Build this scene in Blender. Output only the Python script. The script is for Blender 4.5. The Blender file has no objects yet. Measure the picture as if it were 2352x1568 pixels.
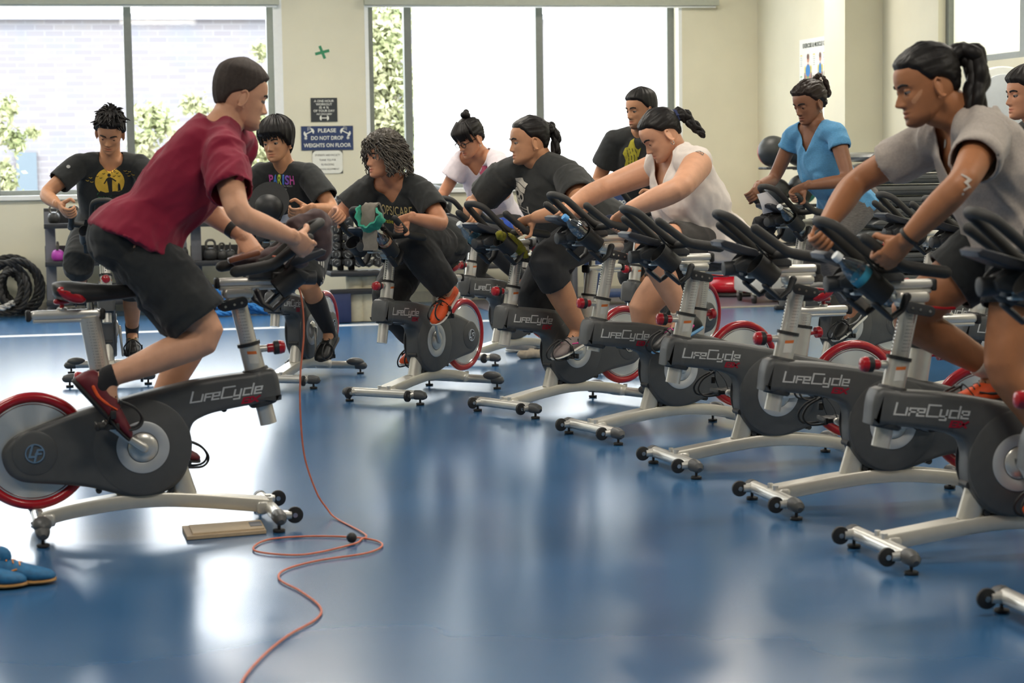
import bpy, bmesh, math, random
import numpy as np
from mathutils import Vector, Matrix, noise
from mathutils.bvhtree import BVHTree

SC = bpy.context.scene
COL = SC.collection
PI = math.pi
random.seed(7)

# ------------------------------------------------------------------ camera
CAM_Z, FPX, PITCH, ROLL = 1.33, 4640.6, 0.0900665, -0.0148304      # lens in pixels of a 2352 wide frame
_F = np.array([0, math.cos(PITCH), -math.sin(PITCH)])
_U0 = np.array([0, math.sin(PITCH), math.cos(PITCH)])
_R0 = np.array([1.0, 0, 0])
_R = _R0 * math.cos(ROLL) + _U0 * math.sin(ROLL)
_U = -_R0 * math.sin(ROLL) + _U0 * math.cos(ROLL)
cd = bpy.data.cameras.new('camera')
cam = bpy.data.objects.new('camera', cd)
COL.objects.link(cam)
cam.matrix_world = Matrix(((_R[0], _U[0], -_F[0], 0), (_R[1], _U[1], -_F[1], 0), (_R[2], _U[2], -_F[2], CAM_Z), (0, 0, 0, 1)))
cd.sensor_width = 36
cd.lens = FPX / 2352 * 36
cd.clip_start, cd.clip_end = 0.1, 200
cd.dof.use_dof = True
cd.dof.focus_distance = 10.3
cd.dof.aperture_fstop = 4.5
SC.camera = cam
SC.view_settings.view_transform = 'Standard'
SC.view_settings.look = 'None'
SC.view_settings.gamma = 1
SC.view_settings.use_curve_mapping = False
SC.view_settings.exposure = 0.2
SC.cycles.use_denoising = True

# ------------------------------------------------------------------ sky, sun, ceiling lamps
wd = bpy.data.worlds.new('sky'); SC.world = wd
wd.use_nodes = True
_bg = wd.node_tree.nodes['Background']
_bg.inputs[0].default_value = (0.93, 0.97, 1.0, 1)
_bg.inputs[1].default_value = 9.0
sl = bpy.data.lights.new('sun', 'SUN'); sl.energy = 3.0; sl.angle = 0.02; sl.color = (1, .95, .86)
so = bpy.data.objects.new('sun', sl); COL.objects.link(so)
so.rotation_euler = (math.radians(48), 0, math.radians(-35))

# room frame: corner of the two visible walls, u runs along the window wall, t along the right wall
TH = math.radians(12.5)
CU = np.array([math.cos(TH), math.sin(TH), 0.0])
CT = np.array([math.sin(TH), -math.cos(TH), 0.0])
CK = np.array([2.42, 19.74, 0.0])
ROOM_H = 3.7
def RW(s, t, z):                       # s metres left of the corner, t metres into the room
    return CK - CU * s + CT * t + np.array([0, 0, z])

LAMPS = [(1.5, 2.5), (5.0, 2.5), (8.5, 2.5), (1.5, 6.5), (5.0, 6.5), (8.5, 6.5), (1.5, 10.5), (5.0, 10.5), (8.5, 10.5), (1.5, 14.5), (5.0, 14.5), (8.5, 14.5)]
for i, (s_, t_) in enumerate(LAMPS):
    al = bpy.data.lights.new('ceiling_light', 'AREA'); al.shape = 'RECTANGLE'; al.size = 1.2; al.size_y = 0.6
    al.energy = 54; al.color = (1.0, 0.92, 0.80)
    ao = bpy.data.objects.new('ceiling_light', al); COL.objects.link(ao)
    ao.location = Vector(RW(s_, t_, ROOM_H - 0.07)); ao.rotation_euler = (0, 0, TH)

# ------------------------------------------------------------------ helpers
def ray(px, py):
    u, w = px - 1176, py - 784
    u, w = u * math.cos(ROLL) + w * math.sin(ROLL), -u * math.sin(ROLL) + w * math.cos(ROLL)
    return np.array([u / FPX, math.cos(PITCH) - w / FPX * math.sin(PITCH), -w / FPX * math.cos(PITCH) - math.sin(PITCH)])
EYE = np.array([0, 0, CAM_Z])
def at_y(px, py, Y):
    d = ray(px, py); return EYE + d * (Y / d[1])
def at_z(px, py, z=0.0):
    d = ray(px, py); return EYE + d * ((z - CAM_Z) / d[2])
def at_t(px, py, t):                   # point at distance t from the window wall
    d = ray(px, py); return EYE + d * (((CK + CT * t - EYE) @ CT) / (d @ CT))
def at_s(px, py, s):                   # point at distance s from the right wall
    d = ray(px, py); return EYE + d * (((CK - CU * s - EYE) @ CU) / (d @ CU))
def st(P):
    return float(-(P - CK) @ CU), float((P - CK) @ CT)

def lin(c):
    return tuple(((x / 255) / 12.92 if x / 255 <= .04045 else ((x / 255 + .055) / 1.055) ** 2.4) for x in c)

MATS = {}
def mat(name, rgb, rough=.6, metal=0.0, var=0.0, vscale=30.0, bump=0.0, bscale=200.0, spec=.5, stretch=None, rvar=0.0, alpha=1.0, trans=0.0, ior=1.45, attr=None, sheen=0.0, coat=0.0, c2=None, aniso=0.0, sss=0.0):
    if name in MATS: return MATS[name]
    m = bpy.data.materials.new(name); m.use_nodes = True
    nt = m.node_tree; b = nt.nodes['Principled BSDF']; L = nt.links.new
    c = lin(rgb)
    b.inputs['Base Color'].default_value = (*c, 1)
    b.inputs['Roughness'].default_value = rough
    b.inputs['Metallic'].default_value = metal
    b.inputs['Specular IOR Level'].default_value = spec
    b.inputs['IOR'].default_value = ior
    if trans: b.inputs['Transmission Weight'].default_value = trans
    if alpha < 1: b.inputs['Alpha'].default_value = alpha
    if sheen: b.inputs['Sheen Weight'].default_value = sheen
    if coat: b.inputs['Coat Weight'].default_value = coat
    if aniso: b.inputs['Anisotropic'].default_value = aniso
    if sss:
        b.inputs['Subsurface Weight'].default_value = sss
        b.inputs['Subsurface Radius'].default_value = (.012, .004, .002)
    tc = nt.nodes.new('ShaderNodeTexCoord')
    vec = tc.outputs['Object']
    if stretch:
        mp = nt.nodes.new('ShaderNodeMapping'); mp.inputs['Scale'].default_value = stretch
        L(vec, mp.inputs['Vector']); vec = mp.outputs['Vector']
    col = None
    if var or c2:
        n = nt.nodes.new('ShaderNodeTexNoise'); n.inputs['Scale'].default_value = vscale; n.inputs['Detail'].default_value = 4
        L(vec, n.inputs['Vector'])
        mx = nt.nodes.new('ShaderNodeMix'); mx.data_type = 'RGBA'
        mr = nt.nodes.new('ShaderNodeMapRange'); mr.inputs[1].default_value = .3; mr.inputs[2].default_value = .7
        L(n.outputs['Fac'], mr.inputs[0]); L(mr.outputs[0], mx.inputs['Factor'])
        a2 = lin(c2) if c2 else tuple(min(1, x * (1 + var)) for x in c)
        a1 = c if c2 else tuple(x * (1 - var) for x in c)
        mx.inputs['A'].default_value = (*a1, 1); mx.inputs['B'].default_value = (*a2, 1)
        L(mx.outputs['Result'], b.inputs['Base Color']); col = mx.outputs['Result']
        if rvar:
            m2 = nt.nodes.new('ShaderNodeMapRange'); m2.inputs[1].default_value = .3; m2.inputs[2].default_value = .7
            m2.inputs[3].default_value = rough - rvar; m2.inputs[4].default_value = rough + rvar
            L(n.outputs['Fac'], m2.inputs[0]); L(m2.outputs[0], b.inputs['Roughness'])
    if attr:
        at = nt.nodes.new('ShaderNodeAttribute'); at.attribute_name = attr
        mm = nt.nodes.new('ShaderNodeMix'); mm.data_type = 'RGBA'; mm.blend_type = 'MULTIPLY'; mm.inputs['Factor'].default_value = 1
        if col: L(col, mm.inputs['A'])
        else: mm.inputs['A'].default_value = (*c, 1)
        L(at.outputs['Color'], mm.inputs['B']); L(mm.outputs['Result'], b.inputs['Base Color'])
    if bump:
        n2 = nt.nodes.new('ShaderNodeTexNoise'); n2.inputs['Scale'].default_value = bscale; n2.inputs['Detail'].default_value = 3
        L(vec, n2.inputs['Vector'])
        bp = nt.nodes.new('ShaderNodeBump'); bp.inputs['Strength'].default_value = bump; bp.inputs['Distance'].default_value = .004
        L(n2.outputs['Fac'], bp.inputs['Height']); L(bp.outputs['Normal'], b.inputs['Normal'])
    MATS[name] = m
    return m

class MB:
    """collects shapes, links them as ONE mesh object"""
    def __init__(s): s.v = []; s.f = []; s.mi = []
    def add(s, V, F, m=0):
        n = len(s.v)
        s.v.extend([(float(a[0]), float(a[1]), float(a[2])) for a in V])
        s.f.extend([tuple(int(i) + n for i in f) for f in F]); s.mi.extend([m] * len(F))
        return s
    def box(s, c, d, M=None, m=0, bev=0.0):
        x, y, z = d[0] / 2, d[1] / 2, d[2] / 2
        if bev:
            b = min(bev, x * .98, y * .98, z * .98)
            V = []; 
            for k, (zz, ins) in enumerate(((-z, b), (-z + b * .3, b * .3), (-z + b, 0), (z - b, 0), (z - b * .3, b * .3), (z, b))):
                X, Y = x - ins, y - ins; r = b
                for cx, cy, a0 in ((X - r, Y - r, 0), (-X + r, Y - r, 90), (-X + r, -Y + r, 180), (X - r, -Y + r, 270)):
                    for j in range(4):
                        a = math.radians(a0 + j * 30); V.append((cx + r * math.cos(a), cy + r * math.sin(a), zz))
            F = [tuple(range(15, -1, -1)), tuple(range(80, 96))]
            for k in range(5):
                for i in range(16):
                    j = (i + 1) % 16; F.append((k * 16 + i, k * 16 + j, k * 16 + 16 + j, k * 16 + 16 + i))
        else:
            V = [(sx * x, sy * y, sz * z) for sz in (-1, 1) for sy in (-1, 1) for sx in (-1, 1)]
            F = [(0, 2, 3, 1), (4, 5, 7, 6), (0, 1, 5, 4), (2, 6, 7, 3), (0, 4, 6, 2), (1, 3, 7, 5)]
        if M is not None: V = [M @ Vector(v) for v in V]
        V = [(v[0] + c[0], v[1] + c[1], v[2] + c[2]) for v in V]
        return s.add(V, F, m)
    def tube(s, P, r, n=12, m=0, cap=True, ell=1.0, up=None, round_end=False, closed=False):
        P = [np.array(p, float) for p in P]; k = len(P)
        R = list(r) if hasattr(r, '__len__') else [r] * k
        if round_end:
            def endp(p, q, rr):
                d = (p - q) / (np.linalg.norm(p - q) + 1e-9)
                return [(p + d * rr * .55, rr * .78), (p + d * rr * .88, rr * .42), (p + d * rr, rr * .02)]
            e = endp(P[-1], P[-2], R[-1]); b = endp(P[0], P[1], R[0])
            P = [q[0] for q in reversed(b)] + P + [q[0] for q in e]; R = [q[1] for q in reversed(b)] + R + [q[1] for q in e]; k = len(P)
        V = []; prev = None
        for i in range(k):
            if closed: t = P[(i + 1) % k] - P[i - 1]
            else: t = P[min(i + 1, k - 1)] - P[max(i - 1, 0)]
            t = t / (np.linalg.norm(t) + 1e-12)
            if prev is None:
                a = np.array(up, float) if up is not None else (np.array([0, 0, 1.0]) if abs(t[2]) < .9 else np.array([1.0, 0, 0]))
            else: a = prev
            a = a - t * (a @ t); a /= (np.linalg.norm(a) + 1e-12); b = np.cross(t, a); prev = a
            for j in range(n):
                q = 2 * PI * j / n
                V.append(P[i] + R[i] * (math.cos(q) * a * ell + math.sin(q) * b))
        F = []
        for i in range(k if closed else k - 1):
            i2 = (i + 1) % k
            for j in range(n):
                j2 = (j + 1) % n; F.append((i * n + j, i * n + j2, i2 * n + j2, i2 * n + j))
        if cap and not closed: F += [tuple(range(n - 1, -1, -1)), tuple(range((k - 1) * n, k * n))]
        return s.add(V, F, m)
    def cyl(s, p0, p1, r, n=20, m=0, bev=0.0):
        p0, p1 = np.array(p0, float), np.array(p1, float)
        if bev:
            d = (p1 - p0) / np.linalg.norm(p1 - p0)
            return s.tube([p0, p0 + d * bev * .3, p0 + d * bev, p1 - d * bev, p1 - d * bev * .3, p1], [r - bev, r - bev * .3, r, r, r - bev * .3, r - bev], n, m)
        return s.tube([p0, p1], r, n, m)
    def lathe(s, prof, o=(0, 0, 0), axis=(0, 0, 1), n=32, m=0, cap=True):
        ax = np.array(axis, float); ax /= np.linalg.norm(ax)
        a = np.array([1.0, 0, 0]) if abs(ax[0]) < .9 else np.array([0, 1.0, 0])
        a = a - ax * (a @ ax); a /= np.linalg.norm(a); b = np.cross(ax, a); o = np.array(o, float)
        V = []
        for (r, h) in prof:
            for j in range(n):
                q = 2 * PI * j / n; V.append(o + ax * h + r * (math.cos(q) * a + math.sin(q) * b))
        F = []
        for i in range(len(prof) - 1):
            for j in range(n):
                j2 = (j + 1) % n; F.append((i * n + j, i * n + j2, (i + 1) * n + j2, (i + 1) * n + j))
        if cap: F += [tuple(range(n - 1, -1, -1)), tuple(range((len(prof) - 1) * n, len(prof) * n))]
        return s.add(V, F, m)
    def ball(s, c, r, n=16, m=0, M=None):
        if not hasattr(r, '__len__'): r = (r, r, r)
        V = [(0, 0, -1)]; k = n // 2
        for i in range(1, k):
            a = -PI / 2 + PI * i / k
            for j in range(n):
                q = 2 * PI * j / n; V.append((math.cos(a) * math.cos(q), math.cos(a) * math.sin(q), math.sin(a)))
        V.append((0, 0, 1)); F = []
        for j in range(n): F.append((0, 1 + (j + 1) % n, 1 + j))
        for i in range(k - 2):
            for j in range(n):
                j2 = (j + 1) % n; F.append((1 + i * n + j, 1 + i * n + j2, 1 + (i + 1) * n + j2, 1 + (i + 1) * n + j))
        e = len(V) - 1
        for j in range(n): F.append((e, 1 + (k - 2) * n + j, 1 + (k - 2) * n + (j + 1) % n))
        V = [Vector((v[0] * r[0], v[1] * r[1], v[2] * r[2])) for v in V]
        if M is not None: V = [M @ v for v in V]
        return s.add([(v[0] + c[0], v[1] + c[1], v[2] + c[2]) for v in V], F, m)
    def prism(s, poly, y0, y1, bev=0.0, m=0):
        """outline in x,z given thickness along y, edges rounded"""
        P = np.array(poly, float); k = len(P)
        ar = sum(P[i][0] * P[(i + 1) % k][1] - P[(i + 1) % k][0] * P[i][1] for i in range(k))
        if ar < 0: P = P[::-1]
        t = np.roll(P, -1, 0) - np.roll(P, 1, 0); t /= (np.linalg.norm(t, axis=1)[:, None] + 1e-9)
        nrm = np.stack([t[:, 1], -t[:, 0]], 1)
        lay = [(y0, 0), (y1, 0)] if not bev else [(y0, bev), (y0 + bev * .12, bev * .5), (y0 + bev * .5, bev * .12), (y0 + bev, 0), (y1 - bev, 0), (y1 - bev * .5, bev * .12), (y1 - bev * .12, bev * .5), (y1, bev)]
        V = []
        for (y, ins) in lay:
            Q = P - nrm * ins
            V += [(q[0], y, q[1]) for q in Q]
        F = [tuple(range(k)), tuple(range(len(lay) * k - 1, (len(lay) - 1) * k - 1, -1))]
        for l in range(len(lay) - 1):
            for i in range(k):
                j = (i + 1) % k; F.append((l * k + i, (l + 1) * k + i, (l + 1) * k + j, l * k + j))
        return s.add(V, F, m)
    def mesh(s, name, mats, smooth=38):
        me = bpy.data.meshes.new(name)
        me.from_pydata(s.v, [], s.f)
        for m in (mats if isinstance(mats, (list, tuple)) else [mats]): me.materials.append(m)
        if any(s.mi): me.polygons.foreach_set('material_index', s.mi)
        if smooth:
            me.polygons.foreach_set('use_smooth', [True] * len(me.polygons))
            me.set_sharp_from_angle(angle=math.radians(smooth))
        me.update()
        return me
    def loose(s, name, mats, smooth=38):
        """one mesh per separate piece"""
        par = list(range(len(s.v)))
        def fd(i):
            while par[i] != i: par[i] = par[par[i]]; i = par[i]
            return i
        for f in s.f:
            for j in f[1:]: par[fd(j)] = fd(f[0])
        g = {}
        for f in s.f: g.setdefault(fd(f[0]), []).append(f)
        out = []
        for fs in g.values():
            ids = sorted({i for f in fs for i in f}); mp = {i: k for k, i in enumerate(ids)}
            b = MB(); b.add([s.v[i] for i in ids], [[mp[i] for i in f] for f in fs]); out.append(b.mesh(name, mats, smooth))
        return out
    def sides(s, name, mats, smooth=38, ax=1):
        out = []
        for sg in (1, -1):
            b = MB(); fs = [f for f in s.f if sum(s.v[i][ax] for i in f) * sg > 0]
            if not fs: continue
            ids = sorted({i for f in fs for i in f}); mp = {i: k for k, i in enumerate(ids)}
            b.add([s.v[i] for i in ids], [[mp[i] for i in f] for f in fs]); out.append(b.mesh(name, mats, smooth))
        return out
    def build(s, name, mats, parent=None, smooth=38):
        return link(name, s.mesh(name, mats, smooth), parent)

def link(name, me, parent=None):
    o = bpy.data.objects.new(name, me); COL.objects.link(o)
    if parent is not None: o.parent = parent
    return o
def tag(o, label, cat, group=None, kind=None):
    o['label'] = label; o['category'] = cat
    if group: o['group'] = group
    if kind: o['kind'] = kind
    return o
def thing(name, label, cat, loc=(0, 0, 0), rz=0.0, group=None):
    o = bpy.data.objects.new(name, None); COL.objects.link(o)
    o.empty_display_size = .1
    o.location = loc; o.rotation_euler = (0, 0, rz)
    return tag(o, label, cat, group)
def struct(name, mb, m, smooth=30):
    o = mb.build(name, m, None, smooth); o['kind'] = 'structure'; return o
def copy_tree(o, parent=None):
    c = o.copy(); COL.objects.link(c)
    if parent is not None: c.parent = parent
    for ch in list(o.children): copy_tree(ch, c)
    return c
def spline(P, n=8, closed=False):
    P = [np.array(p, float) for p in P]; k = len(P); out = []
    rng = range(k) if closed else range(k - 1)
    for i in rng:
        if closed: p0, p1, p2, p3 = P[i - 1], P[i], P[(i + 1) % k], P[(i + 2) % k]
        else: p0, p1, p2, p3 = P[max(i - 1, 0)], P[i], P[i + 1], P[min(i + 2, k - 1)]
        for j in range(n):
            t = j / n
            out.append(.5 * ((2 * p1) + (p2 - p0) * t + (2 * p0 - 5 * p1 + 4 * p2 - p3) * t * t + (3 * p1 - p0 - 3 * p2 + p3) * t ** 3))
    if not closed: out.append(P[-1])
    return out
def text_mesh(txt, size=1.0, bold=0.0, shear=0.0, align='CENTER', sx=1.0, depth=0.0):
    cu = bpy.data.curves.new('t', 'FONT'); cu.body = txt; cu.size = size; cu.align_x = align; cu.align_y = 'CENTER'
    cu.offset = bold; cu.shear = shear; cu.extrude = depth; cu.resolution_u = 3
    o = bpy.data.objects.new('t', cu); COL.objects.link(o)
    dg = bpy.context.evaluated_depsgraph_get(); dg.update()
    me = bpy.data.meshes.new_from_object(o.evaluated_get(dg))
    bpy.data.objects.remove(o); bpy.data.curves.remove(cu)
    V = [(v.co.x * sx, v.co.y, v.co.z) for v in me.vertices]; F = [tuple(p.vertices) for p in me.polygons]
    bpy.data.meshes.remove(me)
    return V, F
def ribbon(paths, w):
    """flat strokes in the xy plane: list of polylines -> V, F"""
    V = []; F = []
    for P in paths:
        P = [np.array(p, float) for p in P]; n0 = len(V); k = len(P)
        for i in range(k):
            if i == 0: d = P[1] - P[0]; mit = 1
            elif i == k - 1: d = P[-1] - P[-2]; mit = 1
            else:
                a = P[i] - P[i - 1]; b = P[i + 1] - P[i]; a /= np.linalg.norm(a); b /= np.linalg.norm(b); d = a + b
                mit = 1 / max(.45, math.sqrt(max(.05, (1 + a @ b) / 2)))
            d = d / (np.linalg.norm(d) + 1e-9); nn = np.array([-d[1], d[0]]) * w / 2 * mit
            e = d * (w / 2) * (-1 if i == 0 else 1 if i == k - 1 else 0)
            V += [(*(P[i] + nn + e), 0), (*(P[i] - nn + e), 0)]
        for i in range(k - 1): F.append((n0 + 2 * i, n0 + 2 * i + 1, n0 + 2 * i + 3, n0 + 2 * i + 2))
    return V, F
def place2d(V, o, ex, ey):
    o, ex, ey = (np.array(q, float) for q in (o, ex, ey)); ez = np.cross(ex, ey)
    return [o + ex * v[0] + ey * v[1] + ez * v[2] for v in V]
# ------------------------------------------------------------------ materials of the room
M_FLOOR = mat('blue_vinyl', (50, 95, 138), rough=.22, var=.05, vscale=1.2, spec=.95)
M_MAT = mat('grey_rubber_floor', (96, 92, 104), rough=.36, var=.15, vscale=60, bump=.1)
M_WALL = mat('cream_paint', (222, 217, 194), rough=.75, var=.03, vscale=3, bump=.05, bscale=300)
M_CEIL = mat('ceiling_white', (216, 212, 200), rough=.9, var=.03)
M_ALU = mat('grey_window_metal', (122, 126, 122), rough=.45, metal=.3, var=.05)
M_WHITE = mat('white_paint', (236, 238, 236), rough=.5, var=.02)
M_LINE = mat('white_line_paint', (240, 242, 244), rough=.4, var=.03)
M_SHADE = mat('shade_casing', (176, 180, 166), rough=.5, var=.04)

def wall_slab(mb, s0, s1, z0, z1, ta=-.28, tb=0.0):
    V = [RW(s, t, z) for z in (z0, z1) for t in (ta, tb) for s in (s0, s1)]
    mb.add(V, [(0, 1, 3, 2), (4, 6, 7, 5), (0, 4, 5, 1), (2, 3, 7, 6), (0, 2, 6, 4), (1, 5, 7, 3)])
def rwall_slab(mb, t0, t1, z0, z1, sa=-.25, sb=0.0): wall_slab(mb, sa, sb, z0, z1, t0, t1)

SL, TB = 13.0, 24.0                     # room length along the window wall, room depth
fl = MB(); V = [RW(-.25, -.28, 0), RW(SL, -.28, 0), RW(SL, TB, 0), RW(-.25, TB, 0)]
fl.add(V, [(0, 1, 2, 3)]); struct('floor', fl, M_FLOOR)
ce = MB(); V = [RW(-.25, -.28, ROOM_H), RW(SL, -.28, ROOM_H), RW(SL, TB, ROOM_H), RW(-.25, TB, ROOM_H)]
V += [v + np.array([0, 0, .2]) for v in V]
ce.add(V, [(0, 1, 2, 3), (7, 6, 5, 4), (0, 4, 5, 1), (1, 5, 6, 2), (2, 6, 7, 3), (3, 7, 4, 0)]); struct('ceiling', ce, M_CEIL)
SILL, WTOP = 1.06, 3.25
wb = MB()
wall_slab(wb, -.25, SL, 0, SILL); wall_slab(wb, -.25, SL, WTOP, ROOM_H)
WIN = [(.80, 3.80), (4.66, 8.2), (9.0, 12.4)]
edges = [-.25] + [q for w in WIN for q in w] + [SL]
for a, b in zip(edges[0::2], edges[1::2]): wall_slab(wb, a, b, SILL, WTOP)
struct('wall_back', wb, M_WALL)
# right wall with a high window, and its pilaster
wr = MB(); RW0, RW1, RZ0, RZ1 = 4.14, 8.6, 1.99, 3.2
rwall_slab(wr, 0, RW0, 0, ROOM_H); rwall_slab(wr, RW1, TB, 0, ROOM_H); rwall_slab(wr, RW0, RW1, 0, RZ0); rwall_slab(wr, RW0, RW1, RZ1, ROOM_H)
rwall_slab(wr, 2.6, 3.06, 0, ROOM_H, 0, .33)
struct('wall_right', wr, M_WALL)
wl = MB(); wall_slab(wl, SL, SL + .2, 0, ROOM_H, -.28, TB); struct('wall_left', wl, M_WALL)
wf = MB(); wall_slab(wf, -.25, SL, 0, ROOM_H, TB, TB + .2); struct('wall_front', wf, M_WALL)

# glass: thin, mostly clear, with a faint reflection
def glass_mat(name, tint=(.97, .985, .985), refl=.06):
    m = bpy.data.materials.new(name); m.use_nodes = True; nt = m.node_tree; nt.nodes.clear(); L = nt.links.new
    out = nt.nodes.new('ShaderNodeOutputMaterial'); mx = nt.nodes.new('ShaderNodeMixShader')
    tr = nt.nodes.new('ShaderNodeBsdfTransparent'); tr.inputs[0].default_value = (*tint, 1)
    gl = nt.nodes.new('ShaderNodeBsdfGlossy'); gl.inputs['Roughness'].default_value = .03
    mx.inputs[0].default_value = refl
    L(tr.outputs[0], mx.inputs[1]); L(gl.outputs[0], mx.inputs[2]); L(mx.outputs[0], out.inputs[0])
    return m
M_GLASS = glass_mat('window_glass')
def window(n, s0, s1, mulls, z0=SILL, z1=WTOP):
    root = bpy.data.objects.new('window_%d' % n, None); COL.objects.link(root); root['kind'] = 'structure'
    fr = MB(); T0, T1 = -.24, -.15
    for a, b in [(s0, s0 + .065), (s1 - .065, s1)] + [(m - .035, m + .035) for m in mulls]: wall_slab(fr, a, b, z0, z1, T0, T1)
    wall_slab(fr, s0, s1, z0, z0 + .05, T0, T1); wall_slab(fr, s0, s1, z1 - .06, z1, T0, T1)
    fr.build('window_frame', M_ALU, root, 30)
    gl = MB(); cuts = [s0] + list(mulls) + [s1]
    for a, b in zip(cuts[:-1], cuts[1:]):
        V = [RW(a + .03, -.2, z0 + .03), RW(b - .03, -.2, z0 + .03), RW(b - .03, -.2, z1 - .03), RW(a + .03, -.2, z1 - .03)]
        gl.add(V, [(0, 1, 2, 3)])
    gl.build('pane', M_GLASS, root, 0)
    sb = MB(); wall_slab(sb, s0, s1, z0 - .035, z0 + .004, -.15, .035); sb.build('window_sill', M_WHITE, root, 30)
    return root
window(1, .80, 3.80, [2.135, 3.405]); window(2, 4.66, 8.2, [5.99, 7.2]); window(3, 9.0, 12.4, [10.1, 11.2])
def frost():
    m = bpy.data.materials.new('frosted_glass'); m.use_nodes = True; nt = m.node_tree; nt.nodes.clear(); L = nt.links.new
    out = nt.nodes.new('ShaderNodeOutputMaterial'); mx = nt.nodes.new('ShaderNodeMixShader')
    tl = nt.nodes.new('ShaderNodeBsdfTranslucent'); tl.inputs[0].default_value = (.24, .235, .19, 1)
    gl = nt.nodes.new('ShaderNodeBsdfGlossy'); gl.inputs['Roughness'].default_value = .15; mx.inputs[0].default_value = .06
    L(tl.outputs[0], mx.inputs[1]); L(gl.outputs[0], mx.inputs[2]); L(mx.outputs[0], out.inputs[0]); return m
# right-hand high window
rw = bpy.data.objects.new('window_4', None); COL.objects.link(rw); rw['kind'] = 'structure'
fr = MB()
for a, b in [(RW0, RW0 + .06), (RW1 - .06, RW1), (5.38, 5.46), (6.9, 6.98)]: rwall_slab(fr, a, b, RZ0, RZ1, -.14, -.06)
for a, b in [(RZ0 - .02, RZ0 + .05), (RZ1 - .05, RZ1)]: rwall_slab(fr, RW0, RW1, a, b, -.14, -.055)
fr.build('window_frame', M_ALU, rw, 30)
gl = MB()
for a, b in [(RW0, 5.42), (5.42, 6.94), (6.94, RW1)]: gl.add([RW(-.1, a, RZ0), RW(-.1, b, RZ0), RW(-.1, b, RZ1), RW(-.1, a, RZ1)], [(0, 1, 2, 3)])
gl.build('pane', frost(), rw, 0)
# inner room seen through that window
ir = MB(); wall_slab(ir, -3.2, -3.0, 0, ROOM_H, 2, 11); struct('wall_beyond', ir, M_WALL)

tr = MB()
for a, b in ((4.60, 4.68), (3.80, 3.835), (.765, .80), (8.2, 8.26)): wall_slab(tr, a, b, SILL, ROOM_H - .05, 0, .006)
struct('lit_reveal_strip', tr, M_WHITE)  # brightness of the lit window reveals, put on the wall face as white strips
# roller shade casings over the windows
for n, (a, b, lab) in enumerate([(.42, 3.84, 'pale roller shade casing across the bright window right of the sign pier'), (4.63, 8.3, 'pale roller shade casing across the window facing the brick building')]):
    sc = MB(); wall_slab(sc, a, b, 2.765, 2.825, .012, .10)
    o = tag(sc.build('roller_shade', M_SHADE, None, 30), lab, 'roller shade')
    hb = MB(); hb.cyl(RW(a + .02, .056, 2.755), RW(b - .02, .056, 2.755), .012, 10); hb.build('hem_bar', M_WHITE, o)
    for q in (a + .1, b - .1):
        wall_slab(x := MB(), q - .02, q + .02, 2.80, 2.86, .001, .06); x.build('bracket', M_ALU, o)

# baseboards and floor markings
M_BASE = mat('grey_vinyl_base', (196, 192, 174), rough=.5, var=.05)
bb = MB(); wall_slab(bb, 0, SL, .0, .1, 0, .012); struct('baseboard_back', bb, M_BASE)
bb = MB(); rwall_slab(bb, .02, 2.6, 0, .1, 0, .012); rwall_slab(bb, 3.06, TB, 0, .1, 0, .012); struct('baseboard_right', bb, M_BASE)
tr = MB()
for t0, t1 in ((2.37, 2.41), (2.46, 2.52)): wall_slab(tr, 3.0, SL, .0, .002, t0, t1)
struct('trim_1', tr, M_LINE)
tr = MB(); wall_slab(tr, 0, 3.0, 0, .006, 0, 1.86); struct('floor_mat_zone', tr, M_MAT)
tr = MB(); wall_slab(tr, 0, 3.04, 0, .009, 1.86, 1.92); struct('trim_2', tr, mat('beige_edge', (170, 160, 140), .5, var=.05))
# ------------------------------------------------------------------ spin bikes
M_COVER = mat('charcoal_plastic', (82, 83, 83), rough=.42, var=.05, bump=.06, bscale=900)
M_COVER2 = mat('dark_plastic', (56, 57, 58), rough=.5, var=.06, bump=.06, bscale=700)
M_RUB = mat('black_rubber_grip', (54, 53, 51), rough=.62, var=.1, bump=.12, bscale=600)
M_SILV = mat('silver_frame_paint', (206, 203, 193), rough=.34, metal=.45, var=.03)
M_SILV2 = mat('satin_aluminium', (214, 212, 205), rough=.3, metal=.55, var=.03)
M_RING = mat('pale_grey_disc', (196, 199, 200), rough=.45, metal=.3, var=.02)
M_CHROME = mat('chrome', (214, 214, 214), rough=.16, metal=1)
M_RED = mat('red_gloss', (168, 22, 34), rough=.28, var=.08, coat=.4)
M_REDTXT = mat('dark_red_print', (150, 16, 44), rough=.45, var=.05)
M_SILTXT = mat('silver_print', (205, 206, 204), rough=.4, metal=.2, var=.03)
M_BLK = mat('black_plastic', (40, 40, 40), rough=.5, var=.1)
M_ORANGE_LBL = mat('orange_label', (206, 108, 48), rough=.6, var=.04)
M_PAPER = mat('label_white', (206, 204, 196), rough=.6, var=.04)
M_PRINT = mat('grey_print', (120, 120, 118), rough=.6, var=.04)
M_CONS = mat('console_plastic', (54, 56, 62), rough=.35, var=.05)

def fly_mat():
    m = bpy.data.materials.new('brushed_flywheel'); m.use_nodes = True; nt = m.node_tree; b = nt.nodes['Principled BSDF']; L = nt.links.new
    b.inputs['Metallic'].default_value = .7; b.inputs['Roughness'].default_value = .28; b.inputs['Base Color'].default_value = (.78, .78, .75, 1)
    b.inputs['Anisotropic'].default_value = .85; b.inputs['Anisotropic Rotation'].default_value = .25
    tg = nt.nodes.new('ShaderNodeTangent'); tg.direction_type = 'RADIAL'; tg.axis = 'Y'
    L(tg.outputs[0], b.inputs['Tangent'])
    return m
M_FLY = fly_mat()

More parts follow.
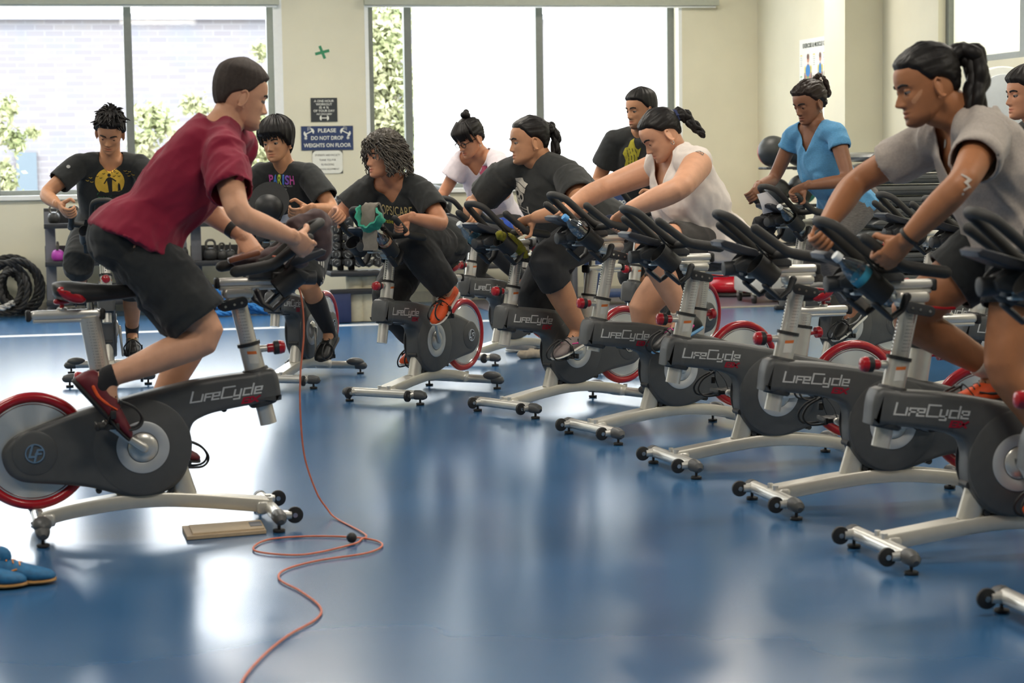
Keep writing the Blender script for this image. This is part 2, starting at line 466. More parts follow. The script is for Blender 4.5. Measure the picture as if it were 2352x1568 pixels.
def lifecycle_strokes():
    S = []; x = 0.0
    def put(P, adv):
        nonlocal x
        for p in P: S.append([(q[0] + x + q[1] * .22, q[1]) for q in p])
        x += adv
    e = [[(.52, 0), (0, 0), (0, .62), (.52, .62), (.52, .31), (.02, .31)]]
    put([[(0, 1), (0, 0), (.72, 0)]], .88)
    put([[(0, 0), (0, .62)]], .24)
    put([[(0, 0), (0, .62), (.5, .62)], [(0, .31), (.4, .31)]], .62)
    put(e, .76)
    put([[(.85, 0), (0, 0), (0, 1), (.9, 1)]], 1.02)
    put([[(0, .62), (0, .06), (.5, .06)], [(.5, .62), (.5, -.26), (.06, -.26)]], .76)
    put([[(.48, 0), (0, 0), (0, .62), (.5, .62)]], .68)
    put([[(0, 1), (0, 0)]], .24)
    put(e, .6)
    return S, x
def gx_strokes():
    G = [[(.62, .75), (.62, .9), (0, .9), (0, 0), (.62, 0), (.62, .45), (.3, .45)]]
    X = [[(.8, 0), (1.45, .9)], [(.82, .9), (1.42, 0)]]
    return [[(q[0] + q[1] * .22, q[1]) for q in p] for p in G + X], 1.6

BK = {}
CRZ = .31
def bike_meshes():
    o = [(.489, .569), (.40, .563), (.30, .554), (.19, .540), (.09, .521), (-.02, .497), (-.10, .478), (-.236, .445), (-.36, .404), (-.444, .371), (-.485, .335), (-.497, .298), (-.484, .25), (-.455, .218), (-.41, .20),
         (-.30, .187), (-.21, .174), (-.15, .158), (-.098, .141), (-.05, .130), (0, .127), (.05, .132), (.10, .15), (.14, .185), (.165, .235), (.173, .292), (.172, .345), (.186, .386), (.22, .407), (.26, .420), (.33, .433), (.40, .443), (.47, .451), (.506, .456), (.512, .468)]
    o = [tuple(q) for q in spline([(a, b, 0) for a, b in o], 4, closed=True)]; o = [(q[0], q[1]) for q in o]
    b = MB(); b.prism(o, -.052, .052, .022)
    # raised crank housing, rear roundel, head band, foot of the head
    A = lambda z: (.465 - .222 * (z - .377), 0, z)
    b.tube([A(.452), A(.463), A(.475), A(.545), A(.556), A(.566)], [.045, .0515, .053, .053, .050, .042], 32, ell=1.17, up=(1, 0, 0))
    for s in (-1, 1):
        b.lathe([(.178, 0), (.176, .006), (.168, .010), (.02, .010)], (0, s * .046, CRZ), (0, s, 0), 48)
        b.lathe([(.082, 0), (.080, .006), (.072, .010), (.01, .011)], (-.382, s * .047, .308), (0, s, 0), 36)
    BK['cover'] = b.mesh('frame_cover', M_COVER)
    b = MB(); A = lambda z: (.465 - .222 * (z - .377), 0, z)
    b.tube([A(.438), A(.446), A(.458)], [.042, .0475, .0475], 28, ell=1.14, up=(1, 0, 0)); b.tube([A(.560), A(.570), A(.575)], [.044, .043, .040], 28, ell=1.14, up=(1, 0, 0))
    for xx, zz, in ((.30, .432), (.165, .24), (.10, .145), (-.03, .126), (-.16, .157)): b.cyl((xx, -.03, zz), (xx, .03, zz), .012, 12)
    BK['headcap'] = b.loose('head_collar', M_COVER2)
    b = MB(); S, wid = lifecycle_strokes(); V, F = ribbon(S, .15)
    sc = .262 / wid; ex = np.array([-.262, 0, -.026]); ex /= np.linalg.norm(ex); hy = np.array([0, 0, 1.0])
    b.add(place2d([(v[0] * sc, v[1] * .037, 0) for v in V], (.440, .0535, .4895), ex, hy), F)
    ex2 = np.array([.262, 0, .026]); ex2 /= np.linalg.norm(ex2)
    b.add(place2d([(v[0] * sc, v[1] * .037, 0) for v in V], (.176, -.0535, .464), ex2, hy), F)
    BK['logo'] = b.sides('lettering', M_SILTXT, 0)
    b = MB(); S, wid = gx_strokes(); V, F = ribbon(S, .24); sc = .062 / wid
    b.add(place2d([(v[0] * sc, v[1] * .021, 0) for v in V], (.245, .0536, .440), ex, hy), F)
    b.add(place2d([(v[0] * sc, v[1] * .021, 0) for v in V], (.365, -.0536, .453), ex2, hy), F)
    BK['gx'] = b.sides('red_lettering', M_REDTXT, 0)
    b = MB()
    for s in (-1, 1):
        b.lathe([(.030, 0), (.030, .004), (.035, .004), (.035, 0)], (-.382, s * .058, .308), (0, s, 0), 32, cap=False)
        V, F = ribbon([[(-.012, .03), (-.018, -.012), (.004, -.012)], [(.002, -.03), (.008, .012), (.024, .012)], [(.004, -.002), (.02, -.002)]], .008)
        b.add(place2d([(v[0] + v[1] * .15, v[1], 0) for v in V], (-.382, s * .0605, .308), (-s, 0, 0), (0, 0, 1)), F)
    BK['badge'] = b.sides('badge', M_CHROME, 40)
    # flywheel about its own axle
    b = MB(); b.lathe([(.02, -.016), (.06, -.016), (.065, -.011), (.176, -.011), (.178, 0), (.176, .011), (.065, .011), (.06, .016), (.02, .016)], (0, 0, 0), (0, 1, 0), 72)
    BK['fly'] = b.mesh('flywheel', M_FLY)
    b = MB(); pr = [(.176 + .0185 + .0185 * math.cos(a), .021 * math.sin(a)) for a in np.linspace(0, 2 * PI, 17)]
    b.lathe(pr, (0, 0, 0), (0, 1, 0), 72, cap=False); BK['rim'] = b.mesh('rim', M_RED)
    b = MB(); pr = [(.170 + .006 * math.cos(a), .0135 * math.sin(a)) for a in np.linspace(0, 2 * PI, 9)]
    b.lathe(pr, (0, 0, 0), (0, 1, 0), 72, cap=False); BK['rimlip'] = b.mesh('bright_lip', M_CHROME)
    # crank
    b = MB()
    for s in (-1, 1): b.lathe([(.056, 0), (.056, .003), (.059, .005), (.091, .005), (.095, .003), (.095, 0)], (0, s * .0555, CRZ), (0, s, 0), 48, cap=False)
    BK['ring'] = b.sides('crank_ring', M_RING)
    b = MB()
    for s in (-1, 1): b.lathe([(.0535, 0), (.0535, .006), (.050, .010), (.03, .016), (.016, .018), (.015, .012), (.004, .012)], (0, s * .055, CRZ), (0, s, 0), 40)
    BK['hub'] = b.sides('crank_hub', M_SILV2)
    for s in (-1, 1):
        b = MB(); b.tube([(0, s * .079, 0), (.05, s * .081, 0), (.12, s * .088, 0), (.165, s * .092, 0)], [.019, .015, .0125, .015], 14, ell=.55, up=(0, 1, 0), round_end=True)
        b.cyl((.165, s * .086, 0), (.165, s * .105, 0), .008, 10)
        BK['crank%d' % s] = b.mesh('crank_arm', M_SILV2)
        b = MB(); b.box((0, s * .155, 0), (.085, .085, .02), bev=.006); b.cyl((0, s * .10, 0), (0, s * .2, 0), .012, 12)
        for xx in (-.035, .035): b.box((xx, s * .155, .0), (.012, .095, .026), bev=.003)
        BK['pedal%d' % s] = b.mesh('pedal', M_BLK)
        b = MB()
        for dy in (-.03, .03):
            b.tube(spline([(.03, s * .155 + dy, -.012), (.10, s * .155 + dy, -.012), (.125, s * .155 + dy * .8, .02), (.10, s * .155 + dy * .6, .06), (.05, s * .155 + dy * .5, .085)], 5), .0045, 8)
        b.tube([(.05, s * .155 - .02, .085), (.05, s * .155 + .02, .085)], .006, 8)
        b.tube(spline([(-.01, s * .155 - .045, -.006), (.01, s * .155 - .052, .05), (.03, s * .155, .092), (.01, s * .155 + .052, .05), (-.01, s * .155 + .045, -.006)], 6), .0045, 8, ell=.35, up=(1, 0, 0))
        b.box((.02, s * .155 + s * .055, .045), (.02, .01, .03), bev=.003)
        BK['cage%d' % s] = b.mesh('toe_cage', M_BLK)
    # base
    b = MB(); P = spline([(-.372, 0, .062), (-.25, 0, .088), (-.08, 0, .108), (.06, 0, .110), (.2, 0, .098), (.34, 0, .080), (.462, 0, .064)], 5)
    V = []; F = []
    for i, p in enumerate(P):
        for (dy, dz) in ((-.036, -.026), (-.04, -.02), (-.04, .02), (-.036, .026), (.036, .026), (.04, .02), (.04, -.02), (.036, -.026)): V.append((p[0], dy, p[2] + dz))
    for i in range(len(P) - 1):
        for j in range(8): F.append((i * 8 + j, i * 8 + (j + 1) % 8, i * 8 + 8 + (j + 1) % 8, i * 8 + 8 + j))
    F += [tuple(range(7, -1, -1)), tuple(range(len(P) * 8 - 8, len(P) * 8))]
    b.add(V, F); BK['beam'] = b.mesh('base_beam', M_SILV, 40)
    b = MB()
    b.tube([(.155, 0, .115), (.098, 0, .30)], [.034, .034], 20, ell=1.25, up=(1, 0, 0)); BK['strut1'] = b.mesh('strut', M_SILV)
    b = MB(); b.tube([(-.055, 0, .12), (-.07, 0, .24)], [.034, .034], 20, ell=1.15, up=(1, 0, 0)); BK['strut2'] = b.mesh('strut', M_SILV)
    for key, x in (('bar1', .462), ('bar2', -.372)):
        b = MB(); b.tube([(x, -.215, .055), (x, .215, .055)], .0245, 20, ell=1.0)
        b.box((x - (.03 if x > 0 else -.03), 0, .06), (.05, .1, .05), bev=.012)
        for y in (-.03, .03): b.cyl((x, y, .078), (x, y, .096), .011, 6)
        if x > 0:
            for s in (-1, 1): b.tube([(x, s * .194, .055), (x + .05, s * .194, .054)], [.02, .016], 14)
        BK[key] = b.mesh('stabilizer_bar', M_SILV2)
        b = MB()
        for s in (-1, 1):
            b.tube([(x, s * .205, .055), (x, s * .235, .055), (x, s * .262, .050), (x, s * .275, .044)], [.0265, .0265, .0225, .010], 18)
            if x < 0: b.ball((x, s * .2, .075), (.035, .06, .028), 16)
        BK[key + 'cap'] = b.sides('end_cap', M_COVER)
    b = MB(); b.cyl((0, -.008, 0), (0, .008, 0), .031, 24, bev=.004); BK['wheel'] = b.mesh('transport_wheel', M_BLK)
    b = MB()
    for s in (-1, 1): b.cyl((0, s * .008, 0), (0, s * .012, 0), .009, 12)
    BK['wheelhub'] = b.loose('wheel_bolt', M_CHROME)
    b = MB(); b.cyl((0, 0, 0.001), (0, 0, .012), .023, 20, bev=.003); b.cyl((0, 0, .012), (0, 0, .05), .006, 8); BK['foot'] = b.mesh('leveling_foot', M_BLK)
    # handlebar column
    b = MB(); b.tube([A(.555), A(.662)], .0345, 24, ell=1.12, up=(1, 0, 0)); b.tube([A(.645) + np.array([.03, 0, 0]) if False else (A(.645)[0] + .025, 0, .645), (A(.645)[0] + .075, 0, .648)], [.014, .012], 14)
    BK['htube'] = b.mesh('column_tube', M_SILV)
    b = MB(); b.tube([A(.660), A(.672)], .039, 24, ell=1.1, up=(1, 0, 0)); BK['collar'] = b.mesh('collar', M_BLK)
    b = MB(); c = np.array([A(.645)[0] + .062, 0, .647])
    b.lathe([(.013, 0), (.017, .004), (.017, .022), (.022, .026)], c, (1, 0, .05), 24); b.lathe([(.0255, .044), (.026, .05), (.022, .064), (.012, .069), (.002, .070)], c, (1, 0, .05), 24)
    BK['knob'] = b.mesh('adjuster_knob', M_RED)
    b = MB(); b.lathe([(.022, .024), (.0262, .028), (.0262, .042), (.025, .046)], c, (1, 0, .05), 24); BK['knobring'] = b.mesh('grip_ring', M_BLK)
    for s in (-1, 1):
        for nm, m_, z0, z1, d in (('lab', M_PAPER, .595, .640, .0355), ('labtop', M_ORANGE_LBL, .630, .641, .0358)):
            b = BK.setdefault('_' + nm, MB()); V = []
            for zz in (z0, z1):
                for a in (-.45, -.22, 0, .22, .45): q = A(zz); V.append((q[0] + .0355 * 1.12 * math.sin(a), s * .0352 * math.cos(a) * (d / .0355), zz))
            b.add(V, [(i, i + 1, i + 6, i + 5) for i in range(4)])
    BK['label'] = BK.pop('_lab').sides('warning_label', M_PAPER, 60); BK['labelt'] = BK.pop('_labtop').sides('label_header', M_ORANGE_LBL, 60)
    # sliding column with scale and holes
    b = MB(); b.tube([A(.377), A(.862)], .0275, 24, ell=1.15, up=(1, 0, 0)); BK['slide'] = b.mesh('sliding_column', M_SILV2)
    b = MB()
    for k in range(13):
        zz = .69 + k * .0115
        for s in (-1, 1):
            V = []
            for z2 in (zz, zz + .0016):
                for a in (-.5, -.1, .3): q2 = A(z2); V.append((q2[0] + .0278 * 1.15 * math.sin(a), s * .0279 * math.cos(a), z2 + .002 * math.sin(a)))
            b.add(V, [(0, 1, 4, 3), (1, 2, 5, 4)])
    BK['scale'] = b.sides('height_scale', M_PRINT, 0)
    b = MB()
    for k in range(13):
        zz = .69 + k * .0115; q = A(zz); b.cyl((q[0] + .0295, 0, zz), (q[0] + .0325, 0, zz + .0005), .0035, 8)
    BK['holes'] = b.mesh('pin_holes', M_BLK)
    b = MB(); b.box((.362, 0, .865), (.112, .078, .040), bev=.014); b.box((.365, 0, .843), (.085, .066, .02), bev=.008); BK['block'] = b.mesh('column_head', M_SILV)
    b = MB()
    for s in (-1, 1):
        pl = [(.345 + .062 * math.cos(a) * 1.0 + (.0 if math.cos(a) > 0 else 0), .826 + .021 * math.sin(a)) for a in np.linspace(0, 2 * PI, 24, endpoint=False)]
        pl = [(.375 + .02 * math.cos(a), .832 + .02 * math.sin(a)) for a in np.linspace(-PI / 2, PI / 2, 9)] + [(.31 + .018 * math.cos(a), .818 + .018 * math.sin(a)) for a in np.linspace(PI / 2, 3 * PI / 2, 9)]
        b.prism(pl, s * .036 - .006, s * .036 + .006, .002)
    BK['plate'] = b.sides('clamp_plate', M_COVER2)
    b = MB()
    for s in (-1, 1):
        for xx, zz in ((.372, .831), (.345, .825), (.312, .818)): b.cyl((xx, s * .041, zz), (xx, s * .0445, zz), .005, 8)
    BK['bolts'] = b.loose('bolt', M_CHROME)
    b = MB(); b.tube([(.30, 0, .829), (.24, 0, .822), (.21, 0, .822)], [.009, .008, .010], 10, ell=.6, round_end=True); BK['lever'] = b.mesh('quick_release_lever', M_RED)
    b = MB(); b.box((.43, 0, .906), (.285, .05, .030), bev=.011); b.box((.43, 0, .884), (.27, .036, .018), bev=.004); BK['hslider'] = b.mesh('fore_aft_rail', M_SILV2)
    b = MB(); b.box((.287, 0, .903), (.016, .056, .040), bev=.006); b.box((.577, 0, .903), (.016, .056, .038), bev=.006)
    BK['hsliderend'] = b.loose('rail_end_cap', M_BLK)
    # handlebar
    b = MB(); g = .0165
    U_ = spline([(.46, .078, .968), (.505, .074, .986), (.57, .069, 1.040), (.635, .062, 1.095), (.668, .035, 1.114), (.676, 0, 1.117), (.668, -.035, 1.114), (.635, -.062, 1.095), (.57, -.069, 1.040), (.505, -.074, .986), (.46, -.078, .968)], 6)
    b.tube(U_, g, 14)
    for s in (-1, 1):
        b.tube(spline([(.60, s * .19, 1.067), (.55, s * .19, 1.031), (.505, s * .19, .999), (.468, s * .191, .977), (.42, s * .193, .966), (.33, s * .197, .953)], 5), [.0175] * 11 + [.0175 + .003 * min(1, i / 8) for i in range(15)], 14, round_end=True)
    b.tube(spline([(.462, .19, .975), (.475, .12, .966), (.475, 0, .962), (.475, -.12, .966), (.462, -.19, .975)], 6), .016, 14)
    BK['bar'] = b.mesh('handlebar', M_RUB)
    b = MB(); b.prism([(.40, .918), (.40, .94), (.46, .972), (.53, .972), (.60, .945), (.625, .93), (.618, .905), (.58, .896), (.50, .918)], -.042, .042, .008)
    b.cyl((.60, 0, .915), (.655, 0, .913), .027, 24, bev=.004)
    BK['mount'] = b.mesh('handlebar_mount', M_COVER2)
    b = MB(); b.prism([(.53, .966), (.545, .985), (.668, 1.022), (.686, 1.014), (.680, .998), (.60, .968), (.55, .956)], -.062, .062, .006); BK['console'] = b.mesh('console', M_CONS)
    Ax = np.array([.78, 0, .62]); Ax /= np.linalg.norm(Ax); Pp = np.array([Ax[2], 0, -Ax[0]])
    BK['cupA'] = Ax; BK['cupP'] = Pp; BK['cupC'] = np.array([.53, 0, .905])
    b = MB()
    for s in (-1, 1):
        c = BK['cupC'] + np.array([0, s * .105, 0])
        b.lathe([(.0385, -.045), (.0415, -.045), (.043, .03), (.046, .05), (.043, .05), (.040, .028), (.0385, -.045)], c, Ax, 28, cap=False)
        b.box(c + np.array([-.02, -s * .05, 0.01]), (.06, .04, .05), bev=.01)
        q0 = c + Pp * .041 - Ax * .03; q1 = c + Pp * .044 - Ax * .105; q2 = c - Pp * .0 - Ax * .118; q3 = c - Pp * .045 - Ax * .105
        b.tube([q0, q0 * .3 + q1 * .7, q1, q1 * .6 + q2 * .4, q2, q3], [.010, .0095, .0095, .0095, .0095, .012], 10, ell=2.0, up=(0, 1, 0), round_end=True)
        q = c - Pp * .044 + Ax * .03; b.tube([q, q + Ax * .06 - Pp * .012], [.018, .006], 10, ell=.3, up=Pp)
    BK['cups'] = b.sides('bottle_holder', M_BLK)
    # seat column
    Sx = lambda z: (-.14 - .164 * (z - .593), 0, z)
    b = MB(); b.tube([Sx(.42), Sx(.588)], .040, 24, ell=1.1, up=(1, 0, 0)); BK['stube'] = b.mesh('seat_tube', M_SILV)
    b = MB(); b.tube([Sx(.587), Sx(.599)], .043, 24, ell=1.08, up=(1, 0, 0)); BK['scollar'] = b.mesh('collar', M_BLK)
    b = MB(); b.lathe([(.008, 0), (.008, .03), (.024, .032), (.026, .05), (.02, .058), (.002, .06)], (Sx(.56)[0] - .04, 0, .56), (-1, 0, .1), 20); BK['sknob'] = b.mesh('adjuster_knob', M_RED)
    b = MB(); b.tube([Sx(.44), Sx(.785)], .0335, 24, ell=1.1, up=(1, 0, 0)); BK['spost'] = b.mesh('seat_column', M_SILV2)
    b = MB()
    for k in range(16):
        zz = .61 + k * .0105
        for s in (-1, 1):
            V = []
            for z2 in (zz, zz + .0015):
                for a in (-.4, 0, .4): q2 = Sx(z2); V.append((q2[0] + .0338 * 1.1 * math.sin(a), s * .0339 * math.cos(a), z2))
            b.add(V, [(0, 1, 4, 3), (1, 2, 5, 4)])
    BK['sscale'] = b.sides('height_scale', M_PRINT, 0)
    b = MB(); b.box((-.255, 0, .797), (.25, .046, .034), bev=.012); b.box((-.255, 0, .776), (.23, .034, .014), bev=.004); b.cyl((-.267, 0, .81), (-.267, 0, .822), .018, 16, bev=.004); BK['sslider'] = b.mesh('fore_aft_rail', M_SILV2)
    b = MB(); b.box((-.386, 0, .796), (.018, .052, .042), bev=.007); b.box((-.125, 0, .796), (.018, .052, .042), bev=.007); BK['ssliderend'] = b.loose('rail_end_cap', M_BLK)
    b = MB(); b.cyl((-.267, 0, .818), (-.267, 0, .836), .008, 12); b.box((-.267, 0, .844), (.058, .03, .02), bev=.008); BK['tknob'] = b.mesh('t_handle', M_RED)
    b = MB(); b.cyl((-.165, 0, .80), (-.168, 0, .858), .013, 14); b.box((-.168, 0, .862), (.05, .05, .018), bev=.006)
    for s in (-1, 1): b.tube([(-.26, s * .03, .873), (-.2, s * .022, .862), (-.12, s * .022, .862), (-.06, s * .01, .876)], .004, 8)
    BK['clamp'] = b.mesh('saddle_clamp', M_CHROME)
    # saddle: lofted along x
    V = []; F = []; n = 20
    prof = [(-.300, .010, .908, .012), (-.296, .045, .910, .024), (-.285, .070, .914, .034), (-.26, .082, .917, .040), (-.23, .084, .916, .043), (-.19, .074, .910, .042), (-.15, .055, .904, .037), (-.10, .038, .900, .033), (-.05, .028, .898, .030), (-.01, .023, .896, .026), (.005, .014, .893, .018), (.009, .003, .890, .005)]
    for (x, hw, zt, th) in prof:
        for j in range(n):
            a = 2 * PI * j / n; cy, sz = math.cos(a), math.sin(a)
            V.append((x, hw * abs(cy) ** .75 * (1 if cy > 0 else -1), zt - th + th * (sz if sz > 0 else sz * .75) + (.004 * abs(cy) if sz > 0 else 0)))
    for i in range(len(prof) - 1):
        for j in range(n): F.append((i * n + j, i * n + (j + 1) % n, (i + 1) * n + (j + 1) % n, (i + 1) * n + j))
    F += [tuple(range(n - 1, -1, -1)), tuple(range(len(prof) * n - n, len(prof) * n))]
    b = MB(); b.add(V, F); BK['saddle'] = b.mesh('saddle', M_BLK, 60)
    b = MB()
    for s in (-1, 1):
        Mx = Matrix.Rotation(math.radians(24), 3, 'Y') @ Matrix.Rotation(math.radians(0), 3, 'Z')
        b.ball((-.236, s * .062, .871), (.056, .0225, .025), 18, M=Mx)
    BK['patch'] = b.sides('red_side_panel', M_RED, 60)
bike_meshes()

ZERO = Vector((0, 0, 0))
BIKES = {}
def spin_bike(key, X, Y, yaw, label, dh=0.0, ds=0.0, ang=180.0, cages=True, group='spin bikes in the class'):
    r = thing('spin_bike', label, 'exercise bike', (X, Y, 0), math.radians(yaw), group)
    def P(name, mk, parent=r, off=None):
        ms = BK[mk] if isinstance(BK[mk], list) else [BK[mk]]
        for me in ms:
            o = link(name, me, parent)
            if off is not None: o.location = off
        return o
    c = P('frame_cover', 'cover'); P('head_collar', 'headcap', c); P('lettering', 'logo', c); P('red_lettering', 'gx', c); P('badge', 'badge', c)
    f = P('flywheel', 'fly', r, (-.386, 0, .31)); P('rim', 'rim', f); P('bright_lip', 'rimlip', f)
    h = P('crank_ring', 'ring'); P('crank_hub', 'hub', h)
    a = math.radians(ang); ped = {}
    for s in (1, -1):
        aa = a if s == 1 else a + PI                      # near (left) side first
        ck = P('crank_arm', 'crank%d' % s, r, (0, 0, CRZ)); ck.rotation_euler = (0, -aa, 0)
        px, pz = .165 * math.cos(aa), CRZ + .165 * math.sin(aa)
        pd = P('pedal', 'pedal%d' % s, r, (px, 0, pz)); ped[s] = pd
        if cages: P('toe_cage', 'cage%d' % s, pd)
    P('base_beam', 'beam'); P('strut', 'strut1'); P('strut', 'strut2')
    for k in ('bar1', 'bar2'):
        q = P('stabilizer_bar', k); P('end_cap', k + 'cap', q)
    for s in (1, -1):
        q = P('transport_wheel', 'wheel', r, (.525, s * .194, .053)); P('wheel_bolt', 'wheelhub', q)
        for x in (.46, -.372): P('leveling_foot', 'foot', r, (x, s * .233, 0))
    q = P('column_tube', 'htube'); P('collar', 'collar', q); P('warning_label', 'label', q); P('label_header', 'labelt', q)
    q = P('adjuster_knob', 'knob'); P('grip_ring', 'knobring', q)
    H = Vector((-.222 * dh, 0, dh)); S = Vector((-.164 * ds, 0, ds))
    q = P('sliding_column', 'slide', r, H); P('height_scale', 'scale', q); P('pin_holes', 'holes', q)
    q = P('column_head', 'block', r, H); p2 = P('clamp_plate', 'plate', q); P('bolt', 'bolts', q); P('quick_release_lever', 'lever', q)
    q = P('fore_aft_rail', 'hslider', r, H); P('rail_end_cap', 'hsliderend', q)
    q = P('handlebar', 'bar', r, H); P('handlebar_mount', 'mount', q); P('console', 'console', q); P('bottle_holder', 'cups', q)
    q = P('seat_tube', 'stube'); P('collar', 'scollar', q); P('adjuster_knob', 'sknob', q)
    q = P('seat_column', 'spost', r, S); P('height_scale', 'sscale', q)
    q = P('fore_aft_rail', 'sslider', r, S); P('rail_end_cap', 'ssliderend', q); P('t_handle', 'tknob', q)
    q = P('saddle', 'saddle', r, S); P('red_side_panel', 'patch', q); P('saddle_clamp', 'clamp', q)
    y = math.radians(yaw)
    R = Matrix(((math.cos(y), -math.sin(y), 0, X), (math.sin(y), math.cos(y), 0, Y), (0, 0, 1, 0), (0, 0, 0, 1)))
    BIKES[key] = dict(root=r, M=R, H=H, S=S, ang=a, ped=ped, yaw=y)
    return r
def bw(key, x, y, z):                   # bike coordinates -> world
    return np.array(BIKES[key]['M'] @ Vector((x, y, z)))
def bike_px(key, px, py, yl):           # pixel -> world on the bike's lengthwise plane y = yl
    Mi = BIKES[key]['M'].inverted(); O = np.array(Mi @ Vector(EYE)); d = np.array(Mi.to_3x3() @ Vector(ray(px, py)))
    return np.array(BIKES[key]['M'] @ Vector(O + d * ((yl - O[1]) / d[1])))

spin_bike('in', -1.357, 7.310, 15.6, "instructor's spin bike facing the class, with the orange cord hanging past it", -.01, 0.0, 144 - 180)
spin_bike('b3', -.478, 11.468, -120.0, 'spin bike under the woman with grey curly hair, teal towel on its bars', -.044, -.15, 62)
spin_bike('b4', .314, 10.771, -139.6, 'spin bike under the woman in the skull shirt, green cloth in its bottle holder', -.012, -.06, -5)
spin_bike('b5', .785, 9.723, -152.2, 'spin bike under the woman in white, blue-capped bottle in its holder', .044, -.027, 44)
spin_bike('b6', 1.118, 8.642, -161.7, 'riderless spin bike with empty bottle holders right behind the white-shirted woman', 0, -.137, 180)
spin_bike('b7', 1.424, 7.633, -166.6, 'riderless spin bike next in front of the grey-shirted man', 0, -.10, 180)
spin_bike('b8', 1.650, 6.638, -167.0, 'spin bike ridden by the man in the grey shirt with a ponytail', 0, -.02, 245)
spin_bike('b9', 1.905, 5.625, -168.5, 'nearest riderless spin bike, cut off by the right edge', .05, -.05, 200)
spin_bike('bP', -1.277, 12.329, -105.1, 'spin bike under the young man with rainbow lettering on his shirt', -.012, -.08, -80)
spin_bike('bL', -2.534, 12.610, -78.4, 'spin bike facing the camera under the young man with the yellow moon shirt', .005, -.08, -88)
spin_bike('bG', -.004, 13.488, -128.8, 'spin bike under the woman with glasses, in the back row', -.03, -.12, 30)
spin_bike('bM', 1.006, 12.722, -126.5, 'spin bike under the bearded man in the black shirt, in the back row', .02, -.08, 10)
spin_bike('bB', 1.992, 12.034, -143.0, 'spin bike under the woman in the blue top', .033, -.10, -15)
spin_bike('bR', 2.575, 10.827, -159.9, 'riderless spin bike behind the arms of the grey-shirted man', 0, -.10, -92)
spin_bike('bS', 2.60, 9.60, -166.0, 'spin bike at the right edge behind the grey-shirted man, under the dark-haired woman', 0, -.06, 200)
# ------------------------------------------------------------------ outside: brick building, trees
def brick_mat():
    m = bpy.data.materials.new('pale_brick'); m.use_nodes = True; nt = m.node_tree; b = nt.nodes['Principled BSDF']; L = nt.links.new
    tc = nt.nodes.new('ShaderNodeTexCoord'); mp = nt.nodes.new('ShaderNodeMapping')
    mp.inputs['Rotation'].default_value = (PI / 2, 0, 0)
    br = nt.nodes.new('ShaderNodeTexBrick'); br.inputs['Scale'].default_value = 1.0
    br.inputs['Brick Width'].default_value = .30; br.inputs['Row Height'].default_value = .10; br.inputs['Mortar Size'].default_value = .010
    br.inputs['Color1'].default_value = (*lin((98, 95, 101)), 1); br.inputs['Color2'].default_value = (*lin((105, 102, 104)), 1); br.inputs['Mortar'].default_value = (*lin((112, 111, 115)), 1)
    n = nt.nodes.new('ShaderNodeTexNoise'); n.inputs['Scale'].default_value = 1.6; n.inputs['Detail'].default_value = 5
    mx = nt.nodes.new('ShaderNodeMix'); mx.data_type = 'RGBA'; mx.inputs['B'].default_value = (*lin((93, 98, 108)), 1)
    mr = nt.nodes.new('ShaderNodeMapRange'); mr.inputs[1].default_value = .5; mr.inputs[2].default_value = .75; mr.inputs[4].default_value = .7
    L(tc.outputs['Object'], mp.inputs['Vector']); L(mp.outputs[0], br.inputs['Vector']); L(tc.outputs['Object'], n.inputs['Vector'])
    L(n.outputs['Fac'], mr.inputs[0]); L(mr.outputs[0], mx.inputs['Factor']); L(br.outputs['Color'], mx.inputs['A']); L(mx.outputs['Result'], b.inputs['Base Color'])
    b.inputs['Roughness'].default_value = .9
    return m
BT = -15.0
def local_room(s, t, z=0):
    return RW(s, t, z)
zt = at_t(300, 43, BT)[2]
o = thing('brick_building', 'pale brick building seen through the left window', 'building', tuple(RW(8, BT, 0)), TH)
b = MB(); b.box((-1, 1.0, zt / 2 - 1.5), (28, 2.0, zt + 3)); b.build('brick_wall', brick_mat(), o, 0)
b = MB(); b.box((-1, .92, zt + .03), (28.2, 2.1, .10)); b.build('parapet', mat('pale_coping', (112, 112, 120), .8, var=.04), o, 0)
M_VENT = mat('rooftop_vent', (200, 206, 206), .6, var=.05)
sv, _ = st(at_t(384, 30, BT)); b = MB(); xx = 8 - sv
b.box((xx, 1, zt + .14), (.55, .5, .28)); b.box((xx, 1, zt + .30), (.66, .6, .05)); b.box((xx, 1, zt + .36), (.4, .4, .1)); b.build('roof_vent', M_VENT, o, 0)
b = MB(); xw = 8 - st(at_t(62, 400, BT))[0]; b.box((xw, -.03, at_t(62, 400, BT)[2]), (.32, .06, .7)); b.build('doorway', mat('blue_grey_door', (76, 88, 98), .6, var=.05), o, 0)
g = MB(); g.add([RW(-12, -.3, -.6), RW(30, -.3, -.6), RW(30, -30, -.6), RW(-12, -30, -.6)], [(0, 1, 2, 3)]); struct('ground_outside', g, mat('paving', (170, 168, 160), .9, var=.08))
M_LEAF = mat('young_leaves', (128, 138, 96), rough=.6, var=.25, vscale=2, c2=(152, 150, 122))
M_BARK = mat('pale_bark', (176, 168, 154), rough=.85, var=.1)
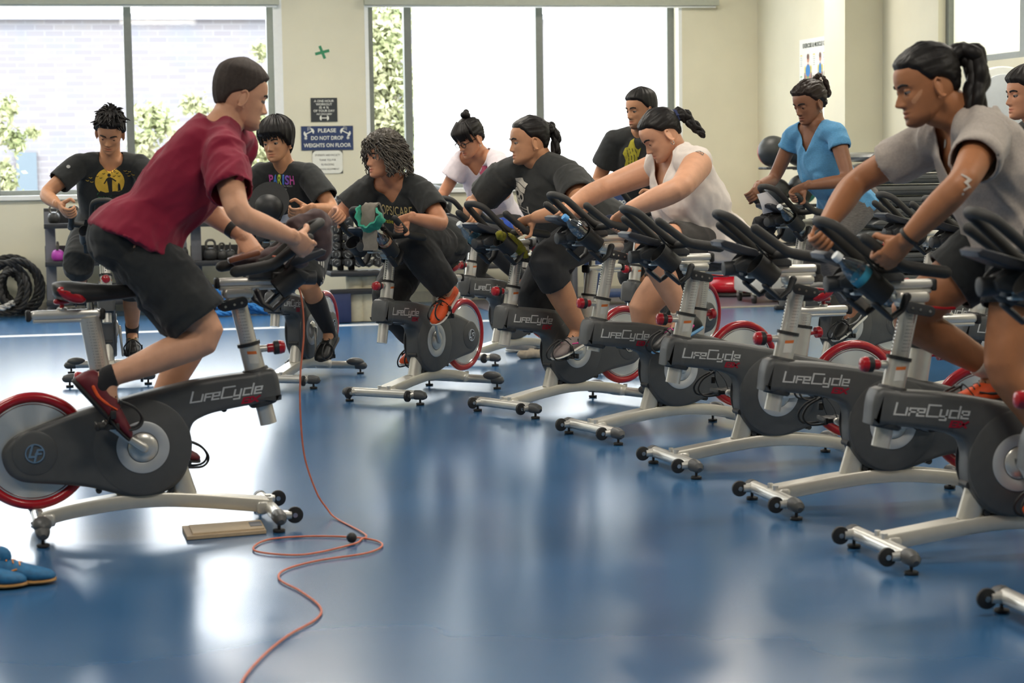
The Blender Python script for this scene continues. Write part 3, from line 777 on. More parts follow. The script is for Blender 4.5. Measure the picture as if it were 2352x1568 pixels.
def tree(label, blobs, trunk, t, seed, dens=420):
    rnd = random.Random(seed); base = at_t(*trunk[-1], t); base[2] = -.6
    o = thing('tree', label, 'tree', tuple(base)); lo = base
    f = MB()
    for (px, py, r) in blobs:
        c = at_t(px, py, t); rr = r / FPX * np.linalg.norm(c)
        for _ in range(int(dens * (r / 40) ** 2)):
            v = np.array([rnd.gauss(0, .45), rnd.gauss(0, .45), rnd.gauss(0, .45)]) * rr; p_ = c + v - lo
            a = nrm([rnd.gauss(0, 1) for _ in range(3)]); b_ = nrm(np.cross(a, [rnd.gauss(0, 1) for _ in range(3)])); s = rnd.uniform(.03, .065)
            f.add([p_ - a * s, p_ + b_ * s * .5, p_ + a * s, p_ - b_ * s * .5], [(0, 1, 2, 3)])
    f.build('foliage', M_LEAF, o, 0)
    w = MB(); tp = [at_t(px, py, t) - lo for (px, py) in trunk]; w.tube(spline(tp + [np.array([tp[-1][0], tp[-1][1], 0.0])], 4), .035, 8)
    for (px, py, r) in blobs:
        c = at_t(px, py, t) - lo; q = min(tp, key=lambda x: np.linalg.norm(x - c)); w.tube(spline([q, (q + c) / 2 + np.array([0, 0, -.06]), c], 5), [.02] * 5 + [.012] * 6, 6)
    w.build('branches', M_BARK, o)
def nrm(v):
    v = np.array(v, float); return v / (np.linalg.norm(v) + 1e-12)
tree('young leafy tree beyond the left pane at the edge of the picture', [(10, 250, 30), (15, 310, 26), (40, 330, 22), (75, 305, 16), (5, 400, 34), (20, 430, 20)], [(5, 260), (-20, 330), (-30, 430)], -6.5, 1)
tree('young leafy tree beyond the window, behind the head of the person in maroon', [(345, 270, 38), (375, 295, 26), (330, 330, 32), (440, 240, 26), (470, 250, 16), (345, 380, 34), (600, 120, 24), (612, 200, 26), (590, 290, 34), (600, 350, 40), (575, 390, 34)], [(610, 150), (560, 300), (480, 420)], -7.5, 2)
tree('leafy tree filling the narrow pane right of the sign pier', [(860, 60, 40), (905, 40, 36), (890, 110, 52), (860, 180, 48), (915, 190, 44), (880, 260, 56), (930, 300, 44), (870, 340, 50), (905, 380, 50)], [(925, 60), (905, 200), (890, 420)], -5.5, 3, 480)

# translucent shade drawn down over the two wide panes
def shade_mat():
    m = bpy.data.materials.new('solar_shade_fabric'); m.use_nodes = True; nt = m.node_tree; nt.nodes.clear(); L = nt.links.new
    out = nt.nodes.new('ShaderNodeOutputMaterial'); mx = nt.nodes.new('ShaderNodeMixShader'); mx2 = nt.nodes.new('ShaderNodeMixShader')
    df = nt.nodes.new('ShaderNodeBsdfDiffuse'); tl = nt.nodes.new('ShaderNodeBsdfTranslucent'); tr = nt.nodes.new('ShaderNodeBsdfTransparent')
    tc = nt.nodes.new('ShaderNodeTexCoord'); wv = nt.nodes.new('ShaderNodeTexWave'); wv.inputs['Scale'].default_value = 24
    cr = nt.nodes.new('ShaderNodeMix'); cr.data_type = 'RGBA'; cr.inputs['A'].default_value = (.90, .91, .92, 1); cr.inputs['B'].default_value = (.97, .975, .98, 1)
    L(tc.outputs['Object'], wv.inputs['Vector']); L(wv.outputs['Fac'], cr.inputs['Factor'])
    L(cr.outputs['Result'], df.inputs[0]); L(cr.outputs['Result'], tl.inputs[0])
    mx.inputs[0].default_value = .85; mx2.inputs[0].default_value = .3
    L(df.outputs[0], mx.inputs[1]); L(tl.outputs[0], mx.inputs[2]); L(mx.outputs[0], mx2.inputs[1]); L(tr.outputs[0], mx2.inputs[2]); L(mx2.outputs[0], out.inputs[0])
    return m
M_FAB = shade_mat()
for n, (a, b_, lab) in enumerate(((2.18, 3.36, 'white translucent screen drawn over the pane behind the women, left of the middle mullion'), (.88, 2.09, 'white translucent screen drawn over the pane nearest the beige wall'))):
    f = MB(); wall_slab(f, a, b_, SILL + .055, WTOP - .06, -.146, -.143); tag(f.build('window_screen', M_FAB, None, 0), lab, 'shade')

# ------------------------------------------------------------------ signs, tape and poster
M_SBLK = mat('sign_black', (52, 56, 58), .45, var=.03); M_SNAV = mat('sign_navy', (44, 60, 98), .45, var=.03)
M_SWH = mat('sign_white', (226, 226, 216), .6, var=.02); M_INK = mat('black_ink', (50, 50, 50), .7, var=.03)
def at_wall(o_s, o_z, off, t=0.0): return RW(o_s, t + off, o_z)
def fit(txt, w, h=None, bold=.0, shear=0.0):
    V, F = text_mesh(txt, 1.0, bold, shear); V = np.array(V); lo, hi = V.min(0), V.max(0); V = V - (lo + hi) / 2
    sx = w / (hi[0] - lo[0]); sy = (h / (hi[1] - lo[1])) if h else sx
    return [(v[0] * sx, v[1] * sy, 0) for v in V], F
def wall_text(mb, txt, s, z, w, h, off, bold=.02, shear=0.0):
    V, F = fit(txt, w, h, bold * .5, shear); mb.add(place2d(V, RW(s, off, z), CU, (0, 0, 1)), F)
def dumbbell_icon(mb, s, z, w, off, rot=0.0):
    R_ = lambda x, y: (x * math.cos(rot) - y * math.sin(rot), x * math.sin(rot) + y * math.cos(rot), 0)
    for (x0, x1, y) in ((-.34, .34, .05), (-.42, -.30, .26), (.30, .42, .26), (-.5, -.42, .16), (.42, .5, .16)):
        V = [R_(x0 * w, -y * w), R_(x1 * w, -y * w), R_(x1 * w, y * w), R_(x0 * w, y * w)]
        mb.add(place2d(V, RW(s, off, z), CU, (0, 0, 1)), [(0, 1, 2, 3)])
def sign(name, label, m, s0, s1, z0, z1, th=.006, rounded=.006):
    o = thing(name, label, 'sign', tuple(RW((s0 + s1) / 2, .002, (z0 + z1) / 2)), TH)
    b = MB(); b.box((0, -th / 2, 0), (abs(s0 - s1), th, z1 - z0), bev=0); b.build('board', m, o, 30)
    return o, b
def sub(mb, name, m, o):
    Mi = o.matrix_basis.inverted() if True else None
    mb.v = [tuple(Mi @ Vector(v)) for v in mb.v]; return mb.build(name, m, o, 0)
o, _ = sign('wall_sign', 'small black sign about a one hour workout on the wall pier', M_SBLK, 4.352, 4.106, 1.699, 1.918)
x = MB(); c = 4.229
for txt, z, w, h in (('A ONE HOUR', 1.889, .185, .021), ('WORKOUT', 1.859, .150, .021), ('IS 4 %', 1.829, .088, .021), ('OF YOUR DAY', 1.799, .198, .021)): wall_text(x, txt, c, z, w, h, .0095, .03)
wall_text(x, 'NO EXCUSES!', c, 1.769, .144, .016, .0095, .03, .3); dumbbell_icon(x, c, 1.733, .085, .0095)
sub(x, 'lettering', M_SWH, o)
o, _ = sign('wall_sign', 'wide navy sign asking not to drop weights, below the small black sign', M_SNAV, 4.447, 3.964, 1.437, 1.659)
x = MB(); c = 4.206
for txt, z, w, h in (('PLEASE', 1.618, .168, .036), ('DO NOT DROP', 1.549, .300, .036), ('WEIGHTS ON FLOOR', 1.482, .440, .036)): wall_text(x, txt, c, z, w, h, .0095, .035)
dumbbell_icon(x, 4.375, 1.600, .1, .0095, .45); dumbbell_icon(x, 4.035, 1.600, .1, .0095, -.45)
for s_ in (4.405, 4.012):
    for a in range(8):
        q = a * PI / 4; V, F = ribbon([[(0, 0), (.013 * math.cos(q), .013 * math.sin(q))]], .004); x.add(place2d(V, RW(s_, .0095, 1.548), CU, (0, 0, 1)), F)
for s_, d in ((4.385, .0), (4.372, .006), (4.36, .012), (4.05, .012), (4.038, .006), (4.025, 0)):
    V, F = ribbon([[(0, 0), (0, .03)]], .003); x.add(place2d(V, RW(s_, .0095, 1.618 + d), CU, (0, 0, 1)), F)
sub(x, 'lettering', M_SWH, o)
o, _ = sign('wall_sign', 'white rounded card thanking for re-racking, lowest sign on the pier', M_SBLK, 4.348, 4.066, 1.222, 1.431)
x = MB(); rr = .04; P_ = []
for cx, cz, a0 in ((4.066 + rr, 1.431 - rr, 0), (4.348 - rr, 1.431 - rr, 90), (4.348 - rr, 1.222 + rr, 180), (4.066 + rr, 1.222 + rr, 270)):
    for j in range(7):
        a = math.radians(a0 + j * 15); P_.append(RW(cx - rr * math.cos(a), .0095, cz + rr * math.sin(a)))
x.add(P_, [tuple(range(28))]); sub(x, 'card', M_SWH, o)
x = MB(); c = 4.207
for txt, z, w in (('STUDENTS AND FACULTY', 1.391, .235), ('THANK YOU FOR', 1.346, .155), ('RE-RACKING', 1.304, .118), ('TRAINING EQUIPMENT', 1.260, .212)): wall_text(x, txt, c, z, w, .018, .0105, .008)
sub(x, 'lettering', M_INK, o)
x = MB()
for (w, rot) in ((.125, -1.19), (.135, .24)):
    V = [(-w / 2, -.013), (w / 2, -.013), (w / 2, .013), (-w / 2, .013)]; V = [(a * math.cos(rot) - b * math.sin(rot), a * math.sin(rot) + b * math.cos(rot), .0) for a, b in V]
    x.add(place2d(V, RW(4.233, .0015 + .001 * (rot > 0), 2.336), CU, (0, 0, 1)), [(0, 1, 2, 3)])
tag(x.build('tape_cross', mat('green_tape', (58, 138, 98), .6, var=.06), None, 0), 'green tape cross stuck high on the pier between the windows', 'tape')
# poster on the right wall
pz0, pz1, pt0, pt1 = 1.62, 2.37, 1.15, 1.95
o = thing('wall_poster', 'exercise and muscle chart pinned on the right wall beside the pilaster', 'poster', tuple(RW(.004, (pt0 + pt1) / 2, (pz0 + pz1) / 2)), TH)
def pw(t, z, off): return RW(off, t, z)
x = MB(); x.add([pw(pt0, pz0, .004), pw(pt1, pz0, .004), pw(pt1, pz1, .004), pw(pt0, pz1, .004)], [(0, 1, 2, 3)]); sub(x, 'sheet', mat('poster_paper', (232, 233, 228), .55, var=.02), o)
x = MB(); V, F = fit('EXERCISE & MUSCLE GUIDE', .66, .040, .03); x.add(place2d(V, pw((pt0 + pt1) / 2 + .02, pz1 - .06, .006), CT, (0, 0, 1)), F); sub(x, 'heading', mat('dark_green_ink', (58, 66, 54), .7, var=.03), o)
def blob(mb, t, z, a, b, off=.006):
    mb.add([pw(t + a * math.cos(q), z + b * math.sin(q), off) for q in np.linspace(0, 2 * PI, 20, endpoint=False)], [tuple(range(20))])
skn, blu, grn, yel, brn, txt = MB(), MB(), MB(), MB(), MB(), MB()
for (tc_, w) in ((pt0 + .22, 1.0), (pt0 + .52, .6), (pt0 + .70, 1.0)):
    z0 = pz1 - .15
    blob(skn, tc_, z0 - .03, .028 * w ** .3, .036); blob(brn, tc_, z0 - .01, .03 * w ** .3, .025, .0065); blob(skn, tc_, z0 - .19, .062 * w, .12)
    blob(blu, tc_, z0 - .135, .060 * w, .055, .0065); blob(grn, tc_, z0 - .235, .042 * w, .05, .0065)
    for sg in (-1, 1):
        blob(yel, tc_ + sg * .070 * w, z0 - .125, .018, .035, .0062); blob(brn, tc_ + sg * .082 * w, z0 - .22, .014, .075); blob(skn, tc_ + sg * .034 * w, z0 - .40, .026, .13); blob(grn, tc_ + sg * .034 * w, z0 - .36, .02, .06, .0065)
for tt in (pt0 + .05, pt0 + .37, pt0 + .62, pt0 + .78):
    for blk in range(3):
        for ln in range(6):
            z = pz1 - .15 - blk * .19 - ln * .018; w = .03 + .02 * ((ln * 7 + blk * 3) % 3) / 2
            (yel if ln == 0 and blk == 0 else grn if ln == 0 else txt).add([pw(tt - w / 2 - (.015 if ln == 0 else 0), z, .006), pw(tt + w / 2 + (.015 if ln == 0 else 0), z, .006), pw(tt + w / 2, z + (.010 if ln == 0 else .005), .006), pw(tt - w / 2, z + (.010 if ln == 0 else .005), .006)], [(0, 1, 2, 3)])
for mb_, nm, m_ in ((skn, 'figure_skin', (206, 150, 130)), (blu, 'blue_muscles', (60, 130, 196)), (grn, 'green_muscles', (120, 178, 110)), (yel, 'yellow_muscles', (222, 206, 90)), (brn, 'brown_parts', (116, 84, 72)), (txt, 'small_print', (160, 160, 156))):
    sub(mb_, nm, mat('poster_' + nm, m_, .7, var=.02), o)

# ------------------------------------------------------------------ racks by the window wall
M_STEEL = mat('grey_rack_steel', (120, 122, 128), .45, metal=.35, var=.05); M_TRAY = mat('black_rack_steel', (42, 43, 46), .5, var=.08)
M_IRON = mat('black_iron', (46, 46, 46), .4, var=.15, bump=.15, bscale=120); M_IRONH = mat('worn_handle', (112, 108, 100), .32, metal=.7, var=.1)
M_MAG = mat('magenta_vinyl', (176, 66, 170), .4, var=.05); M_TEAL = mat('teal_vinyl', (40, 140, 140), .45, var=.05); M_GRVINYL = mat('grey_vinyl', (128, 132, 130), .4, var=.06)
RT = .50
def sz(px, py, t): return at_t(px, py, t)
def rack(label, px0, px1, shelves, kg):
    s0 = st(at_t(px0, 600, RT))[0]; s1 = st(at_t(px1, 600, RT))[0]; zs = [at_t((px0 + px1) / 2, y, RT + .2)[2] for y in shelves]
    o = thing('kettlebell_rack', label, 'rack', tuple(RW((s0 + s1) / 2, RT, 0)), TH); w = abs(s0 - s1)
    for sx in (-1, 1):
        b = MB(); X = sx * (w / 2 - .05)
        b.add([(X - .045, .02, 0), (X + .045, .02, 0), (X + .045, .09, 0), (X - .045, .09, 0), (X - .045, .10, zs[0] + .1), (X + .045, .10, zs[0] + .1), (X + .045, .16, zs[0] + .1), (X - .045, .16, zs[0] + .1)], [(3, 2, 1, 0), (4, 5, 6, 7), (0, 1, 5, 4), (1, 2, 6, 5), (2, 3, 7, 6), (3, 0, 4, 7)])
        b.box((X, -.02, .03), (.09, .44, .06), bev=.008); b.build('upright', M_STEEL, o)
    for z in zs:
        b = MB(); b.box((0, -.04, z - .012), (w, .30, .014)); b.box((0, -.19, z - .02), (w, .012, .045), bev=.003); b.box((0, .115, z + .06), (w, .012, .14), bev=.003); b.build('shelf', M_TRAY, o)
    for (txt_, k, fx) in kg:
        V, F = fit(txt_, .095, .032, .02); b = MB(); b.add(place2d(V, (fx * w / 2, -.1965, zs[k] - .020), (1, 0, 0), (0, 0, 1)), F); b.build('shelf_label', M_SWH, o, 0)
    return o, zs
r1, Z1 = rack('grey kettlebell rack under the window behind the young man with the moon shirt', 104, 432, (511, 598, 688), [('16KG', 1, -.66)])
r2, Z2 = rack('grey kettlebell rack partly behind the person in maroon', 440, 640, (508, 598, 690), [('20 KG', 0, -.42)])
KB = {}
def kb_mesh(body, hnd):
    b = MB(); b.lathe([(.03, 0), (.062, .002), (.085, .03), (.092, .075), (.084, .12), (.060, .152), (.030, .165), (.005, .168)], n=24); me = b.mesh('kettlebell', body, 60)
    b = MB(); b.tube(spline([(-.042, 0, .145), (-.058, 0, .185), (-.056, 0, .235), (-.030, 0, .262), (0, 0, .266), (.030, 0, .262), (.056, 0, .235), (.058, 0, .185), (.042, 0, .145)], 4), .0155, 10); return me, b.mesh('handle', hnd, 60)
def kettlebell(label, px, py, z, body, hnd, rz=0.0, s=1.0, group=None, key=None):
    key = (body.name, hnd.name)
    if key not in KB: KB[key] = kb_mesh(body, hnd)
    P_ = at_t(px, py, RT + .03); s_, t_ = st(P_); P_ = RW(s_, RT + .03, z)
    o = link('kettlebell', KB[key][0]); o.location = Vector(P_); o.rotation_euler = (0, 0, TH + rz); o.scale = (s,) * 3
    link('handle', KB[key][1], o); return tag(o, label, 'kettlebell', group)
kettlebell('black kettlebell with worn handle on the left end of the top rack shelf', 124, 505, Z1[0], M_IRON, M_IRONH, .1, .6)
kettlebell('black kettlebell on the top rack shelf behind the hand on the handlebar', 172, 505, Z1[0], M_IRON, M_IRONH, .3, .55)
kettlebell('magenta kettlebell, left of the two on the middle shelf', 133, 590, Z1[1], M_MAG, M_IRONH, 1.45, .62)
kettlebell('magenta kettlebell, right of the two on the middle shelf', 161, 590, Z1[1], M_MAG, M_IRONH, 1.5, .62)
kettlebell('teal kettlebell on the bottom rack shelf', 140, 680, Z1[2], M_TEAL, M_IRONH, 1.2, .6)
kettlebell('black kettlebell with bright handle at the right end of the middle shelf, beside maroon hem', 419, 595, Z1[1], M_IRON, M_CHROME, 1.4, .6)
kettlebell('large black kettlebell on the second rack, left end of the middle shelf', 484, 590, Z2[1], M_IRON, M_IRONH, .1, .68)
kettlebell('black kettlebell on the second rack, second along the middle shelf', 510, 590, Z2[1], M_IRON, M_IRONH, .7, .56)
kettlebell('black kettlebell turned edge-on, third along the middle shelf', 529, 590, Z2[1], M_IRON, M_IRONH, 1.5, .56)
kettlebell('black kettlebell fourth along the middle shelf, near the blue bottle', 556, 590, Z2[1], M_IRON, M_IRONH, 1.4, .56)
kettlebell('black kettlebell on the top shelf of the second rack, left of two', 484, 500, Z2[0], M_IRON, M_IRONH, .8, .55)
kettlebell('black kettlebell on the top shelf of the second rack, right of two', 499, 500, Z2[0], M_IRON, M_IRONH, 1.3, .6)

# dumbbell rack in front of the pier
DT = 2.1
ds0, ds1 = st(at_t(753, 620, DT))[0], st(at_t(905, 620, DT))[0]; dw = abs(ds0 - ds1); zb = at_t(800, 621, DT)[2]; zb2 = at_t(800, 668, DT)[2]; ztop = at_t(780, 450, DT)[2]
o = thing('dumbbell_rack', 'black dumbbell rack in front of the sign pier', 'rack', tuple(RW((ds0 + ds1) / 2, DT, 0)), TH)
b = MB(); b.box((0, 0, zb - .02), (dw, .34, .04), bev=.006); b.build('shelf', M_TRAY, o)
b = MB(); b.box((0, -.1, zb2), (dw, .06, .045), bev=.006); b.build('lower_bar', M_TRAY, o)
b = MB(); b.box((-dw / 2 + .09, -.02, zb2 / 2), (.16, .22, zb2 - .01), bev=.006); b.build('base_panel', mat('navy_panel', (40, 52, 92), .5, var=.05), o)
b = MB(); b.box((dw / 2 - .05, .0, zb2 / 2), (.08, .22, zb2 - .01), bev=.006); b.build('base_panel', M_TRAY, o)
for px in (757, 783, 808):
    xx = (ds0 + ds1) / 2 - st(at_t(px, 500, DT))[0]; b = MB(); b.box((xx, .10, (zb + ztop) / 2), (.05, .07, ztop - zb), bev=.005); b.build('upright', M_TRAY, o)
b = MB(); b.prism([(.040 * math.cos(a), .040 * math.sin(a)) for a in np.linspace(PI / 6, 2 * PI + PI / 6, 6, endpoint=False)], -.02, .035, .008); DBH = b.mesh('hex_head', M_IRON, 30)
b = MB(); b.cyl((0, .03, 0), (0, .15, 0), .014, 12); DBB = b.mesh('dumbbell', M_IRONH, 40)
b = MB(); P_ = [(.024 * math.cos(a), .024 * math.sin(a)) for a in np.linspace(-.9, .9, 9)]; V, F = ribbon([P_, [(-.008, -.01), (-.008, .012)]], .0035); b.add([(v[0], -.0205, v[1]) for v in V], [f[::-1] for f in F]); DBN = b.mesh('number_mark', mat('grey_mark', (168, 168, 162), .6, var=.03), 0)
rows = [(467, (768, 794)), (485, (769, 795)), (506, (769, 797)), (527, (770, 800)), (546, (770, 800)), (565, (771, 800)), (584, (773, 799, 822, 846, 870)), (603, (773, 800, 824, 847, 870))]
k = 0
for ri, (py, xs) in enumerate(rows):
    for ci, px in enumerate(xs):
        P_ = at_t(px, py, DT + .12); root = link('dumbbell', DBB); root.location = Vector(P_); root.rotation_euler = (0, 0, TH)
        h = link('hex_head', DBH, root); n_ = link('number_mark', DBN, h); n_.rotation_euler = (0, (k * 2.1) % 6.28, 0)
        h2 = link('hex_head', DBH, root); h2.location = (0, .15, 0); k += 1
        tag(root, 'black hex dumbbell in the stacked columns of the rack by the pier', 'dumbbell', 'black hex dumbbells on the rack by the pier')
M_FOAM = mat('cream_foam', (206, 198, 172), .8, var=.05)
for i, (px, lab) in enumerate(((817, 'leftmost'), (847, 'middle'), (872, 'rightmost'))):
    s_ = st(at_t(px, 740, DT - .02))[0]; hgt = zb - .05
    b = MB(); r_ = .075 if i < 2 else .055
    b.lathe([(.02, 0), (r_ - .006, 0), (r_, .006), (r_, hgt - .006), (r_ - .006, hgt), (.02, hgt)], n=32); o = b.build('foam_roller', M_FOAM); o.location = Vector(RW(s_, DT - .02, 0.002)); tag(o, 'cream foam roller standing under the dumbbell rack, %s of the three' % lab, 'foam roller')

# ropes on the floor
def rope_mat(name, c1, c2):
    m = bpy.data.materials.new(name); m.use_nodes = True; nt = m.node_tree; b = nt.nodes['Principled BSDF']; L = nt.links.new
    tc = nt.nodes.new('ShaderNodeUVMap'); sp = nt.nodes.new('ShaderNodeSeparateXYZ'); ma = nt.nodes.new('ShaderNodeMath'); ma.operation = 'ADD'; fr_ = nt.nodes.new('ShaderNodeMath'); fr_.operation = 'FRACT'; gt = nt.nodes.new('ShaderNodeMath'); gt.operation = 'GREATER_THAN'; gt.inputs[1].default_value = .5
    mx = nt.nodes.new('ShaderNodeMix'); mx.data_type = 'RGBA'; mx.inputs['A'].default_value = (*lin(c1), 1); mx.inputs['B'].default_value = (*lin(c2), 1)
    L(tc.outputs[0], sp.inputs[0]); L(sp.outputs['X'], ma.inputs[0]); L(sp.outputs['Y'], ma.inputs[1]); L(ma.outputs[0], fr_.inputs[0]); L(fr_.outputs[0], gt.inputs[0]); L(gt.outputs[0], mx.inputs['Factor']); L(mx.outputs['Result'], b.inputs['Base Color']); b.inputs['Roughness'].default_value = .7
    return m
def rope(label, P_, r, m, name='battle_rope', tw=None, n=16):
    """three strands twisted about the line P_"""
    C_ = spline(P_, 10); L_ = [0]
    for i in range(1, len(C_)): L_.append(L_[-1] + np.linalg.norm(C_[i] - C_[i - 1]))
    N_ = int(L_[-1] / (r * .55)); ts = np.linspace(0, L_[-1], N_); C_ = np.array(C_); C2 = np.stack([np.interp(ts, L_, C_[:, i]) for i in range(3)], 1)
    b = MB(); tw = tw or r * 7; prev = np.array([0, 0, 1.0]); fa = []
    for i in range(N_):
        t = C2[min(i + 1, N_ - 1)] - C2[max(i - 1, 0)]; t /= np.linalg.norm(t) + 1e-9; prev = prev - t * (prev @ t); prev /= np.linalg.norm(prev) + 1e-9; fa.append((prev.copy(), np.cross(t, prev)))
    lo = C2.mean(0); lo[2] = 0
    for k in range(3):
        S_ = []
        for i in range(N_):
            q = 2 * PI * (ts[i] / tw + k / 3); S_.append(C2[i] + (fa[i][0] * math.cos(q) + fa[i][1] * math.sin(q)) * r * .52 - lo)
        b.tube(S_, r * .56, 7, m=0 if k else 0)
    me = b.mesh(name, m, 60); o = link(name, me); o.location = Vector(lo); return tag(o, label, 'rope')
M_RB = mat('black_rope', (44, 43, 42), .75, var=.2, vscale=80); M_RBL = mat('blue_rope', (44, 120, 190), .7, var=.15, vscale=80); M_RGLARE = mat('black_rope_glare', (60, 58, 56), .75, c2=(220, 218, 212), var=.1, vscale=34)  # white in the last rope colour is painted sky glare on black strands
def fp(px, py, z): q = at_z(px, py, 0.0); s_, t_ = st(q); q = RW(s_, max(t_, .12), z); return q
def fq(px, py, z, t): return RW(st(at_t(px, py, t))[0], t, z)
pts = []; cx, cz = 40, 690
rnd = random.Random(5)
for i in range(84):
    a = i * .52; t_ = .32 + .19 * math.sin(i * .37); rr = .235 + .085 * math.sin(i * .23)
    c = at_t(cx + 12 * math.sin(i * .3), 683, .3); q = RW(st(c)[0] + .05 + rr * .72 * math.cos(a), t_, .05 + max(0, .21 + rr * .85 * math.sin(a))); pts.append(q)
rope('heap of thick black battle rope coiled against the wall at the left edge', pts, .026, M_RB)
rope('thick black rope end with painted white glare lying along the foot of the rack', [fp(-60, 722, .03), fp(20, 719, .035), fp(90, 716, .03), fp(160, 713, .03), fp(230, 711, .03)], .027, M_RGLARE)
rope('short black rope end with painted white glare poking out of the black coil', [at_t(-30, 712, .75), at_t(8, 706, .7), at_t(30, 695, .62)], .026, M_RGLARE)
rope('bright blue battle rope looped on the floor behind the instructor\'s bike', [at_t(462, 652, .92), at_t(500, 668, .92), at_t(520, 690, .92), fq(500, 702, .03, 1.0), fq(455, 702, .03, 1.05), fq(520, 706, .03, 1.1), fq(580, 700, .03, 1.0), fq(618, 706, .03, 1.08), fq(560, 690, .08, 1.0), fq(490, 688, .08, .95), fq(540, 698, .09, 1.05), fq(606, 695, .08, 1.0)], .024, M_RBL)

# ------------------------------------------------------------------ right-hand corner: balls, mats, domes, board
M_BALLK = mat('black_ball_rubber', (48, 50, 50), .45, var=.08, bump=.1, bscale=60); M_TEALB = mat('teal_panel', (38, 136, 130), .5, var=.05); M_REDB = mat('red_panel', (188, 54, 60), .5, var=.05)
def med_ball(label, P_, r, band, rz=0.0, mark=None):
    o = link('medicine_ball', MB().ball((0, 0, 0), r, 28).mesh('medicine_ball', M_BALLK, 60)); o.location = Vector(P_); o.rotation_euler = (0, .2, rz)
    if band:
        b = MB(); pr = [(r * 1.004 * math.cos(a), r * 1.004 * math.sin(a)) for a in np.linspace(.45, 1.2, 8)]; b.lathe(pr, (0, 0, 0), (1, 0, 0), 28, cap=False); b.build('colour_panel', band, o, 60)
    b = MB()
    for a in (0.0, 2.1, 4.2): b.lathe([(r * .30, r * .955), (r * .36, r * .945), (r * .30, r * .975)], (0, 0, 0), (math.cos(a) * .3, -1, math.sin(a) * .5), 16, cap=False)
    b.build('grip_dimple', M_BLK, o, 60)
    return tag(o, label, 'ball')
BTt = 2.3
pb = at_t(1842, 400, BTt); sb_, _ = st(pb)
o = thing('ball_rack', 'black upright rack of medicine balls behind the woman in blue', 'rack', tuple(RW(sb_, BTt, 0)), TH)
b = MB(); b.cyl((0, 0, .02), (0, 0, 1.45), .03, 16); b.build('post', M_TRAY, o)
b = MB(); b.box((0, 0, .02), (.5, .06, .04), bev=.01); b.box((0, 0, .02), (.06, .5, .04), bev=.01); b.build('base', M_TRAY, o)
BS = 4640.6 / np.linalg.norm(pb - EYE)
lv = [at_t(1842, y, BTt)[2] for y in (385, 472, 560)]
for z in lv:
    b = MB(); b.tube(spline([(-.3, -.12, z), (.3, -.12, z), (.34, 0, z), (.3, .12, z), (-.3, .12, z), (-.34, 0, z)], 4, True), .011, 8, closed=True)
    b.box((0, 0, z - .01), (.08, .24, .02)); b.build('shelf', M_TRAY, o)
for (px, lv_, band, lab, r, rz) in ((1776, 0, M_REDB, 'black and red medicine ball on the left of the upper rack tier', .135, 2.2), (1838, 0, M_TEALB, 'black and teal medicine ball beside it on the upper rack tier', .135, .3), (1842, 1, M_TEALB, 'black and teal medicine ball on the lower rack tier', .13, .2), (1785, 1, None, 'plain black medicine ball half hidden on the lower rack tier', .115, .5), (1818, 2, None, 'black medicine ball on the lowest rack tier, behind the cup holder', .13, 1.0)):
    q = at_t(px, 400, BTt - .02); med_ball(lab, RW(st(q)[0], BTt - .02, lv[lv_] + r + .008), r, band, rz)
# stack of mats
MT = 5.3
ms0, ms1 = st(at_t(1972, 450, MT))[0], st(at_t(2225, 450, MT))[0]
M_MATB = mat('black_mat_vinyl', (72, 74, 74), .3, var=.08)
zt_ = at_t(2050, 346, MT)[2]; nm = 13; hh = .078; zz = zt_ - hh * nm
b = MB(); b.box((0, 0, zz / 2), (abs(ms0 - ms1) * .9, .5, zz), bev=.01); o = b.build('mat_cart', mat('dark_cart', (40, 42, 44), .6, var=.1)); o.location = Vector(RW((ms0 + ms1) / 2, MT, 0)); o.rotation_euler = (0, 0, TH); tag(o, 'low dark cart that carries the stack of black mats', 'cart')
for i in range(nm):
    w = abs(ms0 - ms1) * (1 + .05 * (i % 3 - 1)); sh = .03 * ((i * 5) % 4 - 1.5) + (-.06 if i < nm - 2 else 0)
    b = MB(); P_ = [(-w / 2, 0), (-w / 2 + .02, .018), (-w / 2 + .07, .034), (w / 2 - .07, .034), (w / 2 - .02, .018), (w / 2, 0), (w / 2 - .02, -.018), (w / 2 - .07, -.034), (-w / 2 + .07, -.034), (-w / 2 + .02, -.018)]
    b.prism(P_, -.28, .28, .022); o = b.build('exercise_mat', M_MATB, None, 50); o.location = Vector(RW((ms0 + ms1) / 2 - sh, MT, zz + hh * (i + .5) - .003)); o.rotation_euler = (0, 0, TH)
    tag(o, 'black padded exercise mat in the tall stack behind the person in grey', 'mat', 'black exercise mats in the tall stack')
# red balance domes
M_DOME = mat('red_dome_rubber', (196, 26, 44), .25, var=.05, coat=.3)
dp = at_z(1690, 668, 0); sd_, td_ = st(dp); sd_, td_ = max(sd_, .42), max(td_, .42)
for i, (z, lab) in enumerate(((0.003, 'lower red balance dome on the grey floor by the corner'), (.245, 'upper red balance dome stacked on the lower one'))):
    o = thing('balance_dome', lab, 'balance trainer', tuple(RW(sd_ + .05 * i, td_, z)))
    b = MB(); b.lathe([(.02, .04), (.27, .04), (.31, .06), (.322, .09), (.31, .13), (.26, .18), (.18, .215), (.09, .235), (.01, .241)] if i == 0 else [(.02, .04), (.22, .04), (.25, .06), (.25, .12), (.20, .18), (.1, .22), (.01, .23)], n=40); b.build('dome', M_DOME, o, 60)
    b = MB(); b.lathe([(.02, 0), (.30, 0), (.315, .02), (.30, .042), (.02, .042)] if i == 0 else [(.02, 0), (.23, 0), (.24, .02), (.23, .042), (.02, .042)], n=40); b.build('base_plate', M_BLK, o, 60)
cp_ = at_z(1762, 676, 0); cs, ct = st(cp_)
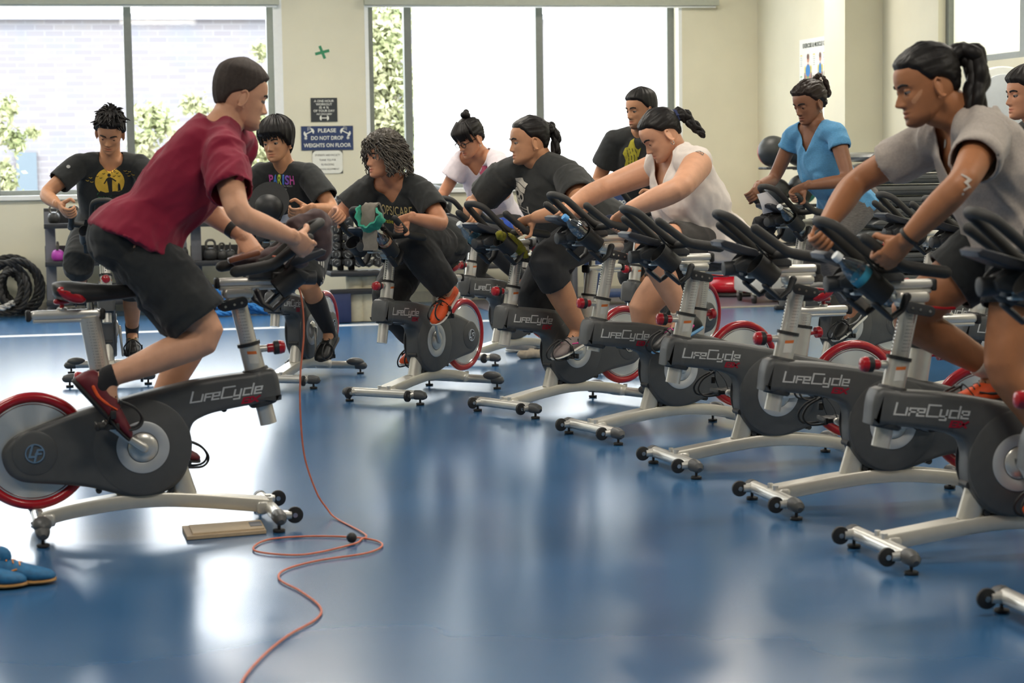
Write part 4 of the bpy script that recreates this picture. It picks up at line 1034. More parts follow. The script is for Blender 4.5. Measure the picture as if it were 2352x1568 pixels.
o = thing('wheeled_cart', 'white wheeled cart behind the handlebars by the corner', 'cart', tuple(RW(.42, 1.35, 0)), TH)
b = MB(); b.box((0, 0, .30), (.42, .5, .40), bev=.02); b.build('cart_box', M_WHITE, o)
for sx in (-.17, .17):
    for sy in (-.2, .2):
        b = MB(); b.cyl((sx - .014, sy, .045), (sx + .014, sy, .045), .043, 20, bev=.004); b.build('caster_wheel', M_BLK, o); b = MB(); b.box((sx, sy, .08), (.05, .05, .06), bev=.006); b.build('caster_fork', M_CHROME, o)
# arched white board near the right wall
bs, bt = st(at_t(2300, 200, 6.1)); zt2 = at_t(2300, 152, 6.1)[2]
o = thing('display_board', 'white arched board standing by the right wall under the high window', 'board', tuple(RW(bs, 6.1, 0)), TH)
def arch(w, h, e=.0): return [(-w, 0.06), (w, .06)] + [(w * math.cos(a), h - .18 + .18 * math.sin(a) * 1.0) for a in np.linspace(0, PI, 21)]
b = MB(); b.prism(arch(.235, zt2), -.03, .03, .012); b.build('frame', M_WHITE, o, 40)
b = MB(); b.prism(arch(.19, zt2 - .055), -.036, -.028, .002); b.build('panel', mat('pale_blue_board', (206, 212, 220), .4, var=.02), o, 40)
b = MB(); b.box((0, 0, .03), (.5, .4, .06), bev=.01); b.build('foot_stand', M_WHITE, o, 40)

# ------------------------------------------------------------------ gear under the bright window
GT = .55
gp = at_t(992, 470, GT); o = med_ball('large black weighted ball on the shelf behind the woman with curls', gp, .185, None, .4)
V, F = fit('DYNAMAX', .22, .034, .02, .2); b = MB(); b.add([(v[0], -.186 * math.cos(min(1.2, abs(v[0]) / .186)) * .985 + .004 * 0, .075 + v[1]) for v in V], F); 
b = MB(); 
for v, in zip(V): 
    th_ = v[0] / .186; ph_ = .42 + v[1] / .186; b.v.append((.187 * math.sin(th_) * math.cos(ph_), -.187 * math.cos(th_) * math.cos(ph_), .187 * math.sin(ph_)))
b.f = F; b.mi = [0] * len(F); b.build('lettering', M_SWH, o, 0)
V, F = fit('Elite', .07, .024, .02); b = MB()
for v in V:
    th_ = v[0] / .186 + .35; ph_ = .2 + v[1] / .186; b.v.append((.187 * math.sin(th_) * math.cos(ph_), -.187 * math.cos(th_) * math.cos(ph_), .187 * math.sin(ph_)))
b.f = F; b.mi = [0] * len(F); b.build('lettering', M_SWH, o, 0)
sg = st(gp)[0]; zsh = gp[2] - .19
o = thing('ball_shelf', 'low dark shelf under the bright window carrying weighted balls', 'shelf', tuple(RW(sg - .45, GT, 0)), TH)
for z in (zsh, zsh - .36): b = MB(); b.box((0, 0, z - .02), (1.75, .42, .035), bev=.006); b.build('shelf_board', M_TRAY, o)
for sx in (-.84, .84):
    b = MB(); b.box((sx, 0, zsh / 2), (.05, .4, zsh), bev=.006); b.build('side_frame', M_STEEL, o)
for (px, r, dz, lab, band) in ((1081, .13, -.36, 'black weighted ball on the lower shelf behind the handlebars', None), (1100, .105, 0, 'small black weighted ball on the shelf behind the woman with glasses', None)):
    q = at_t(px, 500, GT); med_ball(lab, RW(st(q)[0], GT - .02, zsh + dz + r + .004), r, band, .6)
def plate(label, P_, r, white=True):
    o = thing('weight_plate', label, 'weight plate', tuple(P_), TH)
    b = MB(); b.lathe([(.026, -.025), (r * .45, -.03), (r * .5, -.02), (r * .85, -.02), (r * .9, -.03), (r, -.026), (r, .026), (.026, .026), (.026, -.025)], (0, 0, r), (0, 1, 0), 36, cap=False); b.build('disc', M_IRON, o)
    if white:
        b = MB(); b.lathe([(r * .90, -.0315), (r * .99, -.0285)], (0, 0, r), (0, 1, 0), 36, cap=False); b.build('white_ring', M_SWH, o)
        V, F = fit('LBS', r * .5, r * .18, .02); b = MB(); b.add([(v[0], -.0225, r * 1.68 + v[1]) for v in V], [f for f in F]); b.build('marking', M_SWH, o, 0)
q = at_t(1038, 590, GT); plate('black weight plate with a white ring on the lower shelf', RW(st(q)[0], GT - .12, zsh - .36), .15)
# navy bench under the sign by the bearded man
ns = st(at_t(1440, 560, 1.0))[0]
o = thing('storage_rack', 'navy steel storage rack behind the back row of bikes', 'rack', tuple(RW(ns - .1, 1.0, 0)), TH); M_NAVY = mat('navy_steel', (46, 66, 104), .5, var=.06)
for sx in (-.42, .42):
    for sy in (-.2, .2): b = MB(); b.box((sx, sy, .55), (.06, .06, 1.1), bev=.006); b.build('post', M_NAVY, o)
for z in (.10, .50, .98): b = MB(); b.box((0, 0, z), (.9, .46, .05), bev=.006); b.build('shelf', M_NAVY, o)
so_, _ = sign('rack_sign', 'navy sign about not dropping weights on the storage rack, half hidden', M_SNAV, ns + .22, ns - .20, .80, .99)
so_.location = Vector(RW(ns + .01, 1.27, .895))
x = MB()
for txt_, z, w in (('DO NOT DROP', .93, .28), ('WEIGHTS ON FLOOR', .86, .38)): wall_text(x, txt_, ns + .01, z, w, .034, 1.2795, .035)
x.v = [tuple(so_.matrix_basis.inverted() @ Vector(v)) for v in x.v]; x.build('lettering', M_SWH, so_, 0)
# ------------------------------------------------------------------ people
def evaluated(me, mods):
    o = bpy.data.objects.new('tmp', me); COL.objects.link(o)
    for kind, kw in mods:
        m = o.modifiers.new('m', kind)
        for k, v in kw.items(): setattr(m, k, v)
    dg = bpy.context.evaluated_depsgraph_get(); dg.update()
    r = bpy.data.meshes.new_from_object(o.evaluated_get(dg))
    bpy.data.objects.remove(o); bpy.data.meshes.remove(me)
    return r
def voxel(mb, size, smooth, name, fac=.5):
    me = bpy.data.meshes.new(name); me.from_pydata(mb.v, [], mb.f); me.update()
    return evaluated(me, [('REMESH', dict(mode='VOXEL', voxel_size=size, adaptivity=0.0))] + ([('SMOOTH', dict(factor=fac, iterations=smooth))] if smooth else []))
def me_np(me):
    V = np.empty(len(me.vertices) * 3, np.float32); me.vertices.foreach_get('co', V); return V.reshape(-1, 3)
def me_set(me, V):
    me.vertices.foreach_set('co', np.ascontiguousarray(V, np.float32).ravel()); me.update()
def me_add(mb, me):
    V = me_np(me); mb.add(V, [tuple(p.vertices) for p in me.polygons])
def finish(me, name, m, loc, smooth=True):
    V = me_np(me) - np.array(loc, np.float32); me_set(me, V); me.name = name
    me.materials.clear(); me.materials.append(m)
    me.polygons.foreach_set('use_smooth', [smooth] * len(me.polygons)); me.update()
    return me
def ik(A, B, l1, l2, pole):
    A, B = np.array(A, float), np.array(B, float); d = B - A; L = np.linalg.norm(d); n = d / L
    if L > (l1 + l2) * .985: s = L / ((l1 + l2) * .985); l1 *= s; l2 *= s
    a = (l1 * l1 - l2 * l2 + L * L) / (2 * L); h = math.sqrt(max(0, l1 * l1 - a * a))
    p = np.array(pole, float); p = nrm(p - n * (p @ n))
    return A + n * a + p * h

def bike_pxx(key, px, py, xl):          # pixel -> world on the bike's crosswise plane x = xl
    Mi = BIKES[key]['M'].inverted(); O = np.array(Mi @ Vector(EYE)); d = np.array(Mi.to_3x3() @ Vector(ray(px, py)))
    return np.array(BIKES[key]['M'] @ Vector(O + d * ((xl - O[0]) / d[0])))

# --- head: surface in a local frame, x forward, y left, z up from the chin
_HZ = np.array([0, .006, .014, .03, .05, .07, .09, .11, .13, .15, .175, .2, .218, .23, .236])
_HF = np.array([.070, .083, .091, .094, .091, .090, .090, .089, .094, .095, .089, .070, .043, .015, -.012])
_HB = np.array([.050, .035, .010, -.020, -.052, -.074, -.086, -.093, -.098, -.101, -.100, -.088, -.064, -.038, -.016])
_HW = np.array([.006, .022, .034, .047, .056, .063, .068, .0715, .074, .0755, .0745, .066, .048, .026, .003])
def head_grid(nz, na, face=True, wide=1.0, nose=1.0, jaw=1.0):
    tt = (1 - np.cos(np.linspace(0, PI, nz))) / 2 * .55 + np.linspace(0, 1, nz) * .45
    z = tt * .236
    f, b, w = (np.interp(z, _HZ, q) for q in (_HF, _HB, _HW))
    k = np.array([1, 4, 6, 4, 1]) / 16.0
    def sm(q):
        for _ in range(3): q = np.convolve(np.pad(q, 2, mode='edge'), k, 'valid')
        return q
    f, b, w = sm(f), sm(b), sm(w)
    w = w * wide * (1 + (jaw - 1) * np.clip((.09 - z) / .08, 0, 1))
    ph = np.linspace(-PI, PI, na, endpoint=False)
    C, S = np.cos(ph)[None], np.sin(ph)[None]
    x = ((f + b) / 2)[:, None] + ((f - b) / 2)[:, None] * np.sign(C) * np.abs(C) ** .92
    y = w[:, None] * np.sign(S) * np.abs(S) ** .86
    Z = np.repeat(z[:, None], na, 1)
    if face:
        wt = np.clip(C * 2.2 - .25, 0, 1)
        def G(cy, cz, sy, sz, A):
            r = np.exp(-((y - cy) / sy) ** 2 - ((Z - cz) / sz) ** 2)
            if cy: r = r + np.exp(-((y + cy) / sy) ** 2 - ((Z - cz) / sz) ** 2)
            return A * r
        D = G(.033, .1165, .017, .0105, -.011) + G(.030, .131, .019, .006, .004) + G(0, .129, .012, .007, .002) + G(.046, .09, .02, .016, .004) + G(.03, .06, .014, .016, -.002)
        A = np.interp(Z, [.062, .067, .072, .076, .081, .092, .105, .116, .126], [0, .003, .015, .021, .0235, .018, .0105, .005, 0]) * nose
        sy = np.interp(Z, [.06, .078, .1, .125], [.0125, .012, .0085, .0085])
        D += A * np.exp(-(y / sy) ** 2) + G(.0135, .0755, .0055, .0055, .007 * nose)
        D += G(0, .0545, .021, .0048, .0055) + G(0, .0405, .018, .005, .0055) + G(0, .0475, .022, .002, -.0035) + G(0, .032, .016, .005, -.003) + G(0, .015, .017, .01, .006)
        x = x + D * wt
    return x, y, Z, ph
def grid_mesh(mb, X, Y, Z):
    nz, na = X.shape
    V = np.stack([X, Y, Z], -1).reshape(-1, 3); F = []
    for i in range(nz - 1):
        for j in range(na):
            j2 = (j + 1) % na; F.append((i * na + j, i * na + j2, (i + 1) * na + j2, (i + 1) * na + j))
    F += [tuple(range(na - 1, -1, -1)), tuple(range((nz - 1) * na, nz * na))]
    return mb.add(V, F)
HC0 = np.array([-.005, 0, .118])          # middle of the head in that frame

SKINS = {}
def skin(name, rgb):
    return mat('skin_' + name, rgb, rough=.5, var=.06, vscale=25, bump=.05, bscale=300, attr='tint', sss=.02)
def cloth(name, rgb, var=.08, rough=.85, **k):
    return mat('cloth_' + name, rgb, rough=rough, var=var, vscale=k.pop('vscale', 40), bump=.25, bscale=700, sheen=.15, spec=.2, **k)
M_HAIR = mat('black_hair', (26, 23, 22), rough=.5, var=.25, vscale=60, bump=.18, bscale=120, spec=.3, stretch=(1, 1, .25))
M_HAIRB = mat('dark_brown_hair', (44, 34, 29), rough=.5, var=.25, vscale=60, bump=.18, bscale=120, spec=.3, stretch=(1, 1, .25))
M_HAIRG = mat('grey_curls', (92, 86, 78), rough=.5, var=.35, vscale=18, bump=.4, bscale=160)
M_BROW = mat('eyebrow_hair', (34, 27, 24), rough=.7, var=.1)
M_EYE = mat('eye_white', (128, 119, 113), rough=.25, var=.03)
M_IRIS = mat('iris', (32, 22, 17), rough=.15, var=.05)

GIRTH = [(-.2, .125, .085), (0, .168, .115), (.2, .152, .106), (.38, .142, .100), (.6, .155, .112), (.78, .166, .114), (.9, .150, .094), (.97, .092, .072), (1.02, .066, .062)]
GIRTHF = [(-.2, .130, .09), (0, .176, .118), (.2, .150, .104), (.38, .128, .092), (.6, .140, .105), (.78, .150, .108), (.9, .134, .086), (.97, .082, .064), (1.02, .058, .056)]

class Person:
    def __init__(p, bike, label, female=False, sk='a', **k):
        p.k = k; p.bike = bike; p.label = label; p.female = female
        B = BIKES[bike]; p.fwd = np.array(B['M'].to_3x3() @ Vector((1, 0, 0))); p.left = np.array(B['M'].to_3x3() @ Vector((0, 1, 0))); p.up = np.array([0, 0, 1.0])
        g = lambda q: bike_px(bike, *q) if len(q) == 3 else bike_pxx(bike, *q[1:]) if q[0] == 'x' else bw(bike, *q[1:])
        p.P, p.C, p.N = g(k['P']), g(k['C']), g(k['N'])
        p.W = g(k['W']) if 'W' in k else p.P * .55 + p.C * .45
        p.S = {1: g(k['SL']), -1: g(k['SR'])}
        p.H = g(k['H'])
        az, pit, rol = (math.radians(a) for a in k['face'])
        f = np.array([math.cos(az) * math.cos(pit), math.sin(az) * math.cos(pit), -math.sin(pit)])
        lf = nrm(np.cross(p.up, f)); u = np.cross(f, lf)
        p.hf, p.hl, p.hu = f, lf * math.cos(rol) + u * math.sin(rol), u * math.cos(rol) - lf * math.sin(rol)
        p.hs = k.get('hs', 1.0)
        p.loc = (float(p.P[0]), float(p.P[1]), 0.0)
        p.root = thing('person', label, 'person', p.loc)
        hipw = k.get('hipw', .095)
        hd = nrm(p.left + p.fwd * k.get('hiptwist', 0))
        p.Hip = {s: p.P + hd * s * hipw - p.up * .02 for s in (1, -1)}
        p.hd = hd; p.sd = nrm(p.S[1] - p.S[-1])
        p.girth = k.get('girth', 1.0); p.belly = k.get('belly', 0.0); p.limb = k.get('limb', 1.0); p.arm = k.get('arm', p.limb)
        sc = k.get('size', 1.0)
        # feet on the pedals
        p.foot = {}
        for s in (1, -1):
            an = B['ang'] + (0 if s == 1 else PI)
            Q = bw(bike, .165 * math.cos(an), s * .155, CRZ + .165 * math.sin(an))
            td = math.radians(k.get('toe%+d' % s, 15))
            ff = p.fwd * math.cos(td) - p.up * math.sin(td); uu = p.fwd * math.sin(td) + p.up * math.cos(td)
            if ('pedal%+d' % s) in k: Q = g(k['pedal%+d' % s])
            O = Q + uu * .014 - ff * .185 * sc
            p.foot[s] = (O, ff, uu, O + ff * .062 * sc + uu * .10 * sc)
        p.Knee = {}
        for s in (1, -1):
            pole = p.fwd + p.left * s * k.get('kneeout', .1)
            p.Knee[s] = ik(p.Hip[s], p.foot[s][3], .445 * sc * k.get('legs', 1), .425 * sc * k.get('legs', 1), pole)
        # hands
        p.hand = {}; p.E = {}; p.Wr = {}
        for s, kk in ((1, 'hL'), (-1, 'hR')):
            h = k.get(kk)
            hsz = .90 if female else 1.0
            hsz *= k.get('handsize', 1.0)
            where, t = h[0], h[1]
            b0, tip, rear = np.array([.478, s * .19, .982]), np.array([.60, s * .19, 1.067]), np.array([.33, s * .197, .953])
            G = b0 + ((tip if where == 'horn' else rear) - b0) * t
            ax = (tip - b0) if where == 'horn' else (b0 - rear)
            Hh = np.array(B['H']); G = bw(bike, *(G + Hh)); ax = nrm(np.array(B['M'].to_3x3() @ Vector(ax)))
            G = G + np.array(h[3] if len(h) > 3 else (0, 0, 0))
            hint = h[2] if len(h) > 2 else (-.7, -.7)          # palm faces inward, downward
            nv = p.left * s * hint[0] + p.up * hint[1]
            ul, fl_ = .295 * sc, .255 * sc
            elp = k.get('elL' if s == 1 else 'elR', (.5, -.7, -.2))    # pole: outward, up, forward
            pole = p.left * s * elp[0] + p.up * elp[1] + p.fwd * elp[2]
            E0 = ik(p.S[s], G, ul, fl_ + .07, pole)
            fd = nrm(G - E0)
            dp = nrm(fd - ax * (fd @ ax))
            d = nrm(.55 * fd + .45 * dp)
            a = nrm(ax - d * (ax @ d))
            n = nv - d * (nv @ d); n = n - a * (n @ a); n = nrm(n)
            Wp = G - d * .092 * hsz - n * .032
            p.E[s] = ik(p.S[s], Wp, ul, fl_, pole); p.Wr[s] = Wp
            p.hand[s] = (G, d, n, hsz)
        lens = ['%.2f' % np.linalg.norm(p.S[s] - p.E[s]) for s in (1, -1)] + ['%.2f' % np.linalg.norm(p.E[s] - p.Wr[s]) for s in (1, -1)] + ['%.2f' % np.linalg.norm(p.Hip[s] - p.Knee[s]) for s in (1, -1)] + ['%.2f' % np.linalg.norm(p.N - p.P), 'sh %.2f' % np.linalg.norm(p.S[1] - p.S[-1]), 'NH %.2f' % np.linalg.norm(p.N - p.H)]
        print('PERSON', bike, lens)
        p.body(sk)
    # --- shared shapes
    def torso(p, mb, t0, t1, e, n=28, extra=None):
        pts = [p.P - (p.W - p.P) * .12 - p.up * .085, p.P, p.W, p.C, p.N, p.N + (p.N - p.C) * .3]; par = [-.2, 0, .38, .78, 1.0, 1.08]
        ts = np.linspace(t0, t1, max(4, int((t1 - t0) / .04)))
        tab = GIRTHF if p.female else GIRTH
        pp = np.array(pts); V = []
        cur = spline(pts, 10); cp = []
        for i in range(len(pts) - 1): cp += list(np.linspace(par[i], par[i + 1], 10, endpoint=False))
        cp.append(par[-1]); cur = np.array(cur); cp = np.array(cp)
        cen = np.stack([np.interp(ts, cp, cur[:, i]) for i in range(3)], 1)
        for i, t in enumerate(ts):
            c = cen[i]; tan = nrm(cen[min(i + 1, len(ts) - 1)] - cen[max(i - 1, 0)])
            m = min(1, max(0, (t - .1) / .7)); sd = nrm(p.hd * (1 - m) + p.sd * m); sd = nrm(sd - tan * (sd @ tan)); fr = np.cross(sd, tan)
            if fr @ p.fwd < 0 and tan @ p.up > .3: fr = -fr
            w = np.interp(t, [q[0] for q in tab], [q[1] for q in tab]); d = np.interp(t, [q[0] for q in tab], [q[2] for q in tab])
            gg = 1 + (p.girth - 1) * np.interp(t, [-.2, 0, .6, .9, 1], [1, 1, 1, .6, .2]); w, d = w * gg, d * gg
            be = p.belly * math.exp(-((t - .3) / .22) ** 2)
            ee = e(t) if callable(e) else e
            for j in range(n):
                q = 2 * PI * j / n; cs, sn = math.cos(q), math.sin(q)
                dd = d + ee + (be if sn > 0 else 0)
                V.append(c + sd * (w + ee) * np.sign(cs) * abs(cs) ** .85 + fr * dd * np.sign(sn) * abs(sn) ** .85)
        F = []; k = len(ts)
        for i in range(k - 1):
            for j in range(n): F.append((i * n + j, i * n + (j + 1) % n, (i + 1) * n + (j + 1) % n, (i + 1) * n + j))
        F += [tuple(range(n - 1, -1, -1)), tuple(range((k - 1) * n, k * n))]
        mb.add(V, F)
        p.front = fr
        if p.female and t1 > .7:
            m = p.k.get('bust', .85); tan = nrm(p.N - p.C); sd = p.sd; fr = nrm(np.cross(sd, tan)); fr = fr if fr @ (p.fwd - p.up * .3) > 0 else -fr
            for s in (1, -1):
                c = p.C - tan * .035 + sd * s * .068 * m + fr * (.066 * (1 + (p.girth - 1) * .8)); ee = e(.7) if callable(e) else e
                mb.ball(c, (.062 * m + ee * .8,) * 3, 16)
    def arm_tube(p, mb, s, f0, f1, e0, e1, round_end=True):
        S, E, W = p.S[s], p.E[s], p.Wr[s]; L1, L2 = np.linalg.norm(E - S), np.linalg.norm(W - E)
        r = np.array([.057, .054, .050, .046, .042, .0425, .044, .041, .034, .0275]) * p.arm
        if p.female: r = r * .9
        pos = np.concatenate([np.linspace(0, 1, 5), 1 + np.array([.12, .3, .52, .78, 1.0])])
        f = np.linspace(f0, f1, 14)
        P = [S + (E - S) * min(q, 1) if q <= 1 else E + (W - E) * (q - 1) for q in f]
        P = [P[0]] + [(.25 * P[i - 1] + .5 * P[i] + .25 * P[i + 1]) for i in range(1, len(P) - 1)] + [P[-1]]
        R = [np.interp(q, pos, r) + e0 + (e1 - e0) * (q - f0) / (f1 - f0) for q in f]
        mb.tube(P, R, 18, round_end=round_end)
    def leg_tube(p, mb, s, f0, f1, e0, e1, round_end=True):
        S, E, W = p.Hip[s], p.Knee[s], p.foot[s][3]
        r = np.array([.092, .090, .081, .070, .060, .056, .0585, .055, .044, .036]) * p.limb
        pos = np.concatenate([np.linspace(0, 1, 5), 1 + np.array([.1, .3, .5, .78, 1.0])])
        kf = -nrm(nrm(S - E) + nrm(W - E) + 1e-4 * p.fwd)
        f = np.linspace(f0, f1, 18)
        P = [S + (E - S) * q if q <= 1 else E + (W - E) * (q - 1) - kf * .016 * math.exp(-((q - 1.33) / .22) ** 2) for q in f]
        P = [P[0]] + [(.25 * P[i - 1] + .5 * P[i] + .25 * P[i + 1]) for i in range(1, len(P) - 1)] + [P[-1]]
        R = [np.interp(q, pos, r) + e0 + (e1 - e0) * (q - f0) / (f1 - f0) for q in f]
        mb.tube(P, R, 20, round_end=round_end)
    def hand_mesh(p, mb, s):
        G, d, n, h = p.hand[s]
        ai = np.cross(n, d) * s                            # towards the index finger
        Wp = p.Wr[s]
        mb.tube([Wp - d * .02, Wp + d * .012], [.026 * p.arm ** .5 * h, .023 * h], 14, ell=1.15, up=ai, round_end=True)
        Kc = G + d * .012 * h - n * .035
        mb.tube([Wp, Wp * .65 + Kc * .35, Wp * .3 + Kc * .7 - n * .004, Kc], [.0135 * h, .0155 * h, .0155 * h, .0125 * h], 18, ell=2.45, up=ai, round_end=True)
        mb.ball(Wp * .55 + Kc * .45 + ai * .024 * h + n * .010, (.019 * h,) * 3, 12)
        R = .0185 + .0095
        for i, (o, le, rr) in enumerate(((.031, .9, .0092), (.0105, 1.0, .0095), (-.0105, .95, .0092), (-.030, .8, .0082))):
            th = [math.radians(q) for q in (97, 38, -14 * le, -58 * le)]; RR = [R + .010, R + .0065, R + .001, R - .002]
            P = [G + ai * o * h * (1 - .05 * j) + RR[j] * (d * math.cos(th[j]) - n * math.sin(th[j])) for j in range(4)]
            mb.tube(spline(P, 4), list(np.interp(np.linspace(0, 3, 13), [0, 1, 2, 3], [rr * 1.1 * h, rr * 1.04 * h, rr * .95 * h, rr * .82 * h])), 12, round_end=True)
            mb.ball(P[0], rr * 1.2 * h, 10)
        T = [Wp * .72 + Kc * .28 + ai * .022 * h + n * .012, G - d * .034 * h + n * .002 + ai * .046 * h, G - d * .020 * h + n * .024 + ai * .056 * h, G + d * .006 * h + n * .031 + ai * .05 * h]
        mb.tube(spline(T, 4), list(np.interp(np.linspace(0, 3, 13), [0, 1, 2, 3], [.0145 * h, .0118 * h, .0105 * h, .0085 * h])), 12, round_end=True)
    def hp(p, v):                                           # head frame -> world
        v = (np.array(v, float) - HC0) * p.hs
        return p.H + p.hf * v[..., 0:1] + p.hl * v[..., 1:2] + p.hu * v[..., 2:3] if v.ndim > 1 else p.H + p.hf * v[0] + p.hl * v[1] + p.hu * v[2]
    def body(p, sk):
        k = p.k
        b = MB()
        p.torso(b, -.2, 1.02, 0.0)
        for s in (1, -1):
            p.arm_tube(b, s, 0, 2, 0, 0); p.leg_tube(b, s, 0, 2, 0, 0)
            b.ball(p.S[s], (.053 if p.female else .060) * p.arm ** .7, 16)
            b.tube([p.N - (p.N - p.C) * .1, (p.N * .5 + p.S[s] * .5) - p.up * .005, p.S[s]], [.055 * p.girth ** .4, .052 * p.girth ** .5, .052 * p.arm ** .7], 16, round_end=True)
            bk = nrm(np.cross(p.hd, p.W - p.P)); bk = -bk if bk @ p.fwd > 0 else bk
            b.ball(p.P + p.hd * s * .075 + bk * .055 - nrm(p.W - p.P) * .03, .095 * p.girth, 16)
            O, f, u, A = p.foot[s]
            b.tube([A + u * .02, O + f * .05 + u * .045, O + f * .03 + u * .035], [.036, .032, .028], 14, round_end=True)
            b.tube([A - u * .02 + f * .02, O + f * .15 + u * .038, O + f * .23 + u * .026], [.036, .03, .024], 14, round_end=True)
        base = p.hp((-.018, 0, .075)); th = p.hp((.012, 0, .035))
        nr = k.get('neck', .052 if p.female else .060)
        b.tube([p.N - (p.N - p.C) * .12, p.N, (p.N + base) / 2, base], [nr * 1.25, nr * 1.08, nr, nr], 18, round_end=True)
        b.tube([p.N + p.front * .02, th], [nr * .8, nr * .72], 16, round_end=True)
        m1 = voxel(b, .008, 7, 'body')
        b = MB(); me_add(b, m1); bpy.data.meshes.remove(m1)
        X, Y, Z, ph = head_grid(110, 144, True, k.get('wide', 1.0), k.get('nose', 1.0), k.get('jaw', 1.0))
        hb = MB(); grid_mesh(hb, X, Y, Z)
        b.add(p.hp(np.array(hb.v)), hb.f)
        for s in (1, -1):
            eb = MB(); Mx = Matrix.Rotation(math.radians(s * 18), 3, 'Z') @ Matrix.Rotation(math.radians(12), 3, 'Y')
            yw = .0715 * k.get('wide', 1.0)
            eb.ball((-.004, s * (yw + .004), .098), (.016, .006, .029), 16, M=Mx)
            ring = [Vector((-.002 + .016 * math.cos(a), 0, .030 * math.sin(a))) for a in np.linspace(-1.9, 2.4, 14)]
            eb.tube([np.array(Mx @ q) + np.array([-.006, s * (yw + .011), .1]) for q in ring], .0042, 8, round_end=True)
            eb.ball((.0, s * (yw + .008), .072), (.007, .005, .009), 10)
            # lids over the eyeballs
            ec = np.array([.0735, s * .0325, .1145]); cl = k.get('lids', .42)
            for (lo, hi) in ((math.asin(min(.9, .55 - cl)), PI / 2), (-PI / 2, -.5)):
                V = []; F = []; na, nl = 14, 7; r = .0142
                for i in range(nl):
                    la = lo + (hi - lo) * i / (nl - 1)
                    for j in range(na):
                        q = 2 * PI * j / na; V.append((ec[0] + r * math.cos(la) * math.cos(q), ec[1] + r * math.cos(la) * math.sin(q), ec[2] + r * math.sin(la)))
                for i in range(nl - 1):
                    for j in range(na): F.append((i * na + j, i * na + (j + 1) % na, (i + 1) * na + (j + 1) % na, (i + 1) * na + j))
                F += [tuple(range(na - 1, -1, -1)), tuple(range((nl - 1) * na, nl * na))]
                eb.add(V, F)
            b.add(p.hp(np.array(eb.v)), eb.f)
            p.hand_mesh(b, s)
        me = voxel(b, k.get('vox', .0032), 1, 'body', .4)
        # tint: lips, beard shadow, marks
        V = me_np(me).astype(float); col = np.ones((len(V), 4))
        D = (V - p.H) / p.hs; L = np.stack([D @ p.hf, D @ p.hl, D @ p.hu], 1) + HC0
        inh = (np.abs(L[:, 1]) < .1) & (L[:, 2] > -.02) & (L[:, 2] < .25) & (L[:, 0] > .03) & (L[:, 0] < .14)
        lip = inh * np.exp(-(L[:, 1] / .022) ** 4 - ((L[:, 2] - .0475) / .0095) ** 4) * (L[:, 0] > .07)
        lc = np.array(k.get('lips', (.86, .62, .62)))
        col[:, :3] *= 1 - lip[:, None] * (1 - lc)
        br = k.get('beard', 0)
        if br:
            jawz = np.exp(-((L[:, 2] - .012) / .030) ** 4) * (np.abs(L[:, 1]) < .062) + .9 * np.exp(-((L[:, 2] - .0625) / .006) ** 2 - (L[:, 1] / .026) ** 4)
            w_ = np.clip(jawz, 0, 1) * inh * (1 - lip) * br
            col[:, :3] *= 1 - w_[:, None] * np.array([.62, .60, .55])
        for (q0, q1, rr, cc) in k.get('marks', []):
            q0, q1 = np.array(q0), np.array(q1); dd = q1 - q0; t = np.clip(((L - q0) @ dd) / (dd @ dd), 0, 1)
            w_ = (np.linalg.norm(L - q0 - t[:, None] * dd, axis=1) < rr)
            col[w_, :3] = cc
        me.color_attributes.new('tint', 'FLOAT_COLOR', 'POINT').data.foreach_set('color', col.astype(np.float32).ravel())
        o = link('body', finish(me, 'body', sk, p.loc), p.root); p.bodyo = o
        p.bvh = {'body': BVHTree.FromPolygons([tuple(v) for v in (me_np(me) + np.array(p.loc, np.float32)).tolist()], [tuple(f.vertices) for f in me.polygons])}
        # eyes and brows
        for s in (1, -1):
            e = MB(); e.ball(p.hp((.0735, s * .0325, .1145)) - np.array(p.loc), .0128 * p.hs, 16); eo = e.build('eye', M_EYE, p.root, 60)
            lk = nrm(np.array([1, s * .04 + k.get('look', 0), -.12 - k.get('lids', .42) * .5])); ec = np.array([.0735, s * .0325, .1145]) + lk * .0066
            e = MB(); e.ball(p.hp(ec) - np.array(p.loc), .0078 * p.hs, 12); e.build('iris', M_IRIS, eo, 60)
        X, Y, Z, ph = head_grid(110, 144, True, k.get('wide', 1.0), k.get('nose', 1.0), k.get('jaw', 1.0))
        for s in (1, -1):
            e = MB(); pts = []
            for yy, zz in ((.013, .1325), (.022, .1355), (.033, .1375), (.043, .136), (.050, .132)):
                i = np.argmin(np.abs(Z[:, 0] - zz)); row = [(abs(Y[i, j] - s * yy), j) for j in range(144) if X[i, j] > .03]; j = min(row)[1]
                pts.append(p.hp((X[i, j] + .0005, s * yy, zz)) - np.array(p.loc))
            e.tube(spline(pts, 4), [.0022] + [.0036] * 10 + [.003] * 5 + [.0012], 8, ell=1.25, up=p.hu, round_end=True)
            e.build('eyebrow', k.get('browmat', M_BROW), p.root, 60)
    # --- hair
    def hair(p, m, th=.014, front=.182, temple=.140, ear=.128, nape=.045, rough=.002, freq=60, top=0.0, name='hair', fn=None, extra=None, style='curly', edge=.022):
        nz, na = 84, 120
        X, Y, Z, ph = head_grid(nz, na, False, p.k.get('wide', 1.0))
        A = np.abs(ph); zb = np.interp(A, np.radians([0, 42, 62, 84, 100, 118, 140, 180]), [front, front - .004, temple + .012, temple - .028 + .0, ear, nape + .045, nape + .008, nape])
        m_ = np.clip((Z - zb[None]) / edge, 0, 1); m_ = m_ * m_ * (3 - 2 * m_)
        C = np.array([-.01, 0, .13]); D = np.stack([X - C[0], Y - C[1], Z - C[2]], -1); r = np.linalg.norm(D, axis=-1, keepdims=True); N_ = D / r
        T = th + top * np.clip((Z - .17) / .05, 0, 1)
